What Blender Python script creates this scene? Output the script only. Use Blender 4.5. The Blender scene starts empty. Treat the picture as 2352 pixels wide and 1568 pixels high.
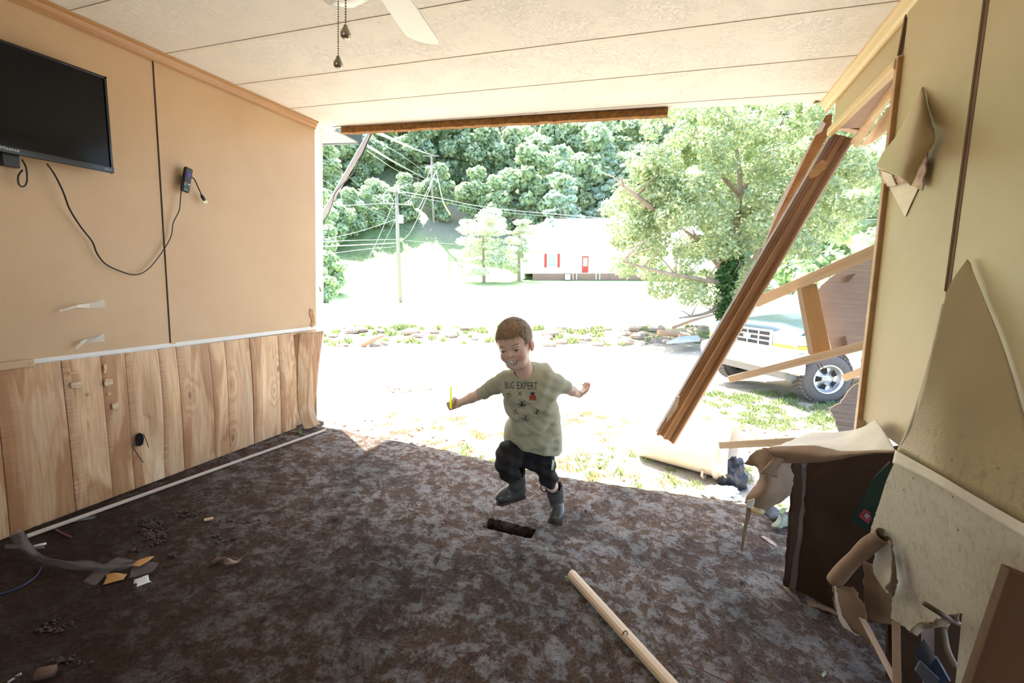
import bpy, bmesh, math, random
import numpy as np
from mathutils import Vector, Matrix, noise
from mathutils.bvhtree import BVHTree
from mathutils.geometry import tessellate_polygon
random.seed(7); rng = np.random.default_rng(7)
S = bpy.context.scene
COL = S.collection

# ------------------------------------------------------------------ camera (solved from the room's vanishing points)
F = 987.0; CX, CY = 1176.0, 784.0; CAMH = 1.246
RX = Vector((0.93092403, 0.35941585, 0.06481279))     # image right, in room axes
RD = Vector((0.1170665, -0.1255632, -0.98515446))     # image down
RF = Vector((-0.34594202, 0.92469137, -0.15896536))   # view direction
CAM = Vector((0, 0, CAMH))
cam_d = bpy.data.cameras.new('camera'); cam = bpy.data.objects.new('camera', cam_d); COL.objects.link(cam)
mw = Matrix.Identity(4)
for i in range(3):
    mw[i][0] = RX[i]; mw[i][1] = -RD[i]; mw[i][2] = -RF[i]; mw[i][3] = CAM[i]
cam.matrix_world = mw
cam_d.sensor_width = 36; cam_d.sensor_fit = 'HORIZONTAL'; cam_d.lens = 36 * F / 2352
cam_d.clip_start = .02; cam_d.clip_end = 1000
cam_d.dof.use_dof = True; cam_d.dof.focus_distance = 1.85; cam_d.dof.aperture_fstop = 8
S.camera = cam
S.view_settings.view_transform = 'Standard'; S.view_settings.look = 'None'
S.view_settings.gamma = 1; S.view_settings.use_curve_mapping = False
S.view_settings.exposure = 2.45

# outside frame: the room has been pushed about 4 degrees off level, the valley has not
PIT = math.atan((784 - 650) / F)
OU = (-RD) * math.cos(PIT) - RF * math.sin(PIT)       # true up
OD = (-RD) * math.sin(PIT) + RF * math.cos(PIT)       # level, ahead
OR = RX.copy()                                        # level, right
def ow(r, d, u): return CAM + OR * r + OD * d + OU * u
OM = Matrix(((OR[0], OD[0], OU[0]), (OR[1], OD[1], OU[1]), (OR[2], OD[2], OU[2]))).to_4x4()   # columns r,d,u

# ------------------------------------------------------------------ light
W = bpy.data.worlds.new('world'); S.world = W; W.use_nodes = True
wn = W.node_tree; wb = wn.nodes['Background']
sky = wn.nodes.new('ShaderNodeTexSky'); sky.sky_type = 'NISHITA'; sky.sun_disc = False
sky.sun_elevation = math.radians(62); sky.sun_rotation = math.radians(-50); sky.air_density = 1.0; sky.dust_density = 2.5
wn.links.new(sky.outputs[0], wb.inputs[0]); wb.inputs[1].default_value = .20
sun_d = bpy.data.lights.new('sun', 'SUN'); sun = bpy.data.objects.new('sun', sun_d); COL.objects.link(sun)
sun_d.energy = 5.0; sun_d.angle = math.radians(.6); sun_d.color = (1, .95, .86)
EL = math.radians(66)
SV = (OR * -.60 + OD * .80) * math.cos(EL) + OU * math.sin(EL)
sun.rotation_euler = SV.to_track_quat('Z', 'Y').to_euler()

fill_d = bpy.data.lights.new('added_back_fill', 'AREA'); fill_l = bpy.data.objects.new('added_back_fill', fill_d); COL.objects.link(fill_l)
fill_d.shape = 'RECTANGLE'; fill_d.size = 1.5; fill_d.size_y = .9; fill_d.energy = 3.8; fill_d.color = (.92, .96, 1)
fill_l.location = (-.9, -2.72, 1.35); fill_l.rotation_euler = (math.radians(-90), 0, math.radians(180))    # added fill for the child's front, set in an invented window behind the camera

# ------------------------------------------------------------------ picture -> place helpers
def ray(px, py): return RX * (px - CX) + RD * (py - CY) + RF * F
def PY(px, py, Y): r = ray(px, py); return CAM + r * (Y / r.y)
def PX(px, py, X): r = ray(px, py); return CAM + r * (X / r.x)
def PZ(px, py, z): r = ray(px, py); return CAM + r * ((z - CAMH) / r.z)
def PD(px, py, d): r = ray(px, py); return CAM + r * (d / r.dot(OD))
def PU(px, py, u): r = ray(px, py); return CAM + r * (u / r.dot(OU))
def PP(px, py, p0, n): r = ray(px, py); n = Vector(n); return CAM + r * ((Vector(p0) - CAM).dot(n) / r.dot(n))
def wallx(z): return .6 + .07 * (2.0 - z)
def PW(px, py, off=0): return PP(px, py, (.6 - off, 0, 2.0), (1, 0, .07))

# ------------------------------------------------------------------ materials
MATS = {}
class NT:
    def __init__(s, name):
        s.m = bpy.data.materials.new(name); s.m.use_nodes = True; s.t = s.m.node_tree; s.n = s.t.nodes
        s.b = s.n['Principled BSDF']
    def node(s, typ, **kw):
        n = s.n.new('ShaderNode' + typ)
        for k, v in kw.items():
            if k.startswith('i_'):
                n.inputs[int(k[2:]) if k[2:].isdigit() else k[2:].replace('_', ' ')].default_value = v
            else: setattr(n, k, v)
        return n
    def link(s, a, b): s.t.links.new(a, b)
    def pos(s, scale=(1, 1, 1), obj=False):
        g = s.node('TexCoord').outputs['Object'] if obj else s.node('NewGeometry').outputs['Position']
        mp = s.node('Mapping'); mp.inputs['Scale'].default_value = scale
        s.link(g, mp.inputs[0]); return mp.outputs[0]
    def noise(s, vec, scale, detail=4, rough=.6, dist=0):
        n = s.node('TexNoise', i_Scale=scale, i_Detail=detail, i_Roughness=rough, i_Distortion=dist); s.link(vec, n.inputs['Vector']); return n.outputs['Fac']
    def ramp(s, fac, stops, interp='LINEAR'):
        r = s.node('ValToRGB'); r.color_ramp.interpolation = interp; e = r.color_ramp.elements
        while len(e) < len(stops): e.new(.5)
        for k, (p, c) in enumerate(stops):
            e[k].position = p; e[k].color = (c, c, c, 1) if isinstance(c, (int, float)) else (*c, 1)
        s.link(fac, r.inputs[0]); return r.outputs[0]
    def mix(s, fac, a, b, mode='MIX'):
        m = s.node('Mix', data_type='RGBA', blend_type=mode)
        for sock, v in ((m.inputs['Factor'], fac), (m.inputs[6], a), (m.inputs[7], b)):
            if isinstance(v, (int, float)): sock.default_value = v if sock.type == 'VALUE' else (v, v, v, 1)
            elif isinstance(v, tuple): sock.default_value = (*v, 1)
            else: s.link(v, sock)
        return m.outputs[2]
    def math(s, op, a, b=0.0):
        m = s.node('Math', operation=op)
        for i, v in enumerate((a, b)):
            if isinstance(v, (int, float)): m.inputs[i].default_value = v
            else: s.link(v, m.inputs[i])
        return m.outputs[0]
    def bump(s, h, strength=.3, dist=.01, prev=None):
        b = s.node('Bump', i_Strength=strength, i_Distance=dist); s.link(h, b.inputs['Height'])
        if prev is not None: s.link(prev, b.inputs['Normal'])
        s.link(b.outputs[0], s.b.inputs['Normal']); return b.outputs[0]
    def base(s, c):
        if isinstance(c, tuple): s.b.inputs['Base Color'].default_value = (*c, 1)
        else: s.link(c, s.b.inputs['Base Color'])
    def rough(s, r):
        if isinstance(r, (int, float)): s.b.inputs['Roughness'].default_value = r
        else: s.link(r, s.b.inputs['Roughness'])

def simple(name, c, rough=.6, metal=0, var=.12, vs=30, bump=.15, bd=.002, spec=None, obj=False):
    """a plain coloured material with a little procedural wear"""
    if name in MATS: return MATS[name]
    t = NT(name); p = t.pos(obj=obj); n = t.noise(p, vs, 5)
    c2 = tuple(x * (1 - var) for x in c); c1 = tuple(min(1, x * (1 + var)) for x in c)
    t.base(t.ramp(n, [(.3, c2), (.7, c1)])); t.rough(rough); t.b.inputs['Metallic'].default_value = metal
    if bump: t.bump(t.noise(p, vs * 4, 3), bump, bd)
    if spec is not None: t.b.inputs['Specular IOR Level'].default_value = spec
    MATS[name] = t.m; return t.m

def wood(name, light, dark, axis=2, rough=.5, scale=1., obj=True, spots=True):
    """straight-grained timber, grain along one local axis"""
    if name in MATS: return MATS[name]
    t = NT(name); sc = [38 * scale] * 3; sc[axis] = 2.2 * scale
    p = t.pos(tuple(sc), obj); n = t.noise(p, 1, 6, .65, .6)
    sc2 = [9 * scale] * 3; sc2[axis] = .8 * scale
    n2 = t.noise(t.pos(tuple(sc2), obj), 1, 3, .5, 1.2)
    c = t.ramp(n, [(.3, dark), (.5, tuple((a + b) / 2 for a, b in zip(light, dark))), (.72, light)])
    c = t.mix(.5, c, t.ramp(n2, [(.35, dark), (.65, light)]))
    if spots:
        v = t.noise(t.pos((30, 30, 30), obj), 1, 3)
        c = t.mix(t.ramp(v, [(.68, 0.), (.8, .55)]), c, tuple(x * .35 for x in dark))
    t.base(c); t.rough(rough); t.bump(n, .25, .002); MATS[name] = t.m; return t.m

# muddy flood-soaked floor
def m_mud():
    t = NT('wet_mud_floor'); p = t.pos()
    n1 = t.noise(p, 6.5, 12, .82, .3); n2 = t.noise(p, 16, 8, .75, .4); n3 = t.noise(p, 85, 6, .8); n4 = t.noise(p, 1.1, 3)
    n5 = t.noise(t.pos((1, .5, 1)), 34, 6, .75, 1.2)
    x = t.node('SeparateXYZ'); t.link(p, x.inputs[0])
    f = t.math('ADD', t.math('MULTIPLY', n1, .5), t.math('MULTIPLY', n2, .5))
    film = t.ramp(f, [(.485, 0.), (.55, 1.)])
    mud = t.ramp(n3, [(.3, (.035, .018, .009)), (.5, (.115, .064, .034)), (.72, (.22, .135, .08))])
    mud = t.mix(t.ramp(n5, [(.52, 0.), (.62, .8)]), mud, (.014, .008, .005))
    film = t.math('MULTIPLY', film, t.ramp(t.noise(p, 48, 6, .8), [(.36, .15), (.48, 1.)]))
    silt = t.ramp(n3, [(.3, (.11, .085, .068)), (.5, (.25, .21, .185)), (.7, (.39, .345, .315))])
    c = t.mix(film, mud, silt)
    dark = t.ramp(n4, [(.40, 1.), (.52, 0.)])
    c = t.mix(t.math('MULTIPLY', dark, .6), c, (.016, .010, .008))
    near = t.ramp(t.math('ADD', t.math('ADD', t.math('MULTIPLY', x.outputs[1], .30), t.math('MULTIPLY', x.outputs[0], .16)), t.math('MULTIPLY', n1, .35)), [(.12, .9), (.52, 0.)])  # darkens, roughens and dulls the floor towards its near left
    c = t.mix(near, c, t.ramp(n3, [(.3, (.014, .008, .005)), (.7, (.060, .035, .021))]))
    t.base(c)
    rg = t.mix(film, t.ramp(n3, [(.35, .85), (.65, .6)]), t.ramp(n3, [(.35, .38), (.65, .16)]))
    rg = t.mix(near, rg, .8); t.rough(rg)
    t.link(t.mix(near, t.mix(film, .25, .6), .12), t.b.inputs['Specular IOR Level'])
    b = t.bump(n2, .8, .018); b = t.bump(t.math('SUBTRACT', 1., film), .7, .006, b); b = t.bump(n5, .6, .006, b); b = t.bump(n3, .8, .005, b)
    return t.m

def m_vinyl(name, c1, c2, stain=None, stain_top=0.0):
    """orange-peel vinyl wallboard"""
    t = NT(name); p = t.pos(); n = t.noise(p, 3, 3)
    c = t.ramp(n, [(.3, c2), (.7, c1)])
    if stain:
        st = t.noise(t.pos((1, 1, .4)), 85, 6, .7); x = t.node('SeparateXYZ'); t.link(p, x.inputs[0])
        lim = t.ramp(x.outputs[2], [(stain_top - .35, 1.), (stain_top, 0.)])
        s2 = t.ramp(st, [(.50, 0.), (.70, .5)])
        c = t.mix(t.math('MULTIPLY', s2, lim), c, stain)
        sp = t.node('TexVoronoi', i_Scale=26.); t.link(p, sp.inputs['Vector'])
        c = t.mix(t.math('MULTIPLY', t.ramp(sp.outputs['Distance'], [(.05, .8), (.09, 0.)]), lim), c, (.09, .045, .02))
    t.base(c); t.rough(.42); t.bump(t.noise(p, 190, 2, .5), .28, .0016)
    return t.m

def m_ceiling():
    t = NT('stomp_texture_ceiling'); p = t.pos(); n = t.noise(p, 3, 2)
    t.base(t.ramp(n, [(.3, (.76, .72, .65)), (.7, (.82, .79, .73))])); t.rough(.75)
    a = t.noise(p, 22, 5, .6, 2.2); r = t.ramp(a, [(.46, 0.), (.5, 1.), (.54, 0.)])
    mask = t.ramp(t.noise(p, 6, 3), [(.4, 0.), (.6, 1.)])
    b = t.bump(t.math('MULTIPLY', r, mask), .55, .004); t.bump(t.noise(p, 120, 2), .2, .001, b)
    return t.m

def m_panel():
    """printed wood-grain panelling; 'plank' attribute: r = plank tone, g = grain offset"""
    t = NT('printed_wood_panelling')
    at = t.node('Attribute', attribute_name='plank'); sp = t.node('SeparateColor'); t.link(at.outputs['Color'], sp.inputs[0])
    off = t.node('CombineXYZ'); t.link(t.math('MULTIPLY', sp.outputs[1], 37.), off.inputs[0]); t.link(t.math('MULTIPLY', sp.outputs[1], 91.), off.inputs[2])
    add = t.node('VectorMath', operation='ADD'); t.link(t.node('NewGeometry').outputs['Position'], add.inputs[0]); t.link(off.outputs[0], add.inputs[1])
    def mp(s):
        m = t.node('Mapping'); m.inputs['Scale'].default_value = s; t.link(add.outputs[0], m.inputs[0]); return m.outputs[0]
    vo = t.node('TexVoronoi', i_Scale=1.); t.link(mp((0.01, 6.5, 2.6)), vo.inputs['Vector'])
    knot = vo.outputs['Distance']
    wig = t.noise(mp((1, 7, 1.1)), 1, 4, .55, .5)
    kn = t.ramp(knot, [(.0, 1.), (.35, .0)])
    gv = t.math('ADD', t.math('MULTIPLY', wig, 7.), t.math('MULTIPLY', kn, 2.6))
    ring = t.math('SINE', t.math('MULTIPLY', gv, 5.5))
    fine = t.noise(mp((4, 150, 5)), 1, 4, .6)
    c = t.ramp(t.math('ADD', t.math('MULTIPLY', ring, .07), t.math('MULTIPLY', wig, .95)), [(.27, (.34, .15, .06)), (.43, (.56, .33, .165)), (.56, (.74, .50, .29)), (.75, (.84, .63, .41))])
    c = t.mix(t.ramp(fine, [(.4, .35), (.62, 0.)]), c, (.33, .18, .085))
    edge = t.ramp(sp.outputs[2], [(0., 1.), (.38, 0.)])
    saw = t.noise(mp((2, 4, 260)), 1, 2, .5)
    c = t.mix(t.math('MULTIPLY', edge, t.ramp(saw, [(.35, 1.), (.6, .45)])), c, (.33, .14, .06))
    c = t.mix(t.ramp(knot, [(.025, .95), (.10, 0.)]), c, (.20, .075, .025))
    c = t.mix(t.ramp(sp.outputs[0], [(0., .6), (1., 0.)]), c, (.33, .15, .06))
    gl_ = t.ramp(sp.outputs[2], [(.012, 1.), (.02, 0.)]); gr_ = t.ramp(sp.outputs[2], [(.985, 0.), (.992, 1.)])
    c = t.mix(t.math('MAXIMUM', gl_, gr_), c, (.035, .018, .01))
    t.base(c); t.rough(.38); t.bump(fine, .12, .001)
    return t.m

def m_ground():
    t = NT('flooded_ground'); p = t.pos()
    at = t.node('Attribute', attribute_name='zone'); sp = t.node('SeparateColor'); t.link(at.outputs['Color'], sp.inputs[0])
    n = t.noise(p, 1.3, 6, .65); n2 = t.noise(p, 9, 6, .7); n3 = t.noise(p, 30, 4, .7)
    silt = t.ramp(n2, [(.3, (.33, .29, .24)), (.7, (.47, .43, .37))])
    clod = t.ramp(n3, [(.3, (.16, .09, .05)), (.7, (.34, .24, .14))])
    c = t.mix(t.ramp(t.math('ADD', t.math('MULTIPLY', n, .6), t.math('MULTIPLY', n2, .4)), [(.54, 0.), (.60, .8)]), silt, clod)
    weed = t.mix(t.ramp(n, [(.46, .9), (.64, .0)]), c, clod); weed = t.mix(t.ramp(t.noise(p, 4.1, 6, .7), [(.48, 0.), (.60, .9)]), weed, t.ramp(n3, [(.3, (.14, .20, .05)), (.7, (.40, .42, .17))]))
    lawn = t.ramp(n2, [(.3, (.20, .30, .12)), (.7, (.36, .45, .22))])
    road = t.ramp(n3, [(.3, (.48, .46, .43)), (.7, (.58, .56, .53))])
    forest = t.ramp(n, [(.35, (.05, .09, .03)), (.65, (.17, .25, .09))])
    c = t.mix(sp.outputs[2], c, weed); c = t.mix(sp.outputs[0], c, lawn)
    at2 = t.node('Attribute', attribute_name='zone2'); s2 = t.node('SeparateColor'); t.link(at2.outputs['Color'], s2.inputs[0])
    c = t.mix(sp.outputs[1], c, road); c = t.mix(s2.outputs[0], c, forest)
    t.base(c); t.rough(.9); t.bump(n2, .7, .05)
    return t.m

def m_leaf(name, c1, c2, tr=.35):
    if name in MATS: return MATS[name]
    t = NT(name); o = t.node('ObjectInfo'); n = t.noise(t.pos(), 1.7, 3)
    at = t.node('Attribute', attribute_name='tone'); sp = t.node('SeparateColor'); t.link(at.outputs['Color'], sp.inputs[0])
    c = t.ramp(t.math('ADD', t.math('MULTIPLY', sp.outputs[0], .6), t.math('MULTIPLY', n, .4)), [(.15, c2), (.85, c1)])
    c = t.mix(t.math('MULTIPLY', o.outputs['Random'], .3), c, tuple(x * 1.25 for x in c1))
    t.base(c); t.rough(.5)
    t.b.inputs['Specular IOR Level'].default_value = .6; t.rough(.38)
    ts = t.node('BsdfTranslucent'); t.link(c, ts.inputs[0]); mx = t.node('MixShader'); mx.inputs[0].default_value = tr
    t.link(t.b.outputs[0], mx.inputs[1]); t.link(ts.outputs[0], mx.inputs[2]); t.link(mx.outputs[0], t.n['Material Output'].inputs[0])
    MATS[name] = t.m; return t.m

M_MUD = m_mud(); M_CEIL = m_ceiling(); M_PANEL = m_panel(); M_GROUND = m_ground()
M_WALL = m_vinyl('tan_vinyl_wallboard', (.56, .385, .225), (.52, .35, .20))
M_WALLR = m_vinyl('cream_vinyl_wallboard', (.43, .33, .175), (.385, .29, .155), (.20, .13, .07), 1.0)
M_WAINR = m_vinyl('pale_flood_stained_board', (.66, .60, .47), (.56, .50, .385), (.26, .19, .11), 1.3)
M_TRIM = wood('varnished_trim', (.46, .24, .085), (.32, .15, .05), axis=1, rough=.3, spots=False)
M_TRIMR = wood('pale_trim_wood', (.64, .47, .24), (.52, .36, .16), axis=1, rough=.4)
M_PINE = wood('raw_pine', (.70, .52, .33), (.52, .34, .18), axis=0, rough=.6)
M_PINEO = wood('orange_pine', (.62, .33, .12), (.45, .21, .06), axis=0, rough=.6)
M_OAK = wood('brown_jamb_wood', (.44, .22, .08), (.20, .082, .028), axis=0, rough=.35, spots=False)
M_DOWEL = wood('pale_handrail_wood', (.80, .62, .42), (.70, .50, .31), axis=0, rough=.45)
M_FIBER = simple('wet_fibreboard_edge', (.26, .12, .03), .9, var=.5, vs=40, bump=.6, bd=.004)
M_WHITE = simple('white_painted_board', (.78, .77, .73), .6, var=.05, vs=9)
M_STRIP = wood('pale_strip_wood', (.62, .52, .42), (.50, .40, .31), axis=0, rough=.6)
M_PAPER = simple('torn_wallboard_paper', (.25, .155, .09), .85, var=.22, vs=9, bump=.3, bd=.003)
M_PAPERL = simple('pale_torn_paper', (.70, .62, .50), .75, var=.12, vs=8, bump=.3, bd=.003)
M_GYP = simple('gypsum_backing', (.50, .38, .30), .85, var=.06, vs=14, bump=.1)
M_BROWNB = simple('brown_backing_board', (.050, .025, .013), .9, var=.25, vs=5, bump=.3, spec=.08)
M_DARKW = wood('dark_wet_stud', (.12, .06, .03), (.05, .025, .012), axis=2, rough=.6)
M_BLACK = simple('black_plastic', (.012, .012, .014), .35, var=.1, bump=0)
M_GLOSSB = simple('glossy_black_bezel', (.006, .006, .008), .12, var=.1, bump=0)
M_CORD = simple('black_rubber_cord', (.01, .01, .01), .5, var=.1, bump=0)

# ------------------------------------------------------------------ mesh helpers
def link(name, me, mat, parent=None, smooth=False, mats=None):
    o = bpy.data.objects.new(name, me); COL.objects.link(o)
    if mats: [me.materials.append(m) for m in mats]
    elif mat: me.materials.append(mat)
    if smooth: me.polygons.foreach_set('use_smooth', [True] * len(me.polygons))
    if parent is not None: o.parent = parent; o.matrix_parent_inverse = parent.matrix_world.inverted()
    return o
def tag(o, label=None, cat=None, group=None, kind=None):
    if label: o['label'] = label
    if cat: o['category'] = cat
    if group: o['group'] = group
    if kind: o['kind'] = kind
    return o
def empty(name, loc, label, cat, group=None, rot=None):
    o = bpy.data.objects.new(name, None); COL.objects.link(o); o.empty_display_size = .05
    o.matrix_world = Matrix.Translation(Vector(loc)) @ (rot.to_4x4() if rot is not None else Matrix.Identity(4))
    return tag(o, label, cat, group)
class MB:
    """collects shapes into one mesh (world coordinates unless a matrix is given at build)"""
    def __init__(s): s.v = []; s.f = []; s.mi = []; s.k = 0
    def add(s, vs, fs):
        b = len(s.v); s.v += [Vector(v) for v in vs]; s.f += [tuple(b + i for i in f) for f in fs]; s.mi += [s.k] * len(fs); return s
    def box(s, lo, hi, M=None):
        x0, y0, z0 = lo; x1, y1, z1 = hi
        v = [Vector(p) for p in ((x0, y0, z0), (x1, y0, z0), (x1, y1, z0), (x0, y1, z0), (x0, y0, z1), (x1, y0, z1), (x1, y1, z1), (x0, y1, z1))]
        if M is not None: v = [M @ p for p in v]
        return s.add(v, [(0, 3, 2, 1), (4, 5, 6, 7), (0, 1, 5, 4), (1, 2, 6, 5), (2, 3, 7, 6), (3, 0, 4, 7)])
    def beam(s, a, b, w, h, up=(0, 0, 1), taper=1.):
        a = Vector(a); b = Vector(b); x = (b - a).normalized(); y = Vector(up).cross(x).normalized(); z = x.cross(y)
        v = []
        for p, k in ((a, 1), (b, taper)):
            for i, j in ((-1, -1), (1, -1), (1, 1), (-1, 1)): v.append(p + y * (i * w / 2 * k) + z * (j * h / 2 * k))
        return s.add(v, [(0, 3, 2, 1), (4, 5, 6, 7), (0, 1, 5, 4), (1, 2, 6, 5), (2, 3, 7, 6), (3, 0, 4, 7)])
    def tube(s, pts, r, n=8, cap=True, sq=1.):
        pts = [Vector(p) for p in pts]; rs = r if isinstance(r, (list, tuple)) else [r] * len(pts)
        up = None; rings = []
        for i, p in enumerate(pts):
            t = (pts[min(i + 1, len(pts) - 1)] - pts[max(i - 1, 0)]).normalized()
            if up is None: up = t.orthogonal().normalized()
            u = (up - t * up.dot(t)).normalized(); up = u; w = t.cross(u)
            rings.append([p + (u * math.cos(2 * math.pi * k / n) + w * math.sin(2 * math.pi * k / n) * sq) * rs[i] for k in range(n)])
        v = [q for rg in rings for q in rg]; f = []
        for i in range(len(pts) - 1):
            for k in range(n): f.append((i * n + k, i * n + (k + 1) % n, (i + 1) * n + (k + 1) % n, (i + 1) * n + k))
        if cap: f.append(tuple(range(n))[::-1]); f.append(tuple((len(pts) - 1) * n + k for k in range(n)))
        return s.add(v, f)
    def lathe(s, prof, n=24, M=None):
        v = []; f = []
        for (r, z) in prof:
            for k in range(n):
                a = 2 * math.pi * k / n; v.append(Vector((r * math.cos(a), r * math.sin(a), z)))
        if M is not None: v = [M @ p for p in v]
        for i in range(len(prof) - 1):
            for k in range(n): f.append((i * n + k, i * n + (k + 1) % n, (i + 1) * n + (k + 1) % n, (i + 1) * n + k))
        return s.add(v, f)
    def ball(s, c, r, n=12, M=None):
        r = Vector(r) if hasattr(r, '__len__') else Vector((r, r, r)); c = Vector(c); v = []; f = []
        for i in range(n // 2 + 1):
            th = math.pi * i / (n // 2)
            for k in range(n):
                a = 2 * math.pi * k / n
                q = Vector((r.x * math.sin(th) * math.cos(a), r.y * math.sin(th) * math.sin(a), r.z * math.cos(th)))
                v.append(c + (M @ q if M is not None else q))
        for i in range(n // 2):
            for k in range(n): f.append((i * n + k, (i + 1) * n + k, (i + 1) * n + (k + 1) % n, i * n + (k + 1) % n))
        return s.add(v, f)
    def prism(s, pts, ext):
        """flat outline (3D points) given thickness along vector ext"""
        pts = [Vector(p) for p in pts]; n = len(pts); ext = Vector(ext)
        tr = tessellate_polygon([pts]); v = pts + [p + ext for p in pts]
        f = [tuple(t) for t in tr] + [tuple(i + n for i in t)[::-1] for t in tr]
        f += [(i, (i + 1) % n, (i + 1) % n + n, i + n) for i in range(n)]
        return s.add(v, f)
    def build(s, name, mat, parent=None, smooth=False, mats=None, bevel=0, fix=True, seg=2, frame=None):
        me = bpy.data.meshes.new(name)
        vs = s.v
        if frame is not None: inv = frame.inverted(); vs = [inv @ v for v in vs]
        me.from_pydata([tuple(v) for v in vs], [], s.f)
        if mats: me.polygons.foreach_set('material_index', s.mi)
        if fix:
            bm = bmesh.new(); bm.from_mesh(me); bmesh.ops.remove_doubles(bm, verts=bm.verts, dist=1e-6); bmesh.ops.recalc_face_normals(bm, faces=bm.faces); bm.to_mesh(me); bm.free()
        me.update()
        o = link(name, me, mat, None, smooth, mats)
        if frame is not None: o.matrix_world = frame
        if parent is not None:
            o.parent = parent; o.matrix_parent_inverse = parent.matrix_world.inverted()
        if bevel:
            m = o.modifiers.new('bevel', 'BEVEL'); m.width = bevel; m.segments = seg; m.limit_method = 'ANGLE'
        return o
def crv(pts, n=8):
    """Catmull-Rom through points"""
    P = [Vector(p) for p in pts]; out = []
    for i in range(len(P) - 1):
        a = P[max(i - 1, 0)]; b = P[i]; c = P[i + 1]; d = P[min(i + 2, len(P) - 1)]
        for k in range(n):
            t = k / n; out.append(.5 * ((2 * b) + (c - a) * t + (2 * a - 5 * b + 4 * c - d) * t * t + (3 * b - a - 3 * c + d) * t ** 3))
    out.append(P[-1]); return out
def loft(name, rows, thick, mat, parent=None, nu=8, nv=6, rag=.0, mats=None, wob=.0):
    """a bent sheet through rows of control points; ragged edges and crumple; real thickness"""
    R1 = [crv(r, nu) for r in rows]; cols = len(R1[0])
    full = [crv([r[c] for r in R1], nv) for c in range(cols)]      # per column
    nr = len(full[0]); v = []; f = []
    for j in range(nr):
        for c in range(cols):
            p = full[c][j].copy()
            if wob: q = noise.noise_vector(p * 14); p += q * wob
            if rag and (j in (0, nr - 1) or c in (0, cols - 1)):
                p += noise.noise_vector(p * 60 + Vector((3, 1, 7))) * rag + noise.noise_vector(p * 200) * rag * .5
            v.append(p)
    for j in range(nr - 1):
        for c in range(cols - 1): f.append((j * cols + c, j * cols + c + 1, (j + 1) * cols + c + 1, (j + 1) * cols + c))
    me = bpy.data.meshes.new(name); me.from_pydata([tuple(p) for p in v], [], f); me.update()
    o = link(name, me, mat, parent, True, mats)
    m = o.modifiers.new('solid', 'SOLIDIFY'); m.thickness = thick; m.offset = 0
    if mats: m.material_offset = 1; m.material_offset_rim = 1
    return o
def ragline(pts, amp, step=.012, closed=True):
    out = []; n = len(pts)
    for i in range(n if closed else n - 1):
        a = Vector(pts[i]); b = Vector(pts[(i + 1) % n]); L = (b - a).length; k = max(1, int(L / step))
        for j in range(k):
            p = a.lerp(b, j / k); out.append(p + (noise.noise_vector(p * 55) + noise.noise_vector(p * 160) * .5) * amp)
    return out
def plate(name, pts, ext, mat, parent=None, rag=0, step=.012, mats=None):
    if rag:
        pl = [Vector(p) for p in pts]; e = Vector(ext).normalized()
        q = []
        for p in ragline(pl, rag, step):
            d = (p - pl[0]).dot(e); base = p
            q.append(base)
        pts = q
    mb = MB(); mb.prism(pts, ext); return mb.build(name, mat, parent)
def textmesh(body, size, font_ext=.0):
    cu = bpy.data.curves.new('t', 'FONT'); cu.body = body; cu.size = size; cu.align_x = 'CENTER'; cu.align_y = 'CENTER'; cu.extrude = font_ext
    o = bpy.data.objects.new('t', cu); COL.objects.link(o); dg = bpy.context.evaluated_depsgraph_get()
    me = bpy.data.meshes.new_from_object(o.evaluated_get(dg)); bpy.data.objects.remove(o); return me
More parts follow.
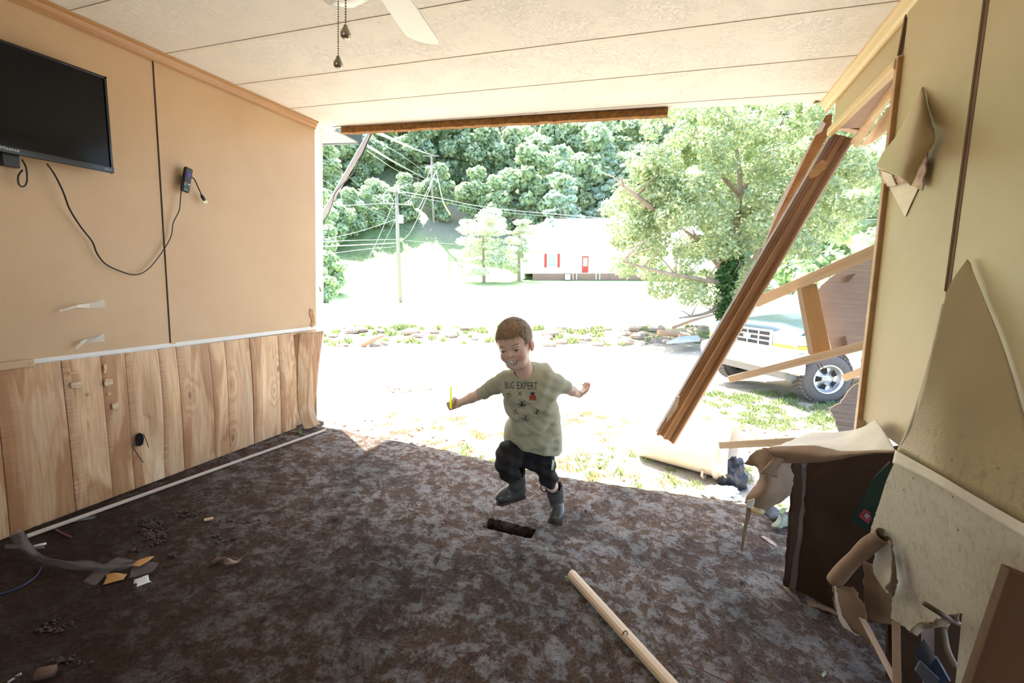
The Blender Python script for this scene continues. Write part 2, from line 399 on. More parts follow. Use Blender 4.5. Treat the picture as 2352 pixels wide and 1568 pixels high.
# ================================================================== THE ROOM
XL = -2.53; HC = 2.2; YB = -2.7          # left wall, ceiling height, wall behind the camera
XR2 = 2.4
def edgeY(x):                             # torn, sagging front edge of the floor
    return float(np.interp(x, [-2.6, -2.45, -1.5, -.59, .5, 1.4, 2.4], [2.49, 2.506, 2.58, 2.585, 2.79, 2.86, 2.9]))
HOLE = [PZ(1106, 1211, 0), PZ(1128, 1191, 0), PZ(1232, 1216, 0), PZ(1222, 1238, 0)]
hc = sum(HOLE, Vector()) / 4
hu = ((HOLE[2] - HOLE[1]) + (HOLE[3] - HOLE[0])).normalized(); hv = Vector((-hu.y, hu.x, 0))
HL, HW = .122, .043
def make_floor():
    xs = list(np.arange(-2.62, 1.25, .013)) + list(np.arange(1.25, XR2, .06)); n_y = 250
    V = []; idx = {}; Fc = []
    ts = np.concatenate([np.linspace(-2.6, .35, 40)[:-1], np.linspace(.35, 1, 1)])
    for i, x in enumerate(xs):
        ye = edgeY(x) + .02 * noise.noise(Vector((x * 9, 0, 3))) + .008 * noise.noise(Vector((x * 45, 0, 3)))
        ys = [YB + (.3 - YB) * k / 30 for k in range(30)] + [.3 + (ye - .3) * k / n_y for k in range(n_y + 1)]
        for j, y in enumerate(ys):
            p = Vector((x, y, 0))
            lump = noise.fractal(p * 9, .9, 2.2, 4) * .0055 + max(0, noise.fractal(p * 22 + Vector((5, 5, 5)), .9, 2.1, 4)) * .007
            flat = min(1, max(0, (noise.noise(p * 1.6 + Vector((9, 2, 0))) + .35) * 2)) if x > -.2 else 1
            lump *= .25 + .75 * flat
            V.append((x, y, lump - (.05 * max(0, (y - ye + .16) / .16) ** 2)))
    ny = 30 + n_y + 1
    def inside(x, y):
        d = Vector((x, y, 0)) - hc; w = .004 * noise.noise(Vector((x * 80, y * 80, 0)))
        return abs(d.dot(hu)) < HL + w and abs(d.dot(hv)) < HW + w
    # snap hole rim
    for i, x in enumerate(xs):
        pass
    dead = set()
    for i in range(len(xs) - 1):
        for j in range(ny - 1):
            a = i * ny + j; q = (a, a + ny, a + ny + 1, a + 1)
            cx = sum(V[k][0] for k in q) / 4; cy = sum(V[k][1] for k in q) / 4
            if abs(cx - hc.x) < .2 and abs(cy - hc.y) < .12 and inside(cx, cy): continue
            Fc.append(q)
    me = bpy.data.meshes.new('floor'); me.from_pydata(V, [], Fc); me.update()
    bm = bmesh.new(); bm.from_mesh(me)
    be = [e for e in bm.edges if e.is_boundary]
    r = bmesh.ops.extrude_edge_only(bm, edges=be)
    for v in r['geom']:
        if isinstance(v, bmesh.types.BMVert): v.co.z -= .05
    bmesh.ops.recalc_face_normals(bm, faces=bm.faces); bm.to_mesh(me); bm.free()
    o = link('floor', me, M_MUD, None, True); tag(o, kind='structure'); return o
make_floor()
# duct below the register hole
mb = MB(); D = .22
cs = [hc + hu * (HL + .01) * a + hv * (HW + .01) * b for a, b in ((-1, -1), (1, -1), (1, 1), (-1, 1))]
v = [c + Vector((0, 0, -.02)) for c in cs] + [c + Vector((0, 0, -D)) for c in cs]
mb.add(v, [(0, 1, 5, 4), (1, 2, 6, 5), (2, 3, 7, 6), (3, 0, 4, 7), (4, 5, 6, 7)])
o = mb.build('floor_vent_opening', simple('muddy_duct_metal', (.10, .06, .045), .6), fix=False); tag(o, 'rectangular open vent hole cut in the muddy floor near the child', 'vent hole')
mb = MB(); mb.beam(hc - hu * .085 + hv * .02 + Vector((0, 0, -.05)), hc - hu * .04 + hv * -.01 + Vector((0, 0, -.07)), .012, .006)
tag(mb.build('insulation_scrap', simple('pink_insulation', (.5, .25, .2), .9)), 'small pinkish scrap inside the open floor vent hole', 'scrap')

# ceiling: planks of board with battens
mb = MB(); ce = []
N = 90
for k in range(N + 1):
    x = XL - .06 + (1.25 - XL) * k / N if k < N else 1.3
    t = (x + 2.5) / 3.1; y = 2.60 + .13 * min(max(t, 0), 1.1) + .010 * noise.noise(Vector((x * 7, 1, 1))) + .006 * noise.noise(Vector((x * 33, 1, 1)))
    ce.append((x, y))
v = []; f = []
for x, y in ce: v += [(x, YB - .05, HC), (x, y, HC), (x, y, HC + .012), (x, YB - .05, HC + .012)]
for k in range(N):
    a = 4 * k; b = a + 4; f += [(a, b, b + 1, a + 1), (a + 1, b + 1, b + 2, a + 2), (a + 3, a + 2, b + 2, b + 3)]
mb.add(v, f); tag(mb.build('ceiling', M_CEIL), kind='structure')
mb = MB()                                 # unseen roof above, overhang lengthened to keep sun off the floor
mb.box((-3.0, YB - .3, HC + .37), (2.7, 3.5, HC + .47)); tag(mb.build('roof', simple('roof_deck', (.35, .3, .25), .9)), 'flat roof deck above the room, unseen overhang stretched to shade the floor', kind='structure')
M_SEAM = simple('painted_batten', (.74, .70, .62), .7, var=.06)
M_GAP = simple('dark_batten_gap', (.42, .34, .27), .9)
ti = 0
for k in range(-14, 4):
    y = 1.529 + .362 * k; ti += 1; sl = .0
    mb = MB(); mb.box((XL, y, HC - .0018), (.62 if y > 1.8 else .75, y + .024, HC)); mb.box((XL, y - .002, HC - .001), (.62, y, HC))
    mb.mi = [0] * 6 + [1] * 6
    tag(mb.build('trim_%d' % (ti + 10), None, mats=[M_SEAM, M_GAP], bevel=0), kind='structure')
# thin crack along the last ceiling board
# header: wet fibreboard edge along the ceiling break
pts = []
hx = np.linspace(-2.40, -.17, 46)
def hdr_y(x): return 2.615 + .05 * (x + 2.4) / 2.3
v = []; f = []
for i, x in enumerate(hx):
    w = .005 * noise.noise(Vector((x * 12, 4, 4))) + .005 * noise.noise(Vector((x * 50, 4, 4))); y = hdr_y(x)
    v += [(x, y, HC - .002), (x, y, HC - .043 + w), (x, y + .045, HC - .043 + w * 1.5), (x, y + .045, HC + .02)]
for i in range(len(hx) - 1):
    a = 4 * i; b = a + 4; f += [(a, b, b + 1, a + 1), (a + 1, b + 1, b + 2, a + 2), (a + 2, b + 2, b + 3, a + 3)]
f += [(0, 1, 2, 3), tuple(len(v) - 4 + i for i in range(4))]
mb = MB(); mb.add(v, f); hd = mb.build('broken_header_board', M_FIBER, smooth=False); tag(hd, 'long ragged brown fibreboard edge hanging under the ceiling over the opening', 'broken board')
for px, py, L in ((906, 292, .05), (880, 280, .03), (1230, 262, .02), (1012, 278, .018)):
    a = PY(px, py, 2.62); mb = MB(); mb.beam(a, a + Vector((.003, 0, -L)), .008, .004, taper=.3); mb.build('splinter', M_FIBER, hd)
# splinters at the right end of the ceiling break
mb = MB()
for a, b in (((1870, 236), (1915, 222)), ((1755, 232), (1790, 226)), ((1690, 238), (1712, 233)), ((1878, 230), (1902, 226))):
    mb.beam(PY(*a, 2.72), PY(*b, 2.76), .012, .008, taper=.5)
tag(mb.build('ceiling_splinters', M_OAK), 'brown wood splinters sticking out of the ceiling edge at right', 'splinters', kind='stuff')

# left wall, upper tan board
mb = MB(); mb.box((XL - .06, YB, .70), (XL, 1.484, HC)); mb.box((XL - .06, 1.486, .70), (XL, 2.50, HC)); mb.box((XL - .06, YB, -.02), (XL - .025, 2.50, .70))
tag(mb.build('wall_left', M_WALL), kind='structure')
mb = MB(); mb.box((XL, 1.490, .74), (XL + .004, 1.512, HC - .03)); mb.k = 1; mb.box((XL - .02, 1.484, .72), (XL + .001, 1.4885, HC - .02))
tag(mb.build('trim_1', None, mats=[M_WALL, simple('dark_seam', (.05, .03, .02), .9)]), kind='structure')
# crown moulding left
def crown(name, x, sgn, y0, y1, z, mat):
    prof = [(0, 0), (.0, -.048), (.008, -.050), (.010, -.040), (.018, -.030), (.026, -.014), (.036, -.009), (.038, 0)]
    mb = MB(); n = len(prof); v = [(x + sgn * a, yy, z + b) for yy in (y0, y1) for a, b in prof]
    mb.add(v, [(i, (i + 1) % n, (i + 1) % n + n, i + n) for i in range(n)] + [tuple(range(n)), tuple(range(n, 2 * n))[::-1]])
    o = mb.build(name, mat); return tag(o, kind='structure')
crown('trim_2', XL, 1, YB, 2.50, HC - .001, M_TRIM)
# wall end: white stud edge
mb = MB(); pts = []
zz = np.linspace(-.15, HC, 60)
v = []; f = []; xe = PY(738, 620, 2.60).x
for z in zz:
    w = .006 * noise.noise(Vector((1, 1, z * 10))) + .004 * noise.noise(Vector((1, 1, z * 40)))
    v += [(XL - .06, 2.50, z), (XL + .0, 2.50, z), (xe + w, 2.60, z), (xe + w, 2.62, z), (XL - .06, 2.62, z)]
for i in range(len(zz) - 1):
    a = 5 * i; b = a + 5; f += [(a + k, a + (k + 1) % 5, b + (k + 1) % 5, b + k) for k in range(5)]
mb.add(v, f); tag(mb.build('trim_3', M_WHITE), kind='structure')
# ragged notch in the wall end above the panelling
pts = [PX(x, y, XL + .004) for x, y in ((712, 708), (719, 712), (721, 725), (723, 742), (717, 753), (714, 748), (716, 735), (711, 722))]
mb = MB(); mb.prism(pts, (-.003, 0, 0)); tag(mb.build('splintered_wall_chip', M_OAK), 'brown splintered chip at the left wall end above the panelling', 'splinter')
# small torn paper bits on the white wall end
mb = MB(); mb.prism([PY(x, y, 2.525) for x, y in ((733, 655), (738, 664), (739, 672), (735, 668))], (0, -.004, 0)); tag(mb.build('torn_paint_chip', M_PAPERL), 'small torn chip on the white wall end at left', 'paint chip')

# left wainscot: printed wood panelling
tops = [(-60, 842), (-20, 838), (60, 835), (138, 831), (228, 819), (284, 812), (361, 805), (401, 800), (476, 789), (513, 784), (570, 777), (636, 767), (671, 765)]
bots = [(-70, 1285), (22, 1241), None, (174, 1183), (259, 1153), (309, 1136), (378, 1110), (423, 1096), (494, 1064), (527, 1052), (583, 1032), (645, 1007), (680, 996)]
XP = XL + .006
yt = [PX(x, y, XP).y for x, y in tops]; yb = [PX(b[0], b[1], XP).y if b else None for b in bots]
cuts = [(yt[i], yb[i]) for i in range(len(yt)) if yb[i] is not None and i > 0]
cuts[0] = (cuts[0][1] + .01, cuts[0][1])
y0 = cuts[0][0]; pre = []
wds = [.115, .075, .14, .09, .12]; k = 0
while y0 > YB: y0 -= wds[k % 5]; pre.append((y0, y0)); k += 1
cuts = pre[::-1] + cuts
def zt(y): return .728 + (.0 - .013) * (y - .96) / 1.6
HOLEP = PX(316, 1008, XP)
v = []; f = []; att = []; NZ = 24
for i in range(len(cuts) - 1):
    (a0, a1), (b0, b1) = cuts[i], cuts[i + 1]; tone = random.choice([.35, .9, .6, 1., .2, .8]); off = random.random()
    if i >= len(cuts) - 7: tone = .6 + .4 * random.random()
    U = [0, .03, .1, .25, .4, .55, .7, .85, .94, .985, 1]
    base = len(v)
    for j in range(NZ + 1):
        t = j / NZ
        for u in U:
            ya = a0 * (1 - t) + a1 * t; ybb = b0 * (1 - t) + b1 * t; y = ya + (ybb - ya) * u; z = zt(y) * (1 - t) + .004 * t
            gr = -.005 if u in (0, 1) else 0
            bow = .010 * math.sin(math.pi * t) * (math.sin(y * 9) * .5 + .5) + (.016 * math.sin(math.pi * min(1, t * 1.2)) if y > 1.35 else 0) * (.5 + .5 * math.sin(y * 23))
            j_ = .0025 * noise.noise(Vector((0, y * 60, 1))) if j == 0 else 0
            v.append((XP + .004 + gr + bow * .8, y, z + j_)); att.append((tone, off, min(u, 1.0), 1))
    for j in range(NZ):
        for q in range(len(U) - 1):
            a = base + j * len(U) + q
            c = (Vector(v[a]) + Vector(v[a + len(U) + 1])) / 2
            f.append((a, a + 1, a + len(U) + 1, a + len(U)))
me = bpy.data.meshes.new('wood_panelling'); me.from_pydata(v, [], f)
ca = me.color_attributes.new('plank', 'FLOAT_COLOR', 'POINT'); ca.data.foreach_set('color', [c for a in att for c in a])
me.update(); pan = link('wood_panelling', me, M_PANEL); md = pan.modifiers.new('s', 'SOLIDIFY'); md.thickness = .003; md.offset = -1
tag(pan, 'knotty wood-grain panelling along the bottom of the left wall', 'wall panelling')
mb = MB(); v = []
for k in range(24):
    a = 2 * math.pi * k / 24; r = 1 + .25 * noise.noise(Vector((math.cos(a) * 2, math.sin(a) * 2, 5)))
    v.append(HOLEP + Vector((.0195, .018 * math.cos(a) * r, .036 * math.sin(a) * r)))
mb.prism(v, (-.004, 0, 0)); mb.build('punched_hole', simple('hole_dark', (.004, .003, .003), 1, bump=0), pan)
cb = MB(); cb.tube(crv([HOLEP + Vector((.02, .0, .02)), PX(330, 998, XP + .05), PX(341, 1027, XP + .04)]), .0018)
cb.tube(crv([HOLEP + Vector((.02, -.01, -.01)), PX(305, 1025, XP + .05), PX(329, 1062, XP + .04)]), .0018)
tag(cb.build('cut_cable', M_CORD), 'thin black cable ends poking out of the hole in the wood panelling', 'cable')
# glue / paper remnants on the panelling
GLU = simple('pale_glue_residue', (.62, .46, .29), .6, var=.2, vs=60)
for (x, y, w, h) in ((170, 856, 20, 5), (178, 884, 30, 16), (242, 846, 7, 22), (250, 878, 20, 16), (266, 932, 18, 15), (205, 905, 8, 8), (252, 905, 7, 6), (262, 960, 10, 3)):
    pts = [PX(x + sx * w / 2, y + sy * h / 2, XP + .0165) for sx, sy in ((-1, -.8), (.9, -1), (1, .7), (.1, 1), (-.9, .9))]
    rem = MB(); rem.prism(ragline(pts, .004, .005), (-.001, 0, 0)); rem.build('glue_residue', GLU, pan)
# the curled end strip of panelling
rows = []
for (yl, yr, px0, px1, X) in ((766, 760, 686, 743, .0), (800, 800, 684, 737, .0), (850, 850, 682, 731, .0), (900, 900, 682, 727, .0), (935, 930, 684, 722, .0), (962, 950, 690, 724, .02), (990, 974, 700, 735, .05)):
    a = PX(px0, yl, XL + .022 + X); b = PX(px1, yr, XL + .075 + X); m = a.lerp(b, .5) + Vector((.006, 0, 0))
    rows.append([a, m, b])
L = loft('curled_panel_strip', rows, .004, M_PANEL, nu=5, nv=5, rag=.002)
me = L.data; ca = me.color_attributes.new('plank', 'FLOAT_COLOR', 'POINT'); cols = 11
dat = []
for i in range(len(me.vertices)):
    u = (i % cols) / (cols - 1); u2 = (u * 2) % 1.0; dat += [1., .3 + .3 * (u > .5), .02 if u2 < .05 else .8, 1]
ca.data.foreach_set('color', dat); tag(L, 'loose wood-grain panelling strip bowed outward at the end of the left wall', 'panelling strip')
# cap rail stub, white gap strip, loose skirting strip on the floor
mb = MB(); a = PX(-60, 852, XL + .02); b = PX(80, 832, XL + .02); mb.beam(Vector((XL + .012, -.8, .735)), Vector((XL + .012, b.y, .735)), .02, .032)
cap = mb.build('cap_rail', M_WALL, bevel=.004); tag(cap, 'short tan cap rail left above the panelling on the left wall', 'rail')
mb = MB(); mb.ball((XL + .0235, b.y - .015, .737), .003, 8); mb.build('brass_screw', simple('brass', (.7, .5, .1), .3, 1), cap)
mb = MB(); mb.box((XL - .02, b.y, .722), (XL + .003, 2.5, .747)); tag(mb.build('trim_4', M_WHITE), kind='structure')
a = PZ(62, 1231, .012); b = PZ(748, 987, .012)
mb = MB(); mb.beam(a, b, .018, .012); fr = Matrix.Translation(a) @ (b - a).to_track_quat('X', 'Z').to_matrix().to_4x4()
o = mb.build('loose_skirting_strip', M_STRIP, frame=fr, bevel=.002); tag(o, 'long thin pale wooden strip lying on the floor beside the panelling', 'wood strip')
# dark plinth below panelling end
mb = MB(); mb.box((XL - .05, 2.35, -.03), (XL + .07, 2.50, .0)); tag(mb.build('trim_5', M_DARKW), kind='structure')
# unseen wall behind the camera, made dark to cut bounce; window gap added
mb = MB(); WX0, WX1, WZ0, WZ1 = -1.65, -.15, .9, 1.8
mb.box((XL - .06, YB - .06, -.02), (WX0, YB, HC)); mb.box((WX1, YB - .06, -.02), (XR2, YB, HC)); mb.box((WX0, YB - .06, -.02), (WX1, YB, WZ0)); mb.box((WX0, YB - .06, WZ1), (WX1, YB, HC)); tag(mb.build('wall_back', simple('dark_bounce_cut_wall', (.10, .06, .035), .6)), kind='structure')

# ------------------------------------------------------------------ right wall
def wq(y, z, off=0): return Vector((wallx(z) - off, y, z))
YT = 1.8955
def wallpoly(name, pts, mat, th=.012):
    mb = MB(); mb.prism([wq(y, z) for y, z in pts], (th, 0, 0)); return mb.build(name, mat)
sy = 1.455
wr = wallpoly('wall_right', [(YB, HC), (sy - .004, HC), (sy - .004, .80), (.9, .80), (.5, 0), (YB, 0)], M_WALLR); tag(wr, kind='structure')
wr2 = wallpoly('wall_right_far', [(sy + .003, HC), (YT - .012, HC), (YT - .012, .80), (sy + .003, .80)], M_WALLR); wr2.name = 'wall_right'; tag(wr2, kind='structure')
mb = MB(); mb.prism([wq(sy + .004, HC - .03, .005), wq(sy + .022, HC - .03, .005), wq(sy + .022, 1.27, .005), wq(sy + .004, 1.27, .005)], (.006, 0, 0))
mb.k = 1; mb.prism([wq(sy - .012, HC - .03, .001), wq(sy + .004, HC - .03, .001), wq(sy + .004, 1.22, .001), wq(sy - .012, 1.22, .001)], (.005, 0, 0))
tag(mb.build('trim_6', None, mats=[M_WALLR, simple('brown_seam', (.12, .055, .025), .8)]), kind='structure')
# panel over the opening, head trims
mb = MB(); mb.prism([Vector((.6, y, z)) for y, z in ((YT + .002, HC), (2.63, HC), (2.60, 2.10), (2.585, 2.02), (YT + .002, 2.02))], (.012, 0, 0)); o = mb.build('wall_right_head', M_WALLR); o.name = 'wall_right'; tag(o, kind='structure')
crown('trim_7', .6, -1, 1.2, 2.75, HC - .001, M_TRIMR)
mb = MB(); mb.box((.588, YT + .003, 2.04), (.598, YT + .012, HC - .04)); tag(mb.build('trim_8', simple('brown_seam', (0, 0, 0)), bevel=0), kind='structure')
mb = MB(); mb.beam((.595, YT, 2.012), (.595, 2.60, 2.012), .03, .035); tag(mb.build('trim_9', M_TRIMR, bevel=.006), kind='structure')
mb = MB(); mb.beam((.655, YT, 2.03), (.655, 2.58, 2.03), .10, .02); tag(mb.build('trim_10', M_GYP), kind='structure')
# near vertical jamb trim
a = PW(2069, 145); b = PW(1974, 985)
a = Vector((wallx(2.01), YT, 2.03)); b = Vector((wallx(.68), YT, .675))
fr = Matrix.Translation(a) @ (b - a).to_track_quat('X', 'Y').to_matrix().to_4x4()
mb = MB(); mb.beam(a, b, .03, .025, up=(0, 1, 0)); tag(mb.build('trim_30', M_TRIM, frame=fr, bevel=.003), kind='structure')

# exterior soffit boards seen through the head of the opening
def pplate(name, pts, Y, ext, mat, label, cat, rag=0, parent=None):
    o = plate(name, [PY(x, y, (Y if not isinstance(Y, (list, tuple)) else Y[i])) for i, (x, y) in enumerate(pts)], ext, mat, parent, rag)
    if label: tag(o, label, cat)
    return o
pplate('pale_board', ((1952, 327), (1970, 340), (2062, 205), (2064, 186), (2052, 190)), [2.62, 2.62, 2.05, 2.05, 2.05], (.012, .03, .02), M_PINE, 'smooth pale pink board above the opening, beside the door head', 'board')
pplate('pale_board', ((1974, 338), (2000, 330), (2052, 288), (2058, 222)), [2.75, 2.75, 2.3, 2.2], (.02, .03, .012), M_PINE, 'outer pale board end in the corner of the opening against the foliage', 'board')

# ------------------------------------------------------------------ fallen jamb hanging diagonally
T = PY(1938, 312, 2.62)
best = None
for Y in np.arange(1.8, 5, .02):
    B = PY(1529, 1008, Y); e = abs((B - T).length - 1.98)
    if Y > 2.4 and (best is None or e < best[0]): best = (e, Y, B)
B = best[2]; print('jamb bottom', B[:], (B - T).length)
ax = (B - T).normalized(); vw = (T.lerp(B, .5) - CAM).normalized()
side = ax.cross(vw).normalized()                      # across the face, in view
if side.dot(RX) < 0: side = -side
back = side.cross(ax).normalized()
if back.dot(vw) < 0: back = -back
def jprof(prof, top, bot, w0, w1, name, mat, parent=None, rag=False):
    n = len(prof); v = []; K = 2
    for p, w in ((top, w0), (bot, w1)):
        for a, b in prof: v.append(p + side * (a * w) + back * (b * w))
    if rag:
        for i in range(n, 2 * n): v[i] = v[i] + ax * (.02 * noise.noise(v[i] * 40))
    mb = MB(); mb.add(v, [(i, (i + 1) % n, (i + 1) % n + n, i + n) for i in range(n)] + [tuple(range(n)), tuple(range(n, 2 * n))[::-1]])
    fr = Matrix.Translation(top) @ Matrix((( ax.x, side.x, back.x), (ax.y, side.y, back.y), (ax.z, side.z, back.z))).to_4x4()
    return mb.build(name, mat, parent, frame=fr)
ww = .105
pr = [(-.5, .0), (-.36, .0), (-.34, .10), (-.20, .10), (-.14, .02), (-.08, -.04), (.10, -.04), (.14, .0), (.20, .06), (.26, .06), (.30, -.02), (.42, -.02), (.46, .06), (.5, .14), (.5, .28), (-.5, .28)]
dj = empty('fallen_door_jamb', B, 'long brown wooden door jamb hanging diagonally across the opening', 'door jamb')
jprof(pr, T, B, ww * .9, ww * 1.30, 'jamb', M_OAK, dj, True)
jprof([(-.62, -.03), (-.52, -.03), (-.5, .3), (-.6, .3)], T + ax * .02, B - ax * .01, ww * .9, ww * 1.28, 'pale_edge', simple('white_edge_paint', (.78, .72, .66), .6), dj)
# second, thinner parallel board
T2 = PY(1902, 262, 2.74); B2 = PY(1700, 655, 2.74 + .42 * (best[1] - 2.62))
mb = MB(); mb.prism([PY(1896, 265, 2.76), PY(1912, 262, 2.76), PY(1908, 300, 2.76), PY(1772, 540, 2.76 + .4 * (best[1] - 2.62)), PY(1757, 560, 2.76 + .45 * (best[1] - 2.62)), PY(1780, 505, 2.76 + .38 * (best[1] - 2.62))], back * .02)
sec = mb.build('split_board', M_OAK); tag(sec, 'thin brown split board just left of the diagonal door jamb', 'split board')
mb = MB(); mb.prism([PY(1888, 278, 2.77), PY(1897, 285, 2.77), PY(1790, 490, 3.0), PY(1757, 560, 3.07), PY(1782, 480, 2.99)], back * -.012); mb.build('pale_edge', simple('white_edge_paint', (0, 0, 0)), sec)
mb = MB(); pts = ragline([PY(x, y, 2.55) for x, y in ((1857, 402), (1865, 388), (1888, 367), (1902, 374), (1896, 386), (1872, 407), (1862, 410))], .003, .008); mb.prism(pts, back * -.02)
tag(mb.build('wood_splinter', M_PINEO), 'rough orange wood splinter stuck on the upper diagonal jamb', 'splinter')
YBm = best[1]
mb = MB(); mb.prism(ragline([PY(x, y, YBm - .12) for x, y in ((1554, 908), (1561, 910), (1556, 935), (1540, 960), (1531, 970), (1534, 950), (1548, 930))], .002, .01), back * -.012)
tag(mb.build('wood_chip', M_PINE), 'pale splintered chip near the lower end of the diagonal jamb', 'splinter')
# torn ledger at the jamb top
mb = MB(); mb.beam(PY(1925, 285, 2.66), PY(1990, 300, 2.66), .05, .03); tag(mb.build('jamb_block', M_OAK), 'short brown block where the diagonal jamb meets the head', 'wood block')

# ------------------------------------------------------------------ broken exterior wall frame beyond the opening
YF = 2.95
bw = empty('broken_wall_frame', PY(1900, 800, YF), 'broken piece of stud wall with wallboard leaning outside the right opening', 'wall frame')
def stud(name, a, b, Ya, Yb, w, d, mat, parent, label=None):
    A = PY(*a, Ya); Bq = PY(*b, Yb); x = (Bq - A).normalized(); vv = (A - CAM).normalized()
    s_ = x.cross(vv).normalized(); mb = MB(); mb.beam(A, Bq, d, w, up=s_)
    fr = Matrix.Translation(A) @ (Bq - A).to_track_quat('X', 'Z').to_matrix().to_4x4()
    o = mb.build(name, mat, parent, frame=fr, bevel=.003)
    if label: o['label'] = label
    return o
stud('top_rail', (1738, 694), (2040, 562), 3.15, 2.75, .062, .038, M_PINE, bw)
stud('stud', (1852, 655), (1885, 812), 2.98, 2.92, .100, .012, M_PINEO, bw, 'orange pine stud')
stud('stud', (1834, 660), (1862, 812), 2.97, 2.91, .022, .05, M_PINE, bw, 'weathered stud edge')
stud('bottom_rail', (1676, 871), (2020, 784), 3.1, 2.75, .045, .038, M_PINE, bw)
plate('wallboard', [PY(x, y, 3.02) for x, y in ((1874, 668), (1905, 640), (1952, 606), (2040, 572), (2030, 800), (1912, 806), (1898, 760))], (0, .014, 0), M_GYP, bw, .004)
for (pp) in (((1946, 632), (1966, 628), (1950, 646), (1938, 648)), ((1930, 778), (1942, 770), (1946, 790), (1934, 800))):
    plate('torn_paper', [PY(x, y, 3.005) for x, y in pp], (0, -.004, 0), M_PAPER, bw, .002)
mb = MB()
for a, b in (((1884, 832), (1893, 850)), ((1876, 835), (1884, 852)), ((1984, 815), (1978, 828))): mb.tube([PY(*a, 2.9), PY(*b, 2.88)], .0022)
mb.build('nail', simple('rusty_nail', (.15, .06, .03), .6, .6), bw)
o = stud('broken_stud', (1944, 866), (2010, 840), 2.9, 2.7, .038, .04, M_PINE, None); tag(o, 'short broken stud end in front of the truck wheel beside the door trim', 'stud')
pplate('torn_wallboard', ((1905, 938), (1930, 925), (1945, 905), (1955, 890), (1990, 870), (2000, 1000), (1927, 992), (1918, 965)), 2.6, (0, .014, 0), M_GYP, 'ragged torn wallboard piece low beside the brown door trim', 'wallboard', .004)
# 2x4 lying out of the opening
o = stud('fallen_stud', (1664, 1022), (1850, 1012), 2.55, 2.25, .036, .085, M_PINE, None); tag(o, 'pale fallen stud pointing out past the curled wallboard toward the bin', 'stud')

# ------------------------------------------------------------------ torn right wall, lower part
C0 = PW(2062, 1034, .11)
tw = empty('torn_wall_panel', PW(2200, 1200, 0), 'big flood-stained wall panel torn loose at the lower right with a pale band', 'wall panel')
# shadowed triangular upper sheet: far edge stands into the room, near edge lies on the wall
rowsB = [
    [PW(2222, 596, .010), PW(2224, 598, .009), PW(2226, 602, .008), PW(2228, 606, .007)],
    [PW(2178, 665, .045), PW(2205, 680, .033), PW(2240, 690, .016), PW(2262, 690, .005)],
    [PW(2146, 790, .085), PW(2190, 800, .062), PW(2250, 800, .032), PW(2302, 790, .005)],
    [PW(2112, 915, .105), PW(2180, 930, .078), PW(2260, 930, .042), PW(2345, 930, .005)],
    [C0, PW(2150, 1085, .088), PW(2260, 1150, .05), PW(2420, 1240, .010)]]
loft('upper_sheet', rowsB, .004, m_vinyl('shaded_wallboard', (.46, .365, .20), (.41, .32, .175), (.20, .13, .07), 1.25), tw, nu=6, nv=6)
# pale gypsum edge of the tear
mb = MB(); ed = [PW(2166, 700, .053), PW(2146, 790, .084), PW(2128, 862, .097), PW(2112, 915, .104), PW(2088, 985, .108), C0 + Vector((.002, 0, .0))]
mb.tube(crv(ed, 6), .004, 6); mb.build('torn_edge', M_PAPERL, tw)
band = [[C0 + Vector((-.004, 0, .0)), PW(2150, 1085, .092), PW(2260, 1150, .054), PW(2420, 1240, .014)],
        [C0 + Vector((-.004, 0, -.035)), PW(2152, 1112, .094), PW(2262, 1180, .056), PW(2425, 1275, .016)]]
loft('pale_band', band, .003, M_PAPERL, tw, nu=8, nv=4)
# lower sheet: outline in the picture laid on its own plane
q1 = C0 + Vector((0, 0, -.03)); q2 = PW(2400, 1250, .02); q3 = PX(2100, 1450, .70)
nC = (q2 - q1).cross(q3 - q1).normalized()
def PC(x, y, off=0): p = PP(x, y, q1 + nC * 0, nC); return p + (CAM - p).normalized() * off
out = [(2062, 1044), (2150, 1096), (2260, 1160), (2352, 1212), (2480, 1290), (2600, 1800), (2178, 1800), (2194, 1568), (2202, 1490), (2210, 1409), (2180, 1408), (2165, 1412), (2150, 1425), (2120, 1440), (2100, 1456), (2078, 1440), (2062, 1432), (2046, 1420), (2048, 1395), (2050, 1372), (2044, 1360), (2060, 1335), (2058, 1300), (2048, 1275), (2052, 1250), (2040, 1232), (1998, 1222), (2018, 1160), (2035, 1105)]
dense = []
for i in range(len(out)):
    a = Vector(out[i]).to_3d(); b = Vector(out[(i + 1) % len(out)]).to_3d(); n = max(1, int((b - a).length / 6)); torn = 9 <= i <= 26
    for k in range(n):
        p = a.lerp(b, k / n)
        if torn: w = noise.noise_vector(p * .09) * 3.5; p = p + w
        dense.append(PC(p.x, p.y))
mb = MB(); mb.prism(dense, -nC * .010 if (CAM - q1).dot(nC) > 0 else nC * .010); mb.build('lower_sheet', M_WAINR, tw)
def lowf(name, rows, mat, parent=tw, th=.003, wob=.004, rag=.004, label=None, cat=None, mats=None, nu=6, nv=6):
    o = loft(name, [[PY(*p) for p in r] for r in rows], th, mat, parent, nu, nv, rag, mats, wob)
    if label: tag(o, label, cat)
    return o
yc = PC(2062, 1044).y; print('yc', yc, PC(1998, 1222)[:], PC(2100, 1450)[:], PC(2352, 1400)[:])
# crumpled gypsum under the lower tear
lowf('crumpled_edge', [[(2095, 1452, 1.30), (2120, 1425, 1.30), (2150, 1418, 1.28), (2180, 1412, 1.27), (2207, 1410, 1.25)],
                       [(2110, 1452, 1.32), (2128, 1446, 1.33), (2150, 1440, 1.30), (2176, 1432, 1.30), (2190, 1425, 1.27)],
                       [(2118, 1448, 1.36), (2135, 1456, 1.36), (2155, 1446, 1.36), (2172, 1448, 1.34), (2188, 1420, 1.3)]], M_PAPER, wob=.012, rag=.008)
